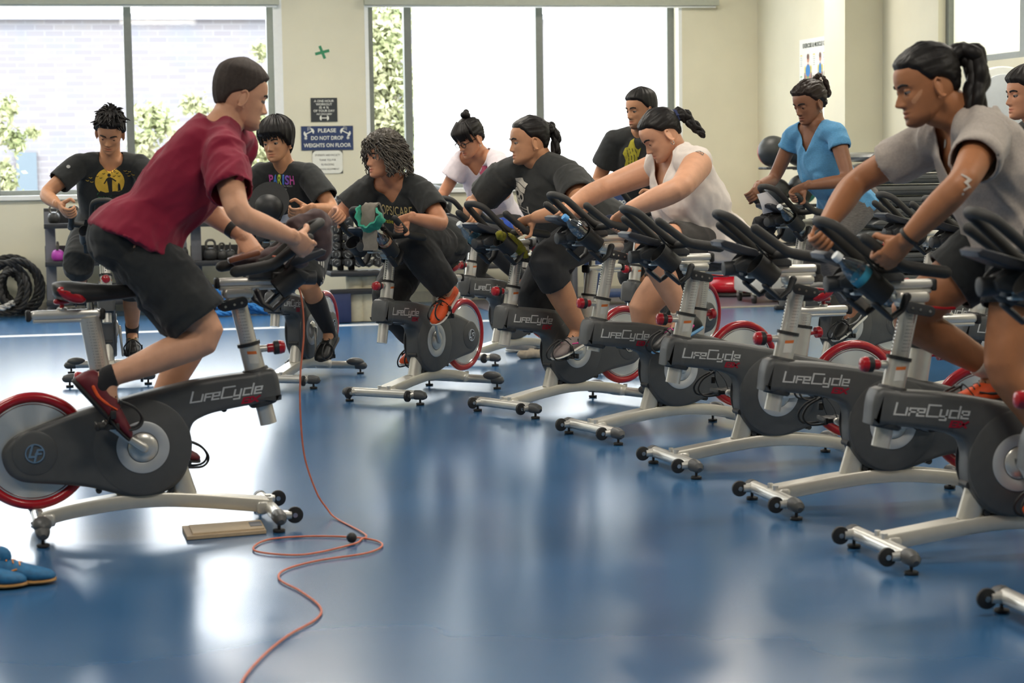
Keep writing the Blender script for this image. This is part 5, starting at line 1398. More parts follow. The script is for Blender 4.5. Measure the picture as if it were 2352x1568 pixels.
        nz_ = np.zeros_like(Z)
        for i in range(nz):
            for j in range(na):
                v = N_[i, j]
                if style == 'back':
                    q = Vector((X[i, j] * 9, Y[i, j] * 70, Z[i, j] * 70)); nz_[i, j] = .8 * noise.noise(q) + .5 * noise.noise(q * 2.2); continue
                if style == 'straight':
                    q = Vector((math.cos(ph[j]) * 7, math.sin(ph[j]) * 7, Z[i, j] * 7)); nz_[i, j] = noise.noise(q) + .7 * noise.noise(Vector((q[0] * 2.3, q[1] * 2.3, q[2] * 1.3))); continue
                nz_[i, j] = noise.noise(Vector((v[0] * freq * .12, v[1] * freq * .3, v[2] * freq * .12))) + .5 * noise.noise(Vector((v[0] * freq * .3, v[1] * freq * .7, v[2] * freq * .3)))
        if fn is not None: T = T + fn(X, Y, Z, ph[None])
        off = (T + rough * nz_ * 2.0) * m_ - .006 * (1 - m_)
        Q = np.stack([X, Y, Z], -1) + N_ * off[..., None]
        b = MB(); g = MB(); grid_mesh(g, Q[..., 0], Q[..., 1], Q[..., 2])
        b.add(p.hp(np.array(g.v)) - np.array(p.loc), g.f)
        if extra: extra(b, lambda v: p.hp(v) - np.array(p.loc))
        o = b.build(name, m, p.root, 75); return o
    # --- clothes
    def garment(p, name, m, build, vox=.0075, smooth=5, wr=.004, cut=None, wfreq=9.0, parent=None, drape=0.0):
        b = MB(); build(b); me = voxel(b, vox, smooth, name)
        V = me_np(me).astype(float); me.update()
        Nn = np.empty(len(V) * 3, np.float32); me.vertices.foreach_get('normal', Nn); Nn = Nn.reshape(-1, 3)
        ax = nrm(p.N - p.P)
        if wr:
            dsp = np.empty(len(V))
            c0 = p.P
            for i in range(len(V)):
                q = V[i] - c0; al = q @ ax; q2 = q - ax * al * .45
                v = Vector(q2 * wfreq)
                w_ = noise.noise(v * .6 + Vector((9, 2, 4))) * 1.3; v2 = v + Vector((w_, -w_, w_ * .5))
                a = noise.noise(v2); c = noise.noise(v2 * 2.1 + Vector((3, 1, 7)))
                dsp[i] = (.75 - abs(a) * 2.4) + (.35 - abs(c) * 1.3) * .6
            V = V + Nn * (wr * dsp)[:, None]
            me_set(me, V)
        if cut is not None:
            kill = cut(V, Nn)
            bm = bmesh.new(); bm.from_mesh(me); bm.verts.ensure_lookup_table()
            bmesh.ops.delete(bm, geom=[bm.verts[i] for i in np.nonzero(kill)[0]], context='VERTS')
            for _ in range(14):
                nb = {}
                for e in bm.edges:
                    if e.is_boundary:
                        a, b_ = e.verts; nb.setdefault(a, []).append(b_); nb.setdefault(b_, []).append(a)
                new = {v: v.co * .4 + (l[0].co + l[1].co) * .3 for v, l in nb.items() if len(l) == 2}
                for v, c_ in new.items(): v.co = c_
            bm.to_mesh(me); bm.free()
            me = evaluated(me, [('SOLIDIFY', dict(thickness=.004, offset=-1.0))])
        bv = BVHTree.FromPolygons([tuple(v) for v in me_np(me).tolist()], [tuple(f.vertices) for f in me.polygons])
        o = link(name, finish(me, name, m, p.loc), parent or p.root)
        p.bvh = getattr(p, 'bvh', {}); p.bvh[name] = bv
        return o
    def shirt(p, m, hem=-.02, sleeve=.55, e=.016, cut=None, name='t_shirt', flare=.012, wr=.004, sl_e=(.014, .022), hemflare=.02, smooth=5, tank=False, wfreq=9.0, neck_t=.985):
        def build(b):
            p.torso(b, hem, neck_t, lambda t: e + hemflare * max(0, (.35 - t) / .4))
            for s in (1, -1):
                if not tank:
                    b.ball(p.S[s], (.050 if p.female else .060) * p.arm ** .7 + e * .7, 16)
                    p.arm_tube(b, s, 0.05, sleeve, *sl_e, round_end=False)
                mid = (p.N * .5 + p.S[s] * .5) - p.up * .005
                end = p.S[s] if not tank else p.N * .12 + p.S[s] * .88
                b.tube([p.N - (p.N - p.C) * .1, mid, end], [.055 * p.girth ** .4 + e * .5, .052 * p.girth ** .5 + e * .8, .052 * p.arm ** .7 + e * .7], 16, round_end=True)
        def ends(V, Nn):
            k_ = cut(V, Nn) if cut else np.zeros(len(V), bool)
            if not tank:
                for s in (1, -1):
                    d = p.E[s] - p.S[s]; L_ = np.linalg.norm(d); d = d / L_; q = (V - p.S[s]) @ d; rad = np.linalg.norm(V - p.S[s] - q[:, None] * d, axis=1)
                    R_ = (.050 * (.9 if p.female else 1)) * p.arm + sl_e[1]
                    k_ |= (q > (sleeve - .03) * L_) & (q < (sleeve + .25) * L_) & (rad < R_ * .86) & (Nn @ d > .45)
            return k_
        return p.garment(name, m, build, smooth=smooth, wr=wr, cut=ends, wfreq=wfreq)
    def vneck(p, depth=.12, half=.07, ring=.062):
        ax = nrm(p.N - p.C); sd = nrm(p.sd - ax * (p.sd @ ax)); fr = nrm(np.cross(sd, ax)); fr = fr if fr @ (p.fwd - p.up * .4) > 0 else -fr
        def cut(V, Nn):
            q = V - p.N; a = q @ ax; y = q @ sd; f = q @ fr
            wdt = half * np.clip((a + depth) / depth, 0, 1.2)
            return ((a > -depth) & (np.abs(y) < wdt) & (f > -.01)) | ((a > -.02) & (np.linalg.norm(q - ax * a[:, None], axis=1) < ring))
        return cut
    def shorts(p, m, top=.12, leg=.8, e=.016, flare=.03, name='shorts', wr=.004, legs=(1, -1), smooth=5, legf=None, wfreq=9.0, vox=.0075):
        def build(b):
            p.torso(b, -.2, top, e)
            for s in (1, -1):
                lf = (legf or {}).get(s, leg)
                p.leg_tube(b, s, 0, lf, e, flare, round_end=False)
                bk = nrm(np.cross(p.hd, p.W - p.P)); bk = -bk if bk @ p.fwd > 0 else bk
                b.ball(p.P + p.hd * s * .075 + bk * .055 - nrm(p.W - p.P) * .03, .095 * p.girth + e, 16)
        def ends(V, Nn):
            k_ = np.zeros(len(V), bool)
            for s in (1, -1):
                lf = (legf or {}).get(s, leg); A_, B_ = (p.Hip[s], p.Knee[s]) if lf <= 1 else (p.Knee[s], p.foot[s][3]); f = lf if lf <= 1 else lf - 1
                d = B_ - A_; L_ = np.linalg.norm(d); d = d / L_; q = (V - A_) @ d; rad = np.linalg.norm(V - A_ - q[:, None] * d, axis=1)
                R_ = np.interp(lf, [0, .5, 1, 1.3, 2], [.092, .08, .060, .058, .036]) * p.limb + flare
                k_ |= (q > (f - .06) * L_) & (q < (f + .2) * L_) & (rad < R_ * .86) & (Nn @ d > .45)
            return k_
        return p.garment(name, m, build, wr=wr, smooth=smooth, wfreq=wfreq, vox=vox, cut=ends)
    def sock(p, s, m, f0=1.6, e=.005):
        b = MB(); p.leg_tube(b, s, f0, 2.0, e, e, round_end=False)
        O, f, u, A = p.foot[s]; b.tube([A + u * .01, O + f * .07 + u * .06], [.041, .04], 16, round_end=True)
        me = voxel(b, .006, 3, 'sock'); return link('sock', finish(me, 'sock', m, p.loc), p.root)
    def shoe(p, s, m, msole, mlace, accent=None, sz=1.0):
        O, f, u, A = p.foot[s]; l = nrm(np.cross(u, f)); lo = np.array(p.loc)
        prof = [(-.012, .010, .030, .012), (-.006, .026, .060, .008), (.012, .034, .088, .006), (.045, .0375, .098, .005), (.085, .038, .096, .005), (.115, .0395, .088, .005), (.145, .042, .076, .005), (.18, .0455, .064, .005), (.215, .0465, .054, .006), (.245, .042, .046, .008), (.268, .031, .038, .011), (.280, .014, .028, .014)]
        def loft(b, pr, n=20):
            V = []; F = []
            for (x, hw, zt, zb) in pr:
                for j in range(n):
                    q = 2 * PI * j / n; cs, sn = math.cos(q), math.sin(q)
                    zc, hh = (zt + zb) / 2, (zt - zb) / 2
                    y = hw * np.sign(cs) * abs(cs) ** .7 * (1 - .28 * max(0, sn)); z = zc + hh * np.sign(sn) * abs(sn) ** .8
                    V.append(O + (f * x * sz + l * y + u * z) - lo)
            for i in range(len(pr) - 1):
                for j in range(n): F.append((i * n + j, i * n + (j + 1) % n, (i + 1) * n + (j + 1) % n, (i + 1) * n + j))
            F += [tuple(range(n - 1, -1, -1)), tuple(range((len(pr) - 1) * n, len(pr) * n))]
            b.add(V, F)
        b = MB(); loft(b, prof); o = b.build('shoe', m, p.root, 60)
        b = MB(); loft(b, [(x * 1.015 - .001, hw * 1.1, .022 - .006 * (x > .2), zb * .6 - .004) for (x, hw, zt, zb) in prof]); b.build('sole', msole, o, 50)
        b = MB()
        for i in range(4):
            x = .105 + .021 * i; z = np.interp(x, [q[0] for q in prof], [q[2] for q in prof]) + .001
            b.tube([O + f * (x + dx) + l * y + u * (z - abs(y) * .28) - lo for y, dx in ((-.024, .006), (0, 0), (.024, .006))], .0026, 6, round_end=True)
        b.build('laces', mlace, o, 60)
        if accent:
            b = MB()
            for sd in (1, -1):
                pts = [(.05, .045), (.085, .036), (.125, .040), (.165, .052)]
                P_ = []
                for x, z in pts:
                    hw = np.interp(x, [q[0] for q in prof], [q[1] for q in prof]); P_.append(O + f * x + l * sd * (hw * .985 + .0005) + u * z - lo)
                b.tube(spline(P_, 4), [.006] * 5 + [.005] * 4 + [.003] * 4, 8, ell=.5, up=l, round_end=True)
            b.build('shoe_stripe', accent, o, 60)
        return o
    def decal(p, name, V, F, m, o, ex, ey, garment='t_shirt', off=.003, parent=None, sub=0.012):
        """flat print laid onto the cloth: V in metres on the plane (o; ex, ey)"""
        bm = bmesh.new(); vs = [bm.verts.new((v[0], v[1], 0)) for v in V]
        for f in F:
            try: bm.faces.new([vs[i] for i in f])
            except ValueError: pass
        bmesh.ops.triangulate(bm, faces=bm.faces[:])
        for _ in range(4):
            ed = [e for e in bm.edges if e.calc_length() > sub]
            if not ed: break
            bmesh.ops.subdivide_edges(bm, edges=ed, cuts=1); bmesh.ops.triangulate(bm, faces=[f for f in bm.faces if len(f.verts) > 3])
        ex, ey = nrm(ex), nrm(ey); ez = nrm(np.cross(ex, ey)); bv = p.bvh[garment]; lo = np.array(p.loc)
        for v in bm.verts:
            w = o + ex * v.co.x + ey * v.co.y
            hit = bv.ray_cast(Vector(w + ez * .25), Vector(-ez), .6)
            q = np.array(hit[0]) + np.array(hit[1]) * off * (1 if hit[1] @ Vector(ez) > 0 else -1) if hit[0] is not None else w
            v.co = Vector(q - lo)
        me = bpy.data.meshes.new(name); bm.to_mesh(me); bm.free(); me.materials.append(m)
        return link(name, me, parent or p.root)
    def on_cloth(p, px, py, garment='t_shirt'):
        d = Vector(ray(px, py)).normalized(); h = p.bvh[garment].ray_cast(Vector(EYE), d, 60)
        return (np.array(h[0]), np.array(h[1])) if h[0] is not None else (None, None)
C_BLACK = cloth('black', (52, 54, 54), var=.1)
C_BLACK2 = cloth('washed_black', (60, 61, 60), var=.1)
C_MAROON = cloth('maroon', (138, 34, 58), var=.05)
C_SHORTS = cloth('black_shorts', (48, 50, 51), var=.1)
C_LEG = cloth('black_leggings', (46, 47, 49), var=.08)
C_WHITE = cloth('white', (232, 222, 214), var=.04)
C_GREYT = cloth('heather_grey', (176, 166, 158), var=.1, vscale=120)
C_BLUET = cloth('heather_blue', (98, 160, 206), var=.14, vscale=90, stretch=(1, 1, 5))
C_GREYL = cloth('marled_grey', (104, 100, 98), var=.35, vscale=70, stretch=(.5, .5, 5))
C_PINKT = cloth('white_pink_fade', (236, 226, 232), var=.05)
C_SOCKW = cloth('white_sock', (226, 214, 198), var=.05)
C_SOCKB = cloth('black_sock', (42, 42, 44), var=.08)
M_SHOEK = mat('black_shoe', (36, 37, 37), rough=.45, var=.15)
M_SOLEW = mat('white_sole', (210, 210, 204), rough=.5, var=.05)
M_SOLEK = mat('dark_sole', (40, 38, 38), rough=.6, var=.1)
M_SHOEO = mat('orange_shoe', (232, 88, 36), rough=.55, var=.1)
M_SHOER = mat('red_shoe', (100, 26, 36), rough=.55, var=.2)
M_SHOEG = mat('grey_shoe', (128, 116, 114), rough=.6, var=.1)
M_PINK = mat('pink_trim', (232, 70, 150), rough=.5, var=.05)
M_LACE = mat('grey_laces', (150, 150, 150), rough=.7, var=.1)
SK_A = skin('tan', (214, 160, 128)); SK_B = skin('light_brown', (196, 142, 106)); SK_C = skin('brown', (168, 112, 76)); SK_D = skin('deep_brown', (140, 96, 72)); SK_E = skin('warm_tan', (206, 146, 112))

def _locks(seed, n, kind):
    def ex(b, T):
        rnd = random.Random(seed)
        for i in range(n):
            if kind == 'up':
                a = rnd.uniform(-PI, PI); r = rnd.uniform(.015, .075); z = .250 - .9 * r * r / .06; c = np.array([-.01 + math.cos(a) * r * 1.15, math.sin(a) * r * .95, z])
                o = nrm([math.cos(a) + .5, math.sin(a), .9 + rnd.uniform(-.3, .3)]); e = nrm(np.array([.5, rnd.uniform(-.5, .5), -.35])); L_ = rnd.uniform(.045, .07)
                P_ = [c, c + o * L_ * .6, c + o * L_ + e * L_ * .35]; R_ = [.009, .007, .0012]
            else:
                a = rnd.uniform(-1.25, 1.25); z1 = rnd.uniform(.132, .155) - .03 * (abs(a) > .8); w = .080 + .012
                c = np.array([.045 * math.cos(a), .05 * math.sin(a), .238]); m = np.array([-.005 + .108 * math.cos(a), .090 * math.sin(a), .195]); t = np.array([-.005 + .108 * math.cos(a + .12), .086 * math.sin(a + .12), z1])
                P_ = [c, m, (m + t) / 2 + np.array([.004, 0, 0]), t]; R_ = [.008, .008, .006, .0012]
            S_ = spline(P_, 4); b.tube([T(q) for q in S_], list(np.interp(np.linspace(0, len(P_) - 1, len(S_)), range(len(P_)), R_)), 7, round_end=True)
    return ex
def _both(*fs):
    def ex(b, T):
        for f in fs: f(b, T)
    return ex
PEOPLE = {}
# instructor
p = PEOPLE['in'] = Person('in', 'person in a maroon t-shirt leading the class, leaning over the foreground bike', sk=SK_A,
    P=(314, 556, 0), C=(430, 412, 0), N=(512, 290, 0), SL=(545, 338, .18), SR=(512, 352, -.19), H=(549, 217, 0), face=(22, 16, 0),
    hL=('rear', .12, (-.3, -1)), hR=('horn', .78, (-.8, -.45)), elL=(.4, -.9, -.3), elR=(.9, -.55, -.3), size=1.03, legs=.91, neck=.058, vox=.0028, **{'toe-1': 50, 'toe+1': 12}, lips=(.88, .7, .68), beard=.25, nose=1.08)
p.hair(mat('cropped_brown_hair', (58, 48, 42), rough=.7, var=.2, vscale=90, bump=.5, bscale=400), th=.010, front=.182, temple=.150, ear=.118, nape=.058, rough=.0012, style='straight', top=.009, edge=.014)
p.shirt(C_MAROON, hem=-.01, sleeve=.62, e=.026, sl_e=(.022, .034), hemflare=.05, wr=.011, wfreq=8)
p.shorts(C_SHORTS, leg=.80, e=.018, flare=.050, top=.06, wr=.008)
for s in (1, -1): p.sock(s, C_SOCKB, 1.93); p.shoe(s, M_SHOER, M_SOLEK, M_SHOEK, M_SHOEO)

p = PEOPLE['bL'] = Person('bL', 'young person in a black t-shirt with a yellow moon print, looking down at the bike', sk=SK_B,
    P=('x', 243, 520, -.12), C=('x', 245, 432, .08), N=('x', 253, 364, .18), SL=('x', 318, 380, .2), SR=('x', 183, 378, .2), H=('x', 253, 302, .27), face=(-88, 30, -6),
    hL=('horn', 1.0), hR=('horn', .95), elL=(.8, -.4, -.3), elR=(.9, -.4, -.3), lids=.75, lips=(.85, .62, .6), **{'toe-1': 0, 'toe+1': 10})
p.hair(M_HAIR, th=.018, front=.178, temple=.142, ear=.122, nape=.05, rough=.004, top=.012, style='straight', extra=_locks(11, 90, 'up'))
p.shirt(C_BLACK, hem=-.02, sleeve=.62, e=.018, sl_e=(.018, .03), cut=p.vneck(.045, .055))
p.shorts(C_SHORTS, leg=1.16, e=.02, flare=.040)
for s in (1, -1): p.sock(s, C_SOCKB, 1.85); p.shoe(s, M_SHOEK, M_SOLEK, mat('gold_laces', (190, 150, 90), .6, var=.1), M_LACE)

p = PEOPLE['bP'] = Person('bP', 'young person in a black t-shirt with rainbow lettering, watching the instructor', sk=SK_B,
    P=('x', 690, 545, -.12), C=('x', 668, 460, .08), N=('x', 652, 384, .2), SL=('x', 710, 402, .2), SR=('x', 600, 400, .22), H=('x', 637, 325, .28), face=(-112, 6, 4),
    hL=('horn', .95), hR=('horn', .6), elL=(.6, -.6, -.3), elR=(.8, -.5, -.3), lids=.3, lips=(.85, .62, .6), wide=1.04, **{'toe+1': 25, 'toe-1': 5})
def _fr(X, Y, Z, ph): return .010 * np.clip((Z - .12) / .05, 0, 1)
p.hair(M_HAIR, th=.022, front=.150, temple=.112, ear=.078, nape=.025, rough=.005, top=.010, fn=_fr, style='straight', extra=_locks(5, 80, 'fringe'))
p.shirt(C_BLACK, hem=-.06, sleeve=.66, e=.020, sl_e=(.020, .034))
p.shorts(C_SHORTS, leg=1.02, e=.022, flare=.036)
for s in (1, -1): p.sock(s, C_SOCKB, 1.3, .006); p.shoe(s, M_SHOEK, M_SOLEK, M_SHOEK, None)

p = PEOPLE['b3'] = Person('b3', 'woman with grey curly hair in a black lettered t-shirt, turned towards the instructor', True, SK_E,
    P=('x', 990, 560, -.14), C=('x', 938, 482, .08), N=('x', 908, 415, .2), SL=('x', 962, 432, .2), SR=('x', 850, 428, .24), H=('x', 884, 358, .3), face=(-150, 4, 3),
    hL=('horn', .45, (-.2, -1), (0, 0, .006)), hR=('horn', .98, (-.2, -1), (0, 0, .004)), elL=(.7, -.7, -.2), elR=(.8, -.6, -.2), girth=1.2, belly=.03, limb=1.1, lids=.25, size=.95, lips=(.86, .58, .58), **{'toe+1': 35, 'toe-1': 12})
def _curls(seed, n, ln, m):
    def ex(b, T):
        rnd = random.Random(seed)
        for i in range(n):
            a = rnd.uniform(-PI, PI); zz = rnd.uniform(.12, .225)
            if abs(a) < .75 and zz < .19: continue
            r = .078 if zz < .19 else .06
            jr = rnd.uniform(-.006, .014); c = np.array([-.01 + math.cos(a) * (r + .022 + jr), math.sin(a) * (r + .014 + jr), zz]); o = np.array([math.cos(a), math.sin(a), 0])
            L_ = ln * rnd.uniform(.6, 1.1) * (.55 if abs(a) < 1.1 else 1); P_ = []
            w0 = rnd.uniform(0, 6); cr = rnd.uniform(.007, .012)
            for j in range(26):
                t = j / 25; q = w0 + t * 17 * L_ / .12
                P_.append(c + o * (.030 * math.sin(t * 1.6)) + np.array([math.cos(q) * cr, math.sin(q) * cr, -L_ * t + .02 * math.sin(3 * t)]))
            b.tube([T(x) for x in P_], [.0032 * (1 - .6 * j / 25) + .0014 for j in range(26)], 5, round_end=True)
    return ex
p.hair(M_HAIRG, th=.024, front=.176, temple=.145, ear=.07, nape=.0, rough=.006, freq=140, top=.010, extra=_curls(3, 560, .13, 0))
p.shirt(C_BLACK, hem=-.10, sleeve=.62, e=.020, sl_e=(.020, .034), cut=p.vneck(.07, .07))
p.shorts(cloth('black_trousers', (50, 50, 50), var=.1), leg=1.99, e=.022, flare=.045, name='trousers', wr=.006)
for s in (1, -1): p.shoe(s, M_SHOEO, M_SOLEW, M_SHOEK, M_SHOEO)

p = PEOPLE['bG'] = Person('bG', 'woman with glasses and a topknot in a white and pink t-shirt', True, SK_E,
    P=('x', 1150, 508, -.12), C=('x', 1118, 420, .08), N=('x', 1100, 352, .2), SL=('x', 1142, 366, .2), SR=('x', 1062, 366, .24), H=('x', 1080, 316, .28), face=(-140, 26, 2),
    hL=('horn', .98), hR=('horn', .98), elL=(.5, -.7, -.2), elR=(.5, -.7, -.2), girth=.95, lids=.6, size=.97, lips=(.8, .5, .52), **{'toe+1': 10, 'toe-1': 10})
def _bun(c, r, seed=1):
    def ex(b, T):
        rnd = random.Random(seed)
        for i in range(9):
            a = rnd.uniform(0, 6.28); e = rnd.uniform(-1, 1)
            q = np.array(c) + r * .5 * np.array([math.cos(a), math.sin(a), e]); b.ball(T(q), r * rnd.uniform(.5, .7), 12)
    return ex
p.hair(M_HAIR, th=.014, front=.166, temple=.150, ear=.115, nape=.05, rough=.004, freq=90, top=.006, style='back', extra=_both(_bun((-.04, 0, .262), .036), _locks(9, 70, 'fringe')))
p.shirt(C_PINKT, hem=-.04, sleeve=.5, e=.018, sl_e=(.022, .04), cut=p.vneck(.11, .085), hemflare=.01)
p.shorts(C_LEG, leg=1.9, e=.010, flare=.008, name='leggings', wr=.002, vox=.007)
for s in (1, -1): p.shoe(s, M_SHOEK, M_SOLEK, M_PINK, M_PINK)

p = PEOPLE['b4'] = Person('b4', 'woman in a black t-shirt printed with a skull in a sailor cap', True, SK_B,
    P=(1338, 520, 0), C=(1275, 440, 0), N=(1238, 368, 0), SL=(1308, 404, .215), SR=(1163, 398, -.215), H=(1218, 322, 0), face=(-166, 6, 0),
    hL=('horn', .12, (-.2, -1)), hR=('horn', .35, (-.4, -1)), elL=(.9, -.4, .1), elR=(.7, -.7, .3), girth=1.5, belly=.06, limb=1.3, arm=1.35, neck=.07, wide=1.1, jaw=1.15, hs=1.03, lids=.3, nose=.9, **{'toe+1': 18, 'toe-1': 5})
def _tail(pts, r0, r1, seed=2, wob=.006, n=7):
    def ex(b, T):
        rnd = random.Random(seed); S_ = spline(pts, 6)
        for k_ in range(n):
            o = np.array([rnd.uniform(-1, 1), rnd.uniform(-1, 1), rnd.uniform(-1, 1)])
            b.tube([T(q + o * r0 * .55 * min(1, i / 4) + o[::-1] * wob * math.sin(i * .8 + k_)) for i, q in enumerate(S_)], [np.interp(i, [0, len(S_) * .25, len(S_)], [r0 * .6, r0 * .75, r1]) for i in range(len(S_))], 9, round_end=True)
    return ex
p.hair(M_HAIR, th=.010, front=.182, temple=.150, ear=.120, nape=.052, rough=.002, freq=60, style='back', extra=_both(_bun((-.115, 0, .17), .034, 4), _tail([(-.125, 0, .17), (-.135, .0, .13), (-.13, .01, .08), (-.115, .015, .03)], .022, .012, 3, .008)))
p.shirt(C_BLACK2, hem=-.10, sleeve=.66, e=.020, sl_e=(.022, .034))
p.shorts(C_LEG, leg=1.32, e=.012, flare=.012, name='leggings', wr=.002)
for s in (1, -1): p.shoe(s, M_SHOEG, M_SOLEW, M_SHOEK, M_PINK)

p = PEOPLE['b5'] = Person('b5', 'woman in a loose white sleeveless top with a ponytail, head bowed', True, SK_A,
    P=(1622, 555, 0), C=(1580, 450, 0), N=(1552, 352, 0), SL=(1602, 378, .20), SR=(1508, 385, -.20), H=(1520, 306, 0), face=(-166, 34, 3),
    hL=('rear', .3, (-.3, -1)), hR=('horn', .35, (-.3, -1)), elL=(1, -.1, .2), elR=(1, -.2, .2), girth=1.32, belly=.04, limb=1.15, arm=1.42, neck=.062, wide=1.06, jaw=1.1, lids=.7, bust=1.1, **{'toe+1': 22, 'toe-1': 5})
p.hair(M_HAIR, th=.010, front=.182, temple=.152, ear=.118, nape=.055, rough=.002, freq=60, style='back', extra=_tail([(-.096, 0, .150), (-.130, 0, .140), (-.150, .0, .10), (-.152, .01, .05), (-.165, .02, .0)], .024, .008, 5, .008))
p.shirt(C_WHITE, hem=-.16, sleeve=0, e=.024, name='sleeveless_top', tank=True, cut=p.vneck(.15, .075), hemflare=.03, wr=.012, wfreq=8)
p.shorts(cloth('grey_shorts', (72, 70, 68), var=.08), leg=.62, e=.012, flare=.014)
for s in (1, -1): p.sock(s, C_SOCKW, 1.9); p.shoe(s, M_SHOEK, mat('blue_sole', (120, 170, 210), .5, var=.05), M_PINK, M_PINK)

p = PEOPLE['bM'] = Person('bM', 'bearded person in a black t-shirt with a yellow print, behind the woman in white', sk=SK_B,
    P=('x', 1520, 490, -.12), C=('x', 1480, 395, .1), N=('x', 1476, 305, .2), SL=('x', 1535, 325, .2), SR=('x', 1412, 325, .24), H=('x', 1474, 250, .28), face=(-146, 8, 0),
    hL=('horn', .8), hR=('rear', .2, (-.2, -1)), elL=(.6, -.6, -.3), elR=(.7, -.6, -.3), girth=1.12, lids=.4, beard=1.0, wide=1.03)
p.hair(M_HAIR, th=.012, front=.178, temple=.148, ear=.112, nape=.05, rough=.0012, style='straight', top=.008, edge=.014)
p.shirt(C_BLACK, hem=-.06, sleeve=.58, e=.022, sl_e=(.022, .036))
p.shorts(C_SHORTS, leg=1.05, e=.02, flare=.035)
for s in (1, -1): p.shoe(s, M_SHOEK, M_SOLEK, M_LACE, None)

p = PEOPLE['bB'] = Person('bB', 'woman in a sky-blue cap-sleeved top and marled grey leggings', True, SK_D,
    P=(1945, 468, 0), C=(1893, 382, 0), N=(1872, 288, 0), SL=(1921, 308, .185), SR=(1823, 312, -.185), H=(1860, 234, 0), face=(-148, 20, 0),
    hL=('horn', 1.0, (-.3, -1)), hR=('horn', 1.0, (-.3, -1)), elL=(.5, -.6, -.3), elR=(.5, -.6, -.3), girth=1.05, lids=.65, lips=(.8, .55, .55), **{'toe+1': 28, 'toe-1': 5})
p.hair(M_HAIRB, style='back', th=.018, front=.178, temple=.150, ear=.118, nape=.05, rough=.006, freq=110, extra=_both(_bun((-.10, .0, .225), .034, 8), _tail([(-.12, 0, .225), (-.15, 0, .2), (-.15, .01, .15), (-.135, .015, .11)], .018, .012, 6, .01)))
p.shirt(C_BLUET, hem=-.08, sleeve=.30, e=.015, sl_e=(.010, .018), cut=p.vneck(.13, .075), hemflare=.008, wr=.008)
p.shorts(C_GREYL, leg=1.85, e=.011, flare=.010, name='leggings', wr=.002, vox=.007)
for s in (1, -1): p.shoe(s, M_SHOEK, M_SOLEW, M_LACE, M_LACE)

p = PEOPLE['b8'] = Person('b8', 'long-haired person in a grey v-neck t-shirt with white paint on the cheek', sk=SK_C,
    P=(2335, 545, 0), C=(2275, 400, 0), N=(2215, 268, 0), SL=(2262, 318, .195), SR=(2130, 330, -.195), H=(2132, 192, 0), face=(-171, 16, 2),
    hL=('horn', .42, (-.9, -.3)), hR=('horn', .86, (-.9, -.4)), elL=(1, 0, .25), elR=(1, -.1, .2), girth=1.1, limb=1.08, neck=.062, hs=1.06, legs=.96, vox=.0028, lids=.5, beard=.45, nose=1.15, wide=1.03, lips=(.8, .58, .56), **{'toe-1': 8, 'toe+1': 20},
    marks=[((.075, .050, .080), (.045, .074, .108), .0078, (1.35, 1.62, 1.95)), ((.070, .056, .072), (.066, .062, .062), .0048, (1.3, 1.5, 1.75)), ((.062, .062, .076), (.060, .064, .068), .004, (1.3, 1.5, 1.75))])
p.hair(M_HAIR, th=.012, front=.178, temple=.148, ear=.122, nape=.06, rough=.002, freq=60, style='back', extra=_tail([(-.094, 0, .165), (-.130, .008, .180), (-.158, .028, .155), (-.150, .045, .105), (-.122, .060, .05), (-.098, .068, .0), (-.085, .068, -.055)], .034, .016, 9, .008, 11))
p.shirt(C_GREYT, hem=-.06, sleeve=.52, e=.022, sl_e=(.018, .028), cut=p.vneck(.20, .050, .046), hemflare=.03, wr=.010, wfreq=8)
p.shorts(C_SHORTS, leg=.52, e=.018, flare=.03)
for s in (1, -1): p.sock(s, C_SOCKW, 1.78, .006); p.shoe(s, M_SHOEO, M_SOLEK, M_SHOEK, M_SHOEK)

p = PEOPLE['bS'] = Person('bS', 'dark-haired woman at the right edge, mostly out of frame', True, SK_E,
    P=(2500, 490, 0), C=(2440, 385, 0), N=(2388, 285, 0), SL=(2440, 310, .18), SR=(2350, 315, -.18), H=(2362, 215, 0), face=(-168, 4, 0),
    hL=('horn', .8), hR=('horn', .8), elL=(.5, -.8, -.2), elR=(.5, -.8, -.2), lids=.35)
p.hair(M_HAIR, th=.018, front=.168, temple=.135, ear=.085, nape=.0, rough=.003, style='straight', top=.006)
p.shirt(C_BLACK, hem=-.06, sleeve=.5, e=.018, sl_e=(.018, .03))
p.shorts(C_LEG, leg=1.9, e=.010, flare=.010, name='leggings', wr=.002)
for s in (1, -1): p.shoe(s, M_SHOEK, M_SOLEW, M_LACE, None)
# ------------------------------------------------------------------ prints, glasses and small wear
def axes(n, roll=0.0, right=None):
    n = nrm(n); r = np.array(right if right is not None else _R, float); ex = nrm(r - n * (r @ n)); ey = np.cross(n, ex)
    c, s = math.cos(math.radians(roll)), math.sin(math.radians(roll))
    return ex * c + ey * s, ey * c - ex * s
def print_on(key, name, VF, m, px, py, roll=0.0, garment='t_shirt', right=None):
    p = PEOPLE[key]; o, n = p.on_cloth(px, py, garment)
    if o is None: print('NO HIT', key, name); return
    if n @ (EYE - o) < 0: n = -n
    ex, ey = axes(n, roll, right); par = [c for c in p.root.children if c.name.split('.')[0] == garment][0]
    return p.decal(name, VF[0], VF[1], m, o, ex, ey, garment, parent=par)
def shift(VF, dx, dy, s=1.0): return [(v[0] * s + dx, v[1] * s + dy, 0) for v in VF[0]], VF[1]
def merge(*L):
    V, F = [], []
    for v, f in L: n = len(V); V += list(v); F += [tuple(i + n for i in q) for q in f]
    return V, F
def disc(r, n=40, sx=1.0): return [(r * sx * math.cos(a), r * math.sin(a), 0) for a in np.linspace(0, 2 * PI, n, endpoint=False)], [tuple(range(n))]
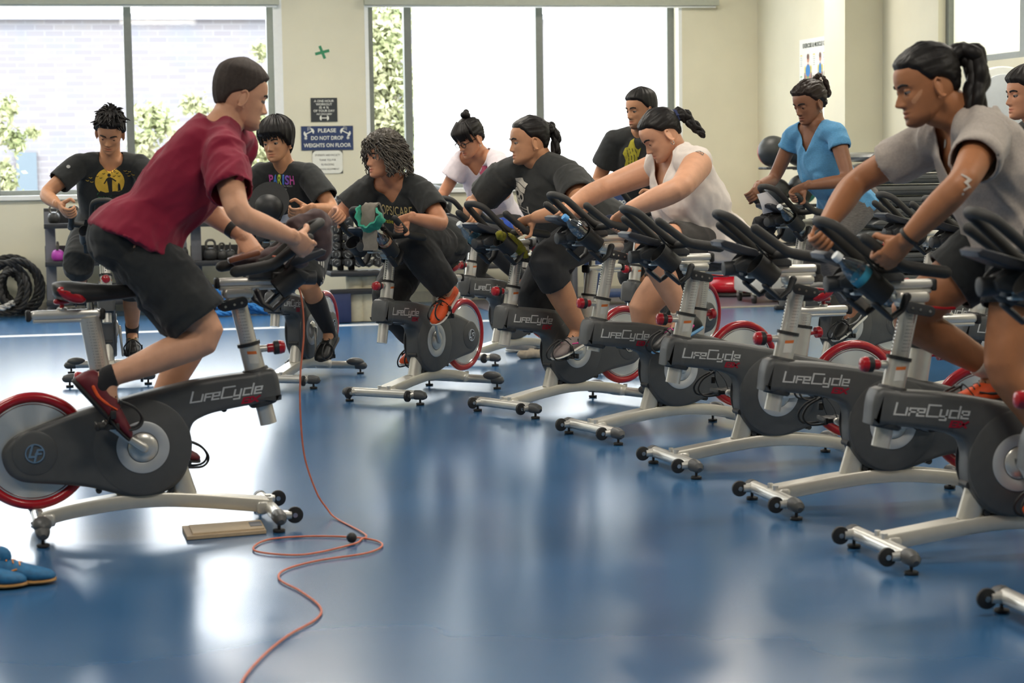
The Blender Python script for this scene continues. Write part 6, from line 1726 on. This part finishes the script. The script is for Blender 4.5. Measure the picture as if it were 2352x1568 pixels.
def poly(P): return [(q[0], q[1], 0) for q in P], [tuple(range(len(P)))]
P_PINK = mat('print_pink', (206, 90, 170), .7, var=.15, vscale=120); P_BLUE = mat('print_blue', (70, 120, 200), .7, var=.2, vscale=120); P_LIME = mat('print_lime', (176, 196, 70), .7, var=.2, vscale=120); P_PURP = mat('print_purple', (130, 90, 190), .7, var=.2, vscale=120)
P_GREY = mat('print_grey', (168, 168, 164), .7, var=.05); P_SAND = mat('print_sand', (212, 190, 130), .7, var=.08); P_BONE = mat('print_bone', (222, 214, 200), .7, var=.05); P_DARK = mat('print_black', (44, 45, 45), .8, var=.05)
P_MOON = mat('print_yellow', (232, 190, 70), .7, var=.12, vscale=30); P_GREEN = mat('print_green', (60, 120, 78), .7, var=.2, vscale=60); P_MUST = mat('print_mustard', (176, 166, 50), .7, var=.3, vscale=25)
for i, (ch, m_) in enumerate(zip('PARISH', (P_PINK, P_BLUE, P_LIME, P_BLUE, P_PURP, P_PINK))):
    w = .010 if ch == 'I' else .026; V = fit(ch, w, .056, .03); print_on('bP', 'letter_print', shift(V, [-.067, -.040, -.012, .010, .033, .062][i], 0), m_, 647, 413, 0)
print_on('bP', 'small_print', fit('HEALTH, HEALTH, WEGO.', .125, .012, .008), P_GREY, 648, 427, 0)
print_on('bP', 'small_print', fit('pants', .036, .012, .008), P_GREY, 652, 434, 0)
print_on('b3', 'letter_print', fit('EOPS/CARE', .205, .058, .004), P_SAND, 906, 484, 6)
print_on('b3', 'script_print', fit('Cooperative', .12, .036, .01, .3), P_MUST, 884, 507, 10)
print_on('b3', 'block_print', poly([(-.016, -.024), (.016, -.028), (.012, .028), (-.018, .026)]), P_MUST, 865, 480, 0)
# skull in a cap over crutches
sk_ = merge(disc(.047, 40, .92), shift(poly([(-.027, -.030), (.027, -.030), (.022, -.062), (.012, -.066), (-.012, -.066), (-.022, -.062)]), 0, 0), )
cap_ = merge(poly([(-.042, .030), (.042, .034), (.046, .068), (-.040, .062)]), poly([(-.034, .066), (.044, .072), (.05, .100), (.02, .098), (.0, .106), (-.022, .096), (-.036, .088)]))
eyes_ = merge(shift(disc(.0145, 18, .85), -.019, -.004), shift(disc(.0145, 18, .85), .020, -.004), poly([(0, -.016), (.007, -.032), (-.007, -.032)]), *[poly([(x - .0012, -.064), (x + .0012, -.064), (x + .0012, -.052), (x - .0012, -.052)]) for x in (-.014, -.007, 0, .007, .014)], poly([(-.044, .030), (.044, .033), (.044, .030), (-.044, .027)]), poly([(-.038, .0645), (.046, .0705), (.046, .068), (-.038, .062)]))
cr_ = merge(ribbon([[(-.02, -.085), (.085, -.045)], [(-.012, -.105), (.09, -.062)], [(.03, -.066), (.036, -.086)]], .004), ribbon([[(.080, -.034), (.098, -.072)]], .012), ribbon([[(.02, -.085), (-.05, -.045)], [(.01, -.1), (-.05, -.062)]], .004), ribbon([[(-.046, -.034), (-.06, -.066)]], .010), ribbon([[(-.06, -.02), (-.05, -.07), (.0, -.105), (.07, -.108), (.11, -.1)]], .002))
print_on('b4', 'skull_print', merge(sk_, cap_), P_BONE, 1194, 446, -4); print_on('b4', 'skull_shading', shift(eyes_, 0, 0), P_DARK, 1194, 446, -4); print_on('b4', 'crutch_print', cr_, P_BONE, 1194, 446, -4)
p_ = [c for c in PEOPLE['b4'].root.children_recursive if c.name.startswith('skull_shading')]
for c in p_:
    for v in c.data.vertices:
        d = Vector(EYE) - (v.co + Vector(PEOPLE['b4'].loc)); v.co += d.normalized() * .0015
# moon
print_on('bL', 'moon_print', disc(.088), P_MOON, 252, 419, 0)
fig = merge(poly([(-.010, -.07), (.010, -.07), (.013, -.01), (.016, .025), (.008, .034), (-.008, .034), (-.016, .025), (-.013, -.01)]), shift(disc(.010, 14), 0, .046), ribbon([[(-.014, .025), (-.032, -.002)], [(.014, .025), (.036, .006)]], .007), poly([(-.088, -.088), (.088, -.088), (.08, -.058), (.05, -.064), (.02, -.058), (-.03, -.063), (-.06, -.05)]), poly([(.045, -.06), (.062, -.06), (.060, -.02), (.053, -.005), (.047, -.02)]), *[shift(ribbon([[(-.007, .003), (0, 0), (.007, .004)]], .003), x, y) for x, y in ((-.07, .04), (-.05, .03), (.05, .05), (.06, .03), (.035, .06), (-.03, .055), (.03, .035))])
print_on('bL', 'figure_print', fig, P_DARK, 252, 419, 0)
for c in [c for c in PEOPLE['bL'].root.children_recursive if c.name.startswith('figure_print')]:
    for v in c.data.vertices:
        d = Vector(EYE) - (v.co + Vector(PEOPLE['bL'].loc)); v.co += d.normalized() * .002
print_on('bL', 'bird_print', merge(*[shift(ribbon([[(-.008, .003), (0, 0), (.008, .004)]], .0035), x, y) for x, y in ((-.11, .03), (-.13, .01), (-.105, .005), (.11, .04), (.125, .055), (.10, .06), (.12, .02), (.145, .04))]), P_MOON, 252, 419, 0)
print_on('bL', 'lettering_print', fit('GRAVEYARD', .16, .034, .01), P_GREEN, 254, 445, 2)
rnd = random.Random(4); sp = [(.05 * (1 + .5 * rnd.uniform(-1, 1)) * math.cos(a), .085 * (1 + .4 * rnd.uniform(-1, 1)) * math.sin(a)) for a in np.linspace(0, 2 * PI, 26, endpoint=False)]
print_on('bM', 'splash_print', poly(sp), P_MUST, 1452, 362, 0)
for i in range(4):
    x0 = -.03 + .02 * i; print_on('bM', 'dark_streak', ribbon([[(x0, -.05), (x0 + .008, 0), (x0 - .004, .05)]], .005), P_DARK, 1452, 360, 8)
for i in range(3): print_on('bP', 'side_stripe', poly([(-.008 + .020 * i - .02, -.035), (.004 + .020 * i - .02, -.035), (.004 + .020 * i - .02, .035), (-.008 + .020 * i - .02, .035)]), P_GREY, 738, 600, 10, 'shorts')
print_on('bP', 'leg_mark', merge(*[ribbon([[(-.018 + .012 * i, -.012), (-.006 + .012 * i, .012 + .004 * i)]], .007) for i in range(3)]), P_BONE, 742, 648, 10, 'shorts')
print_on('bG', 'pink_panel', poly([(-.055, .05), (.06, .05), (.045, -.02), (.005, -.10)]), mat('print_rose', (226, 110, 140), .8, var=.1, vscale=90), 1113, 396, 0)
print_on('bL', 'sleeve_mark', disc(.012, 12), P_GREY, 157, 383, 0)

# glasses, earrings, hair ties, bands
p = PEOPLE['bG']; lo = np.array(p.loc); M_GL = mat('black_acetate', (26, 24, 24), .25, var=.05)
b = MB()
for s in (1, -1):
    b.tube([p.hp((.094 - .10 * max(0, abs(.033 + .020 * math.cos(a)) - .03), s * (.033 + .022 * math.cos(a)), .108 + .017 * math.sin(a))) - lo for a in np.linspace(0, 2 * PI, 24, endpoint=False)], .0026, 8, closed=True)
    b.tube([p.hp((.088, s * .056, .113)) - lo, p.hp((.04, s * .074, .116)) - lo, p.hp((-.004, s * .078, .112)) - lo], .0024, 6)
b.tube([p.hp((.096, .011, .112)) - lo, p.hp((.1, 0, .114)) - lo, p.hp((.096, -.011, .112)) - lo], .0024, 6); b.build('glasses', M_GL, p.root)
for key, s in (('b5', 1), ('bB', 1), ('bG', 1)):
    p = PEOPLE[key]; lo = np.array(p.loc); b = MB(); c = np.array([.0, s * .080 * p.k.get('wide', 1), .062])
    b.tube([p.hp(c + np.array([.007 * math.cos(a), 0, .009 * math.sin(a)])) - lo for a in np.linspace(0, 2 * PI, 16, endpoint=False)], .002, 6, closed=True); b.build('earring', M_CHROME, p.root)
def scrunchie(key, c, r, m, axis=(1, 0, 0), t=.009):
    p = PEOPLE[key]; lo = np.array(p.loc); ax = nrm(axis); u = nrm(np.cross(ax, (0, 1, 0.1))); v = np.cross(ax, u); b = MB()
    b.tube([p.hp(np.array(c) + (u * math.cos(a) + v * math.sin(a)) * r) - lo for a in np.linspace(0, 2 * PI, 20, endpoint=False)], [t * (1 + .25 * math.sin(i * 2.6)) for i in range(20)], 8, closed=True); b.build('hair_tie', m, p.root, 60)
scrunchie('bB', (-.105, 0, .222), .026, C_WHITE, (1, 0, -.4)); scrunchie('b5', (-.108, 0, .145), .024, mat('navy_scrunchie', (40, 50, 86), .8, var=.1), (1, 0, .3), .012); scrunchie('b8', (-.106, 0, .168), .020, M_BLK, (1, 0, .2), .006); scrunchie('b4', (-.105, 0, .16), .022, M_BLK, (1, 0, 0), .007)
def band(key, s, m, off=.02, w=.010, r=.030, name='wrist_band'):
    p = PEOPLE[key]; lo = np.array(p.loc); d = nrm(p.E[s] - p.Wr[s]); c = p.Wr[s] + d * off; b = MB()
    b.tube([c - d * w - lo, c + d * w - lo], r * p.arm ** .6 * (.92 if p.female else 1), 20, ell=1.0); b.build(name, m, p.root)
band('in', 1, M_BLK, .05, .014, .034, 'wrist_watch'); band('bG', 1, mat('purple_band', (92, 70, 120), .6, var=.05), .03, .010, .031); band('b8', 1, M_BLK, .015, .006, .0335, 'bracelet')
M_PAINT = mat('white_body_paint', (196, 186, 176), .7, var=.1); M_TATTOO = mat('tattoo_ink', (88, 92, 92), .7, var=.1)
print_on('b8', 'arm_paint', merge(ribbon([[(-.012, .03), (.006, .018), (-.008, .008), (.006, -.004), (-.010, -.014)]], .006), ribbon([[(-.006, .028), (.012, .016), (-.002, .006), (.010, -.006)]], .004), shift(disc(.004, 8), -.012, -.026)), M_PAINT, 2222, 425, 0, 'body')
print_on('b8', 'pendant', shift(disc(.018, 14, .4), 0, 0), M_PAINT, 2172, 330, 0, 'body')
print_on('b5', 'tattoo', merge(ribbon([[(-.02, .012), (0, .02), (.018, .006), (.01, -.015), (-.004, .0), (-.02, .012)]], .0025), ribbon([[(.0, .02), (.004, 0), (.01, -.015)]], .002)), M_TATTOO, 1608, 352, 0, 'body')
print_on('b5', 'tattoo', ribbon([[(-.02, .018), (-.012, -.015), (.0, -.012), (-.006, .012), (.015, .016)]], .006), M_TATTOO, 1546, 726, 0, 'body')

# ------------------------------------------------------------------ things on the bikes and on the floor
M_CLEAR = glass_mat('clear_bottle', (.86, .90, .91), .26)
def bottle(label, key, side, cap, lab, labz=(.08, .12), slide=.0, s=1.0, body=None):
    B = BIKES[key]; A = BK['cupA']; c = BK['cupC'] + np.array([0, side * .105, 0]) + np.array(B['H']) - A * (.105 - slide)
    R3 = B['M'].to_3x3(); ax = R3 @ Vector(A); P_ = Vector(bw(key, *c))
    q = Vector((0, 0, 1)).rotation_difference(ax)
    b = MB(); pr = [(.012, 0), (.028, .002), (.0315, .012)]
    for i in range(5): z = .02 + i * .022; pr += [(.0318, z), (.0296, z + .008), (.0318, z + .016)]
    pr += [(.032, .135), (.030, .152), (.022, .172), (.0135, .186), (.0125, .200), (.002, .2005)]
    b.lathe(pr, n=24); o = b.build('water_bottle', body or M_CLEAR, None, 60); o.location = P_; o.rotation_mode = 'QUATERNION'; o.rotation_quaternion = q; o.scale = (s,) * 3
    b = MB(); b.lathe([(.002, .218), (.0135, .218), (.0145, .215), (.0145, .198), (.002, .198)][::-1], n=20); b.build('cap', cap, o, 40)
    if lab: b = MB(); b.lathe([(.0326, labz[0]), (.0328, labz[0] + .002), (.0328, labz[1] - .002), (.0326, labz[1])], n=24, cap=False); b.build('label', lab, o, 60)
    return tag(o, label, 'bottle', None)
M_CAPB = mat('blue_cap', (90, 160, 220), .4, var=.03); M_CAPW = mat('white_cap', (216, 220, 220), .4, var=.03)
bottle('clear water bottle with a blue cap, leaning in the holder before the white-shirted woman', 'b5', 1, M_CAPB, None, slide=.045, s=1.12)
bottle('clear water bottle with a teal label in the holder before the person in grey', 'b8', 1, M_CAPW, mat('teal_label', (60, 150, 180), .5, var=.05), (.098, .128), slide=.035, s=1.12)
bottle('clear water bottle with a red printed label in the holder under the teal towel', 'b3', 1, M_CAPW, mat('red_label', (176, 60, 58), .5, c2=(196, 186, 150), vscale=60, var=.1), (.05, .115), slide=.045, s=1.12)
bottle('clear water bottle at the far side of the skull-shirt woman\'s handlebars', 'b4', -1, M_CAPW, mat('pale_blue_label', (130, 180, 200), .5, var=.05), (.06, .11), slide=.04, s=1.12)
bottle('white-capped water bottle in the holder before the woman in blue', 'bB', 1, M_CAPW, None, slide=.03, s=1.1)
bottle('blue sports bottle in the holder before the young man with rainbow lettering', 'bP', -1, M_CAPW, mat('navy_band', (30, 50, 130), .4, var=.05), (.02, .15), slide=.035, body=mat('blue_bottle', (52, 84, 178), .3, var=.05))
def heap(name, label, cat, m, blobs, wr=.010, fq=16, vox=.006, smooth=4, seed=0):
    b = MB()
    for (A_, r0, *B_) in blobs:
        if B_: b.tube([A_, (np.array(A_) + np.array(B_[0])) / 2, B_[0]], [r0, (r0 + B_[1]) / 2, B_[1]], 14, round_end=True)
        else: b.ball(A_, r0, 16)
    me = voxel(b, vox, smooth, name); V = me_np(me).astype(float); me.update(); N_ = np.empty(len(V) * 3, np.float32); me.vertices.foreach_get('normal', N_); N_ = N_.reshape(-1, 3)
    d = np.array([(.8 - 2 * abs(noise.noise(Vector(v * fq) + Vector((seed, 0, 0))))) + .5 * noise.noise(Vector(v * fq * 2.2)) for v in V])
    me_set(me, V + N_ * (wr * d)[:, None]); lo = V.mean(0); lo[2] = V[:, 2].min()
    o = link(name, finish(me, name, m, lo)); o.location = Vector(lo); return tag(o, label, cat)
def sheet(mb, P0, across, along_list, th=.003):
    """thick strip: cross direction, list of centre points"""
    pass
def strip(name, label, cat, m, pts, across, w, th=.006, parent=None):
    C_ = spline(pts, 8); ac = nrm(across); b = MB(); lo = np.array(C_[0])
    V = []; n_ = len(C_)
    for i, c in enumerate(C_):
        t = nrm(C_[min(i + 1, n_ - 1)] - C_[max(i - 1, 0)]); nn = nrm(np.cross(t, ac)); wob = .006 * math.sin(i * .9)
        for (u, k_) in ((-.5, -1), (0, -1), (.5, -1), (.5, 1), (0, 1), (-.5, 1)): V.append(c + ac * u * w + nn * (k_ * th / 2 + (wob if u == 0 else -wob)) - lo)
    F = [tuple(i * 6 + j for j in range(6))[::-1] for i in (0,)] + [tuple((n_ - 1) * 6 + j for j in range(6))]
    for i in range(n_ - 1):
        for j in range(6): F.append((i * 6 + j, i * 6 + (j + 1) % 6, i * 6 + 6 + (j + 1) % 6, i * 6 + 6 + j))
    b.add(V, F); o = b.build(name, m, parent, 60)
    if parent is None: o.location = Vector(lo); tag(o, label, cat)
    return o
M_TW1 = cloth('teal_towel', (56, 150, 124), var=.1); M_TW2 = cloth('taupe_towel', (124, 118, 108), var=.1)
k3 = lambda px, py, x=.66: bike_pxx('b3', px, py, x)
lf3 = np.array(BIKES['b3']['M'].to_3x3() @ Vector((0, 1, 0)))
strip('towel', 'taupe towel hanging from the loop of the handlebar before the woman with curls', 'towel', M_TW2, [k3(866, 520, .60), k3(862, 478, .64), k3(850, 470, .675), k3(846, 500, .71), k3(850, 545, .715), k3(851, 575, .715)], lf3, .085, .012)
strip('towel', 'teal towel looped over the handlebar before the woman with curls', 'towel', M_TW1, [k3(832, 478, .68), k3(824, 492, .715), k3(828, 516, .73), k3(842, 528, .735), k3(862, 518, .73), k3(876, 500, .72), k3(868, 486, .68)], np.array(BIKES['b3']['M'].to_3x3() @ Vector((.8, 0, .6))), .06, .012)
k4 = lambda px, py, y=.105: bike_px('b4', px, py, y)
heap('cloth', 'olive green cloth stuffed in the bottle holder before the skull-shirt woman', 'cloth', cloth('olive_cloth', (130, 126, 40), var=.12), [(k4(1148, 540), .022, k4(1178, 552), .026), (k4(1178, 552), .026, k4(1205, 585), .022)], .006, 30, .004, 3)
k5 = lambda px, py, y=.0: bike_px('b5', px, py, y)
heap('cloth', 'navy cloth bundled on the handlebars before the woman in white', 'cloth', cloth('navy_cloth', (42, 48, 66), var=.12), [(k5(1400, 505, -.1), .026, k5(1432, 520, -.02), .030)], .006, 26, .004, 3)
kb = lambda px, py, y=-.1: bike_px('bB', px, py, y)
heap('towel', 'dark towel bundled in the far holder of the bike under the woman in blue', 'towel', cloth('dark_towel', (48, 48, 50), var=.15), [(kb(1742, 512), .035, kb(1775, 508), .045), (kb(1768, 524), .035)], .008, 26, .005, 3)
kin = lambda px, py, y=.0: bike_px('in', px, py, y)
heap('jacket', 'brown jacket draped over the handlebars of the foreground bike', 'jacket', cloth('brown_fleece', (88, 72, 72), var=.12), [(kin(655, 590, .17), .05, kin(690, 530, .17), .06), (kin(690, 530, .17), .055, kin(728, 512, .17), .05), (kin(728, 515, .17), .048, kin(738, 580, .17), .035), (kin(655, 590, .17), .05, kin(600, 600, .15), .03), (kin(600, 600, .15), .028, kin(545, 597, .13), .018), (kin(680, 580, .16), .055)], .012, 15, .007, 4)
hm = MB(); c = kin(560, 600, .02); hm.box((0, 0, 0), (.12, .06, .02), bev=.006); o = hm.build('wallet', mat('brown_leather', (116, 70, 48), .5, var=.1)); o.location = Vector(bw('in', .40, .06, .985)); o.rotation_euler = (0, -.25, math.radians(15.6)); tag(o, 'brown leather wallet lying on the foreground bike\'s handlebars', 'wallet')
kP = lambda px, py, x=.6: bike_pxx('bP', px, py, x)
o = thing('cap', 'black baseball cap hung on the handlebars before the young man with rainbow lettering', 'cap', tuple(kP(618, 478, .72)), BIKES['bP']['yaw'])
b = MB(); b.lathe([(.002, .085), (.04, .08), (.072, .055), (.086, .01), (.086, 0), (.082, 0), (.07, .045), (.002, .07)], (0, 0, 0), (.9, .1, -.3), 28, cap=False); b.build('crown', M_BLK, o, 60)
b = MB(); b.lathe([(.002, 0), (.10, 0.002), (.118, .004), (.118, .009), (.002, .008)], (-.01, 0, .035), (.9, .1, .25), 32); b.build('brim', M_BLK, o, 60)
def paper(label, P4, curl=0.0):
    A_, B_, C_, D_ = (np.array(q) for q in P4); b = MB(); V = []; n_ = 8; nn = nrm(np.cross(B_ - A_, D_ - A_)); lo = (A_ + C_) / 2
    for e in (0, .0012):
        for i in range(n_ + 1):
            for j in range(n_ + 1):
                u, v = i / n_, j / n_; q = A_ * (1 - u) * (1 - v) + B_ * u * (1 - v) + C_ * u * v + D_ * (1 - u) * v; V.append(q + nn * (curl * math.sin(u * PI) + e) - lo)
    F = []; k_ = (n_ + 1) ** 2
    for e in (0, k_):
        for i in range(n_):
            for j in range(n_): F.append((e + i * (n_ + 1) + j, e + (i + 1) * (n_ + 1) + j, e + (i + 1) * (n_ + 1) + j + 1, e + i * (n_ + 1) + j + 1))
    b.add(V, F); o = b.build('paper_sheet', mat('white_paper', (214, 212, 216), .7, var=.02), None, 60); o.location = Vector(lo); return tag(o, label, 'paper')
paper('white paper sheet on the handlebars before the young man with rainbow lettering', [kP(642, 512), kP(690, 512), kP(668, 490), kP(650, 494)], .004)
paper('white paper sheet rolled over the handlebars before the woman in blue', [kb(1738, 446, .0), kb(1752, 492, .0), kb(1800, 480, .02), kb(1762, 440, .02)], .012)
kG = lambda px, py, x=.6: bike_pxx('bG', px, py, x)
paper('white paper sheet on the handlebars before the woman with glasses', [kG(1008, 498), kG(1034, 520), kG(1022, 530), kG(1002, 512)], .004)
k8 = lambda px, py, y=-.105: bike_px('b8', px, py, y)
strip('napkin', 'off-white napkin hanging from the far bottle holder before the person in grey', 'napkin', mat('napkin', (214, 204, 190), .8, var=.05), [k8(1930, 628, -.10), k8(1926, 655, -.10), k8(1955, 680, -.11), k8(1985, 705, -.11), k8(1998, 716, -.11)], np.array([.7, .5, .3]), .05, .004)
# jacket tied on the back-row bike
heap('jacket', 'bright blue jacket hung on the bike of the woman with glasses', 'jacket', cloth('royal_blue', (52, 84, 176), var=.1), [(kG(1150, 512, .1), .04, kG(1165, 525, .1), .045), (kG(1165, 525, .1), .04, kG(1150, 570, .1), .03)], .008, 20, .006, 3)

# sneakers left on the floor
class _Loose: pass
def loose_shoe(label, toe_px, d, m, msole, mlace, acc, sz=1.0, tongue=None):
    q = _Loose(); T_ = at_z(*toe_px, 0.0); d = nrm(d); O_ = T_ - d * .285 * sz; O_[2] = .004; up = np.array([0, 0, 1.0])
    root = thing('sneaker', label, 'shoe', (float(O_[0]), float(O_[1]), 0.0)); q.root = root; q.loc = (float(O_[0]), float(O_[1]), 0.0); q.foot = {1: (O_, d, up, O_ + d * .06 + up * .1)}
    o = Person.shoe(q, 1, m, msole, mlace, acc, sz)
    if tongue:
        b = MB(); b.ball(O_ + d * .105 + up * .088 - np.array(q.loc), (.042, .026, .034), 16); b.build('tongue', m, root, 60); b = MB(); b.ball(O_ + d * .092 + up * .108 - np.array(q.loc), (.030, .021, .018), 14); b.build('lining', tongue, root, 60)
    return root
M_BLUSH = mat('blue_mesh_shoe', (36, 104, 150), .6, var=.2, vscale=60); M_TANS = mat('gum_sole', (176, 132, 78), .6, var=.06); M_OSTR = mat('orange_stripe', (236, 150, 60), .5, var=.05); M_REDL = mat('red_lining', (176, 50, 70), .7, var=.1)
loose_shoe('blue sneaker with an orange stripe, the nearer of the pair on the floor', (66, 1347), (1, .12, 0), M_BLUSH, M_TANS, M_OSTR, M_OSTR, 1.0, M_REDL)
loose_shoe('blue sneaker with an orange stripe, the farther of the pair, its toe ahead', (131, 1338), (1, .10, 0), M_BLUSH, M_TANS, M_OSTR, M_OSTR, 1.0, M_REDL)
# clipboard by the front foot of the instructor's bike
cA, cB, cC, cD = (at_z(x, y, 0) for x, y in ((430, 1241), (612, 1226), (600, 1203), (418, 1216)))
def slab(P4, z0, z1, lo):
    b = MB(); V = [np.array([q[0], q[1], z]) - lo for z in (z0, z1) for q in P4]; b.add(V, [(3, 2, 1, 0), (4, 5, 6, 7), (0, 1, 5, 4), (1, 2, 6, 5), (2, 3, 7, 6), (3, 0, 4, 7)]); return b
lo = (cA + cC) / 2; o = thing('clipboard', 'tan clipboard lying on the floor under the foreground bike', 'clipboard', tuple(lo))
slab([cA, cB, cC, cD], .002, .014, lo).build('board', mat('tan_board', (186, 164, 134), .6, var=.08), o, 0)
mixp = lambda a, b_, t: a * (1 - t) + b_ * t
slab([mixp(mixp(cA, cB, .08), mixp(cD, cC, .08), .1), mixp(mixp(cA, cB, .98), mixp(cD, cC, .98), .1), mixp(mixp(cA, cB, .98), mixp(cD, cC, .98), .9), mixp(mixp(cA, cB, .08), mixp(cD, cC, .08), .9)], .0142, .020, lo).build('pad', mat('cardboard', (196, 178, 150), .7, var=.06), o, 0)
slab([mixp(mixp(cA, cB, .82), mixp(cD, cC, .82), .3), mixp(mixp(cA, cB, .97), mixp(cD, cC, .97), .3), mixp(mixp(cA, cB, .97), mixp(cD, cC, .97), .7), mixp(mixp(cA, cB, .82), mixp(cD, cC, .82), .7)], .0202, .022, lo).build('clip', M_STEEL, o, 0)
# orange audio cord
hang = [bw('in', .50, .02, .985), bw('in', .58, .03, .97)] + [at_y(x, y, 7.44 + .0001 * (y - 640)) for x, y in ((668, 628), (690, 672), (698, 760), (690, 860), (690, 950), (700, 1050), (727, 1130), (750, 1166))]
fl_ = [at_z(x, y, .006) for x, y in ((772, 1190), (838, 1226), (830, 1238), (808, 1250), (700, 1273), (605, 1269), (582, 1257), (620, 1238), (720, 1231), (830, 1235), (878, 1249), (845, 1269), (730, 1287), (655, 1308), (642, 1330), (690, 1357), (734, 1392), (728, 1420), (660, 1460), (600, 1510), (556, 1565), (548, 1620))]
C_ = spline(hang + fl_, 8); lo = np.array([fl_[0][0], fl_[0][1], 0]); b = MB(); b.tube([q - lo for q in C_], .0034, 8); o = b.build('audio_cord', mat('orange_cord', (214, 116, 84), .5, var=.12, vscale=30)); o.location = Vector(lo); tag(o, 'thin orange cord hanging from the foreground handlebars and looping over the floor', 'cord')
q = at_z(808, 1248, .0); b = MB(); b.ball(np.array([q[0], q[1], .021]) - lo, .019, 14); b.build('cord_toggle', M_BLK, o)
# towel and shoe on the floor behind the second row
q1 = at_z(1215, 824, .0)
heap('towel', 'beige towel dropped on the floor behind the skull-shirt woman\'s bike', 'towel', cloth('beige_towel', (196, 182, 162), var=.08), [(q1 + np.array([-.05, 0, .03]), .028, q1 + np.array([.10, .05, .03]), .028), (q1 + np.array([.02, .06, .035]), .03)], .006, 22, .006, 3)
loose_shoe('grey sneaker left on the floor beside the beige towel', (1243, 812), (.75, -.6, 0), M_LACE, M_SOLEW, M_SOLEW, None)
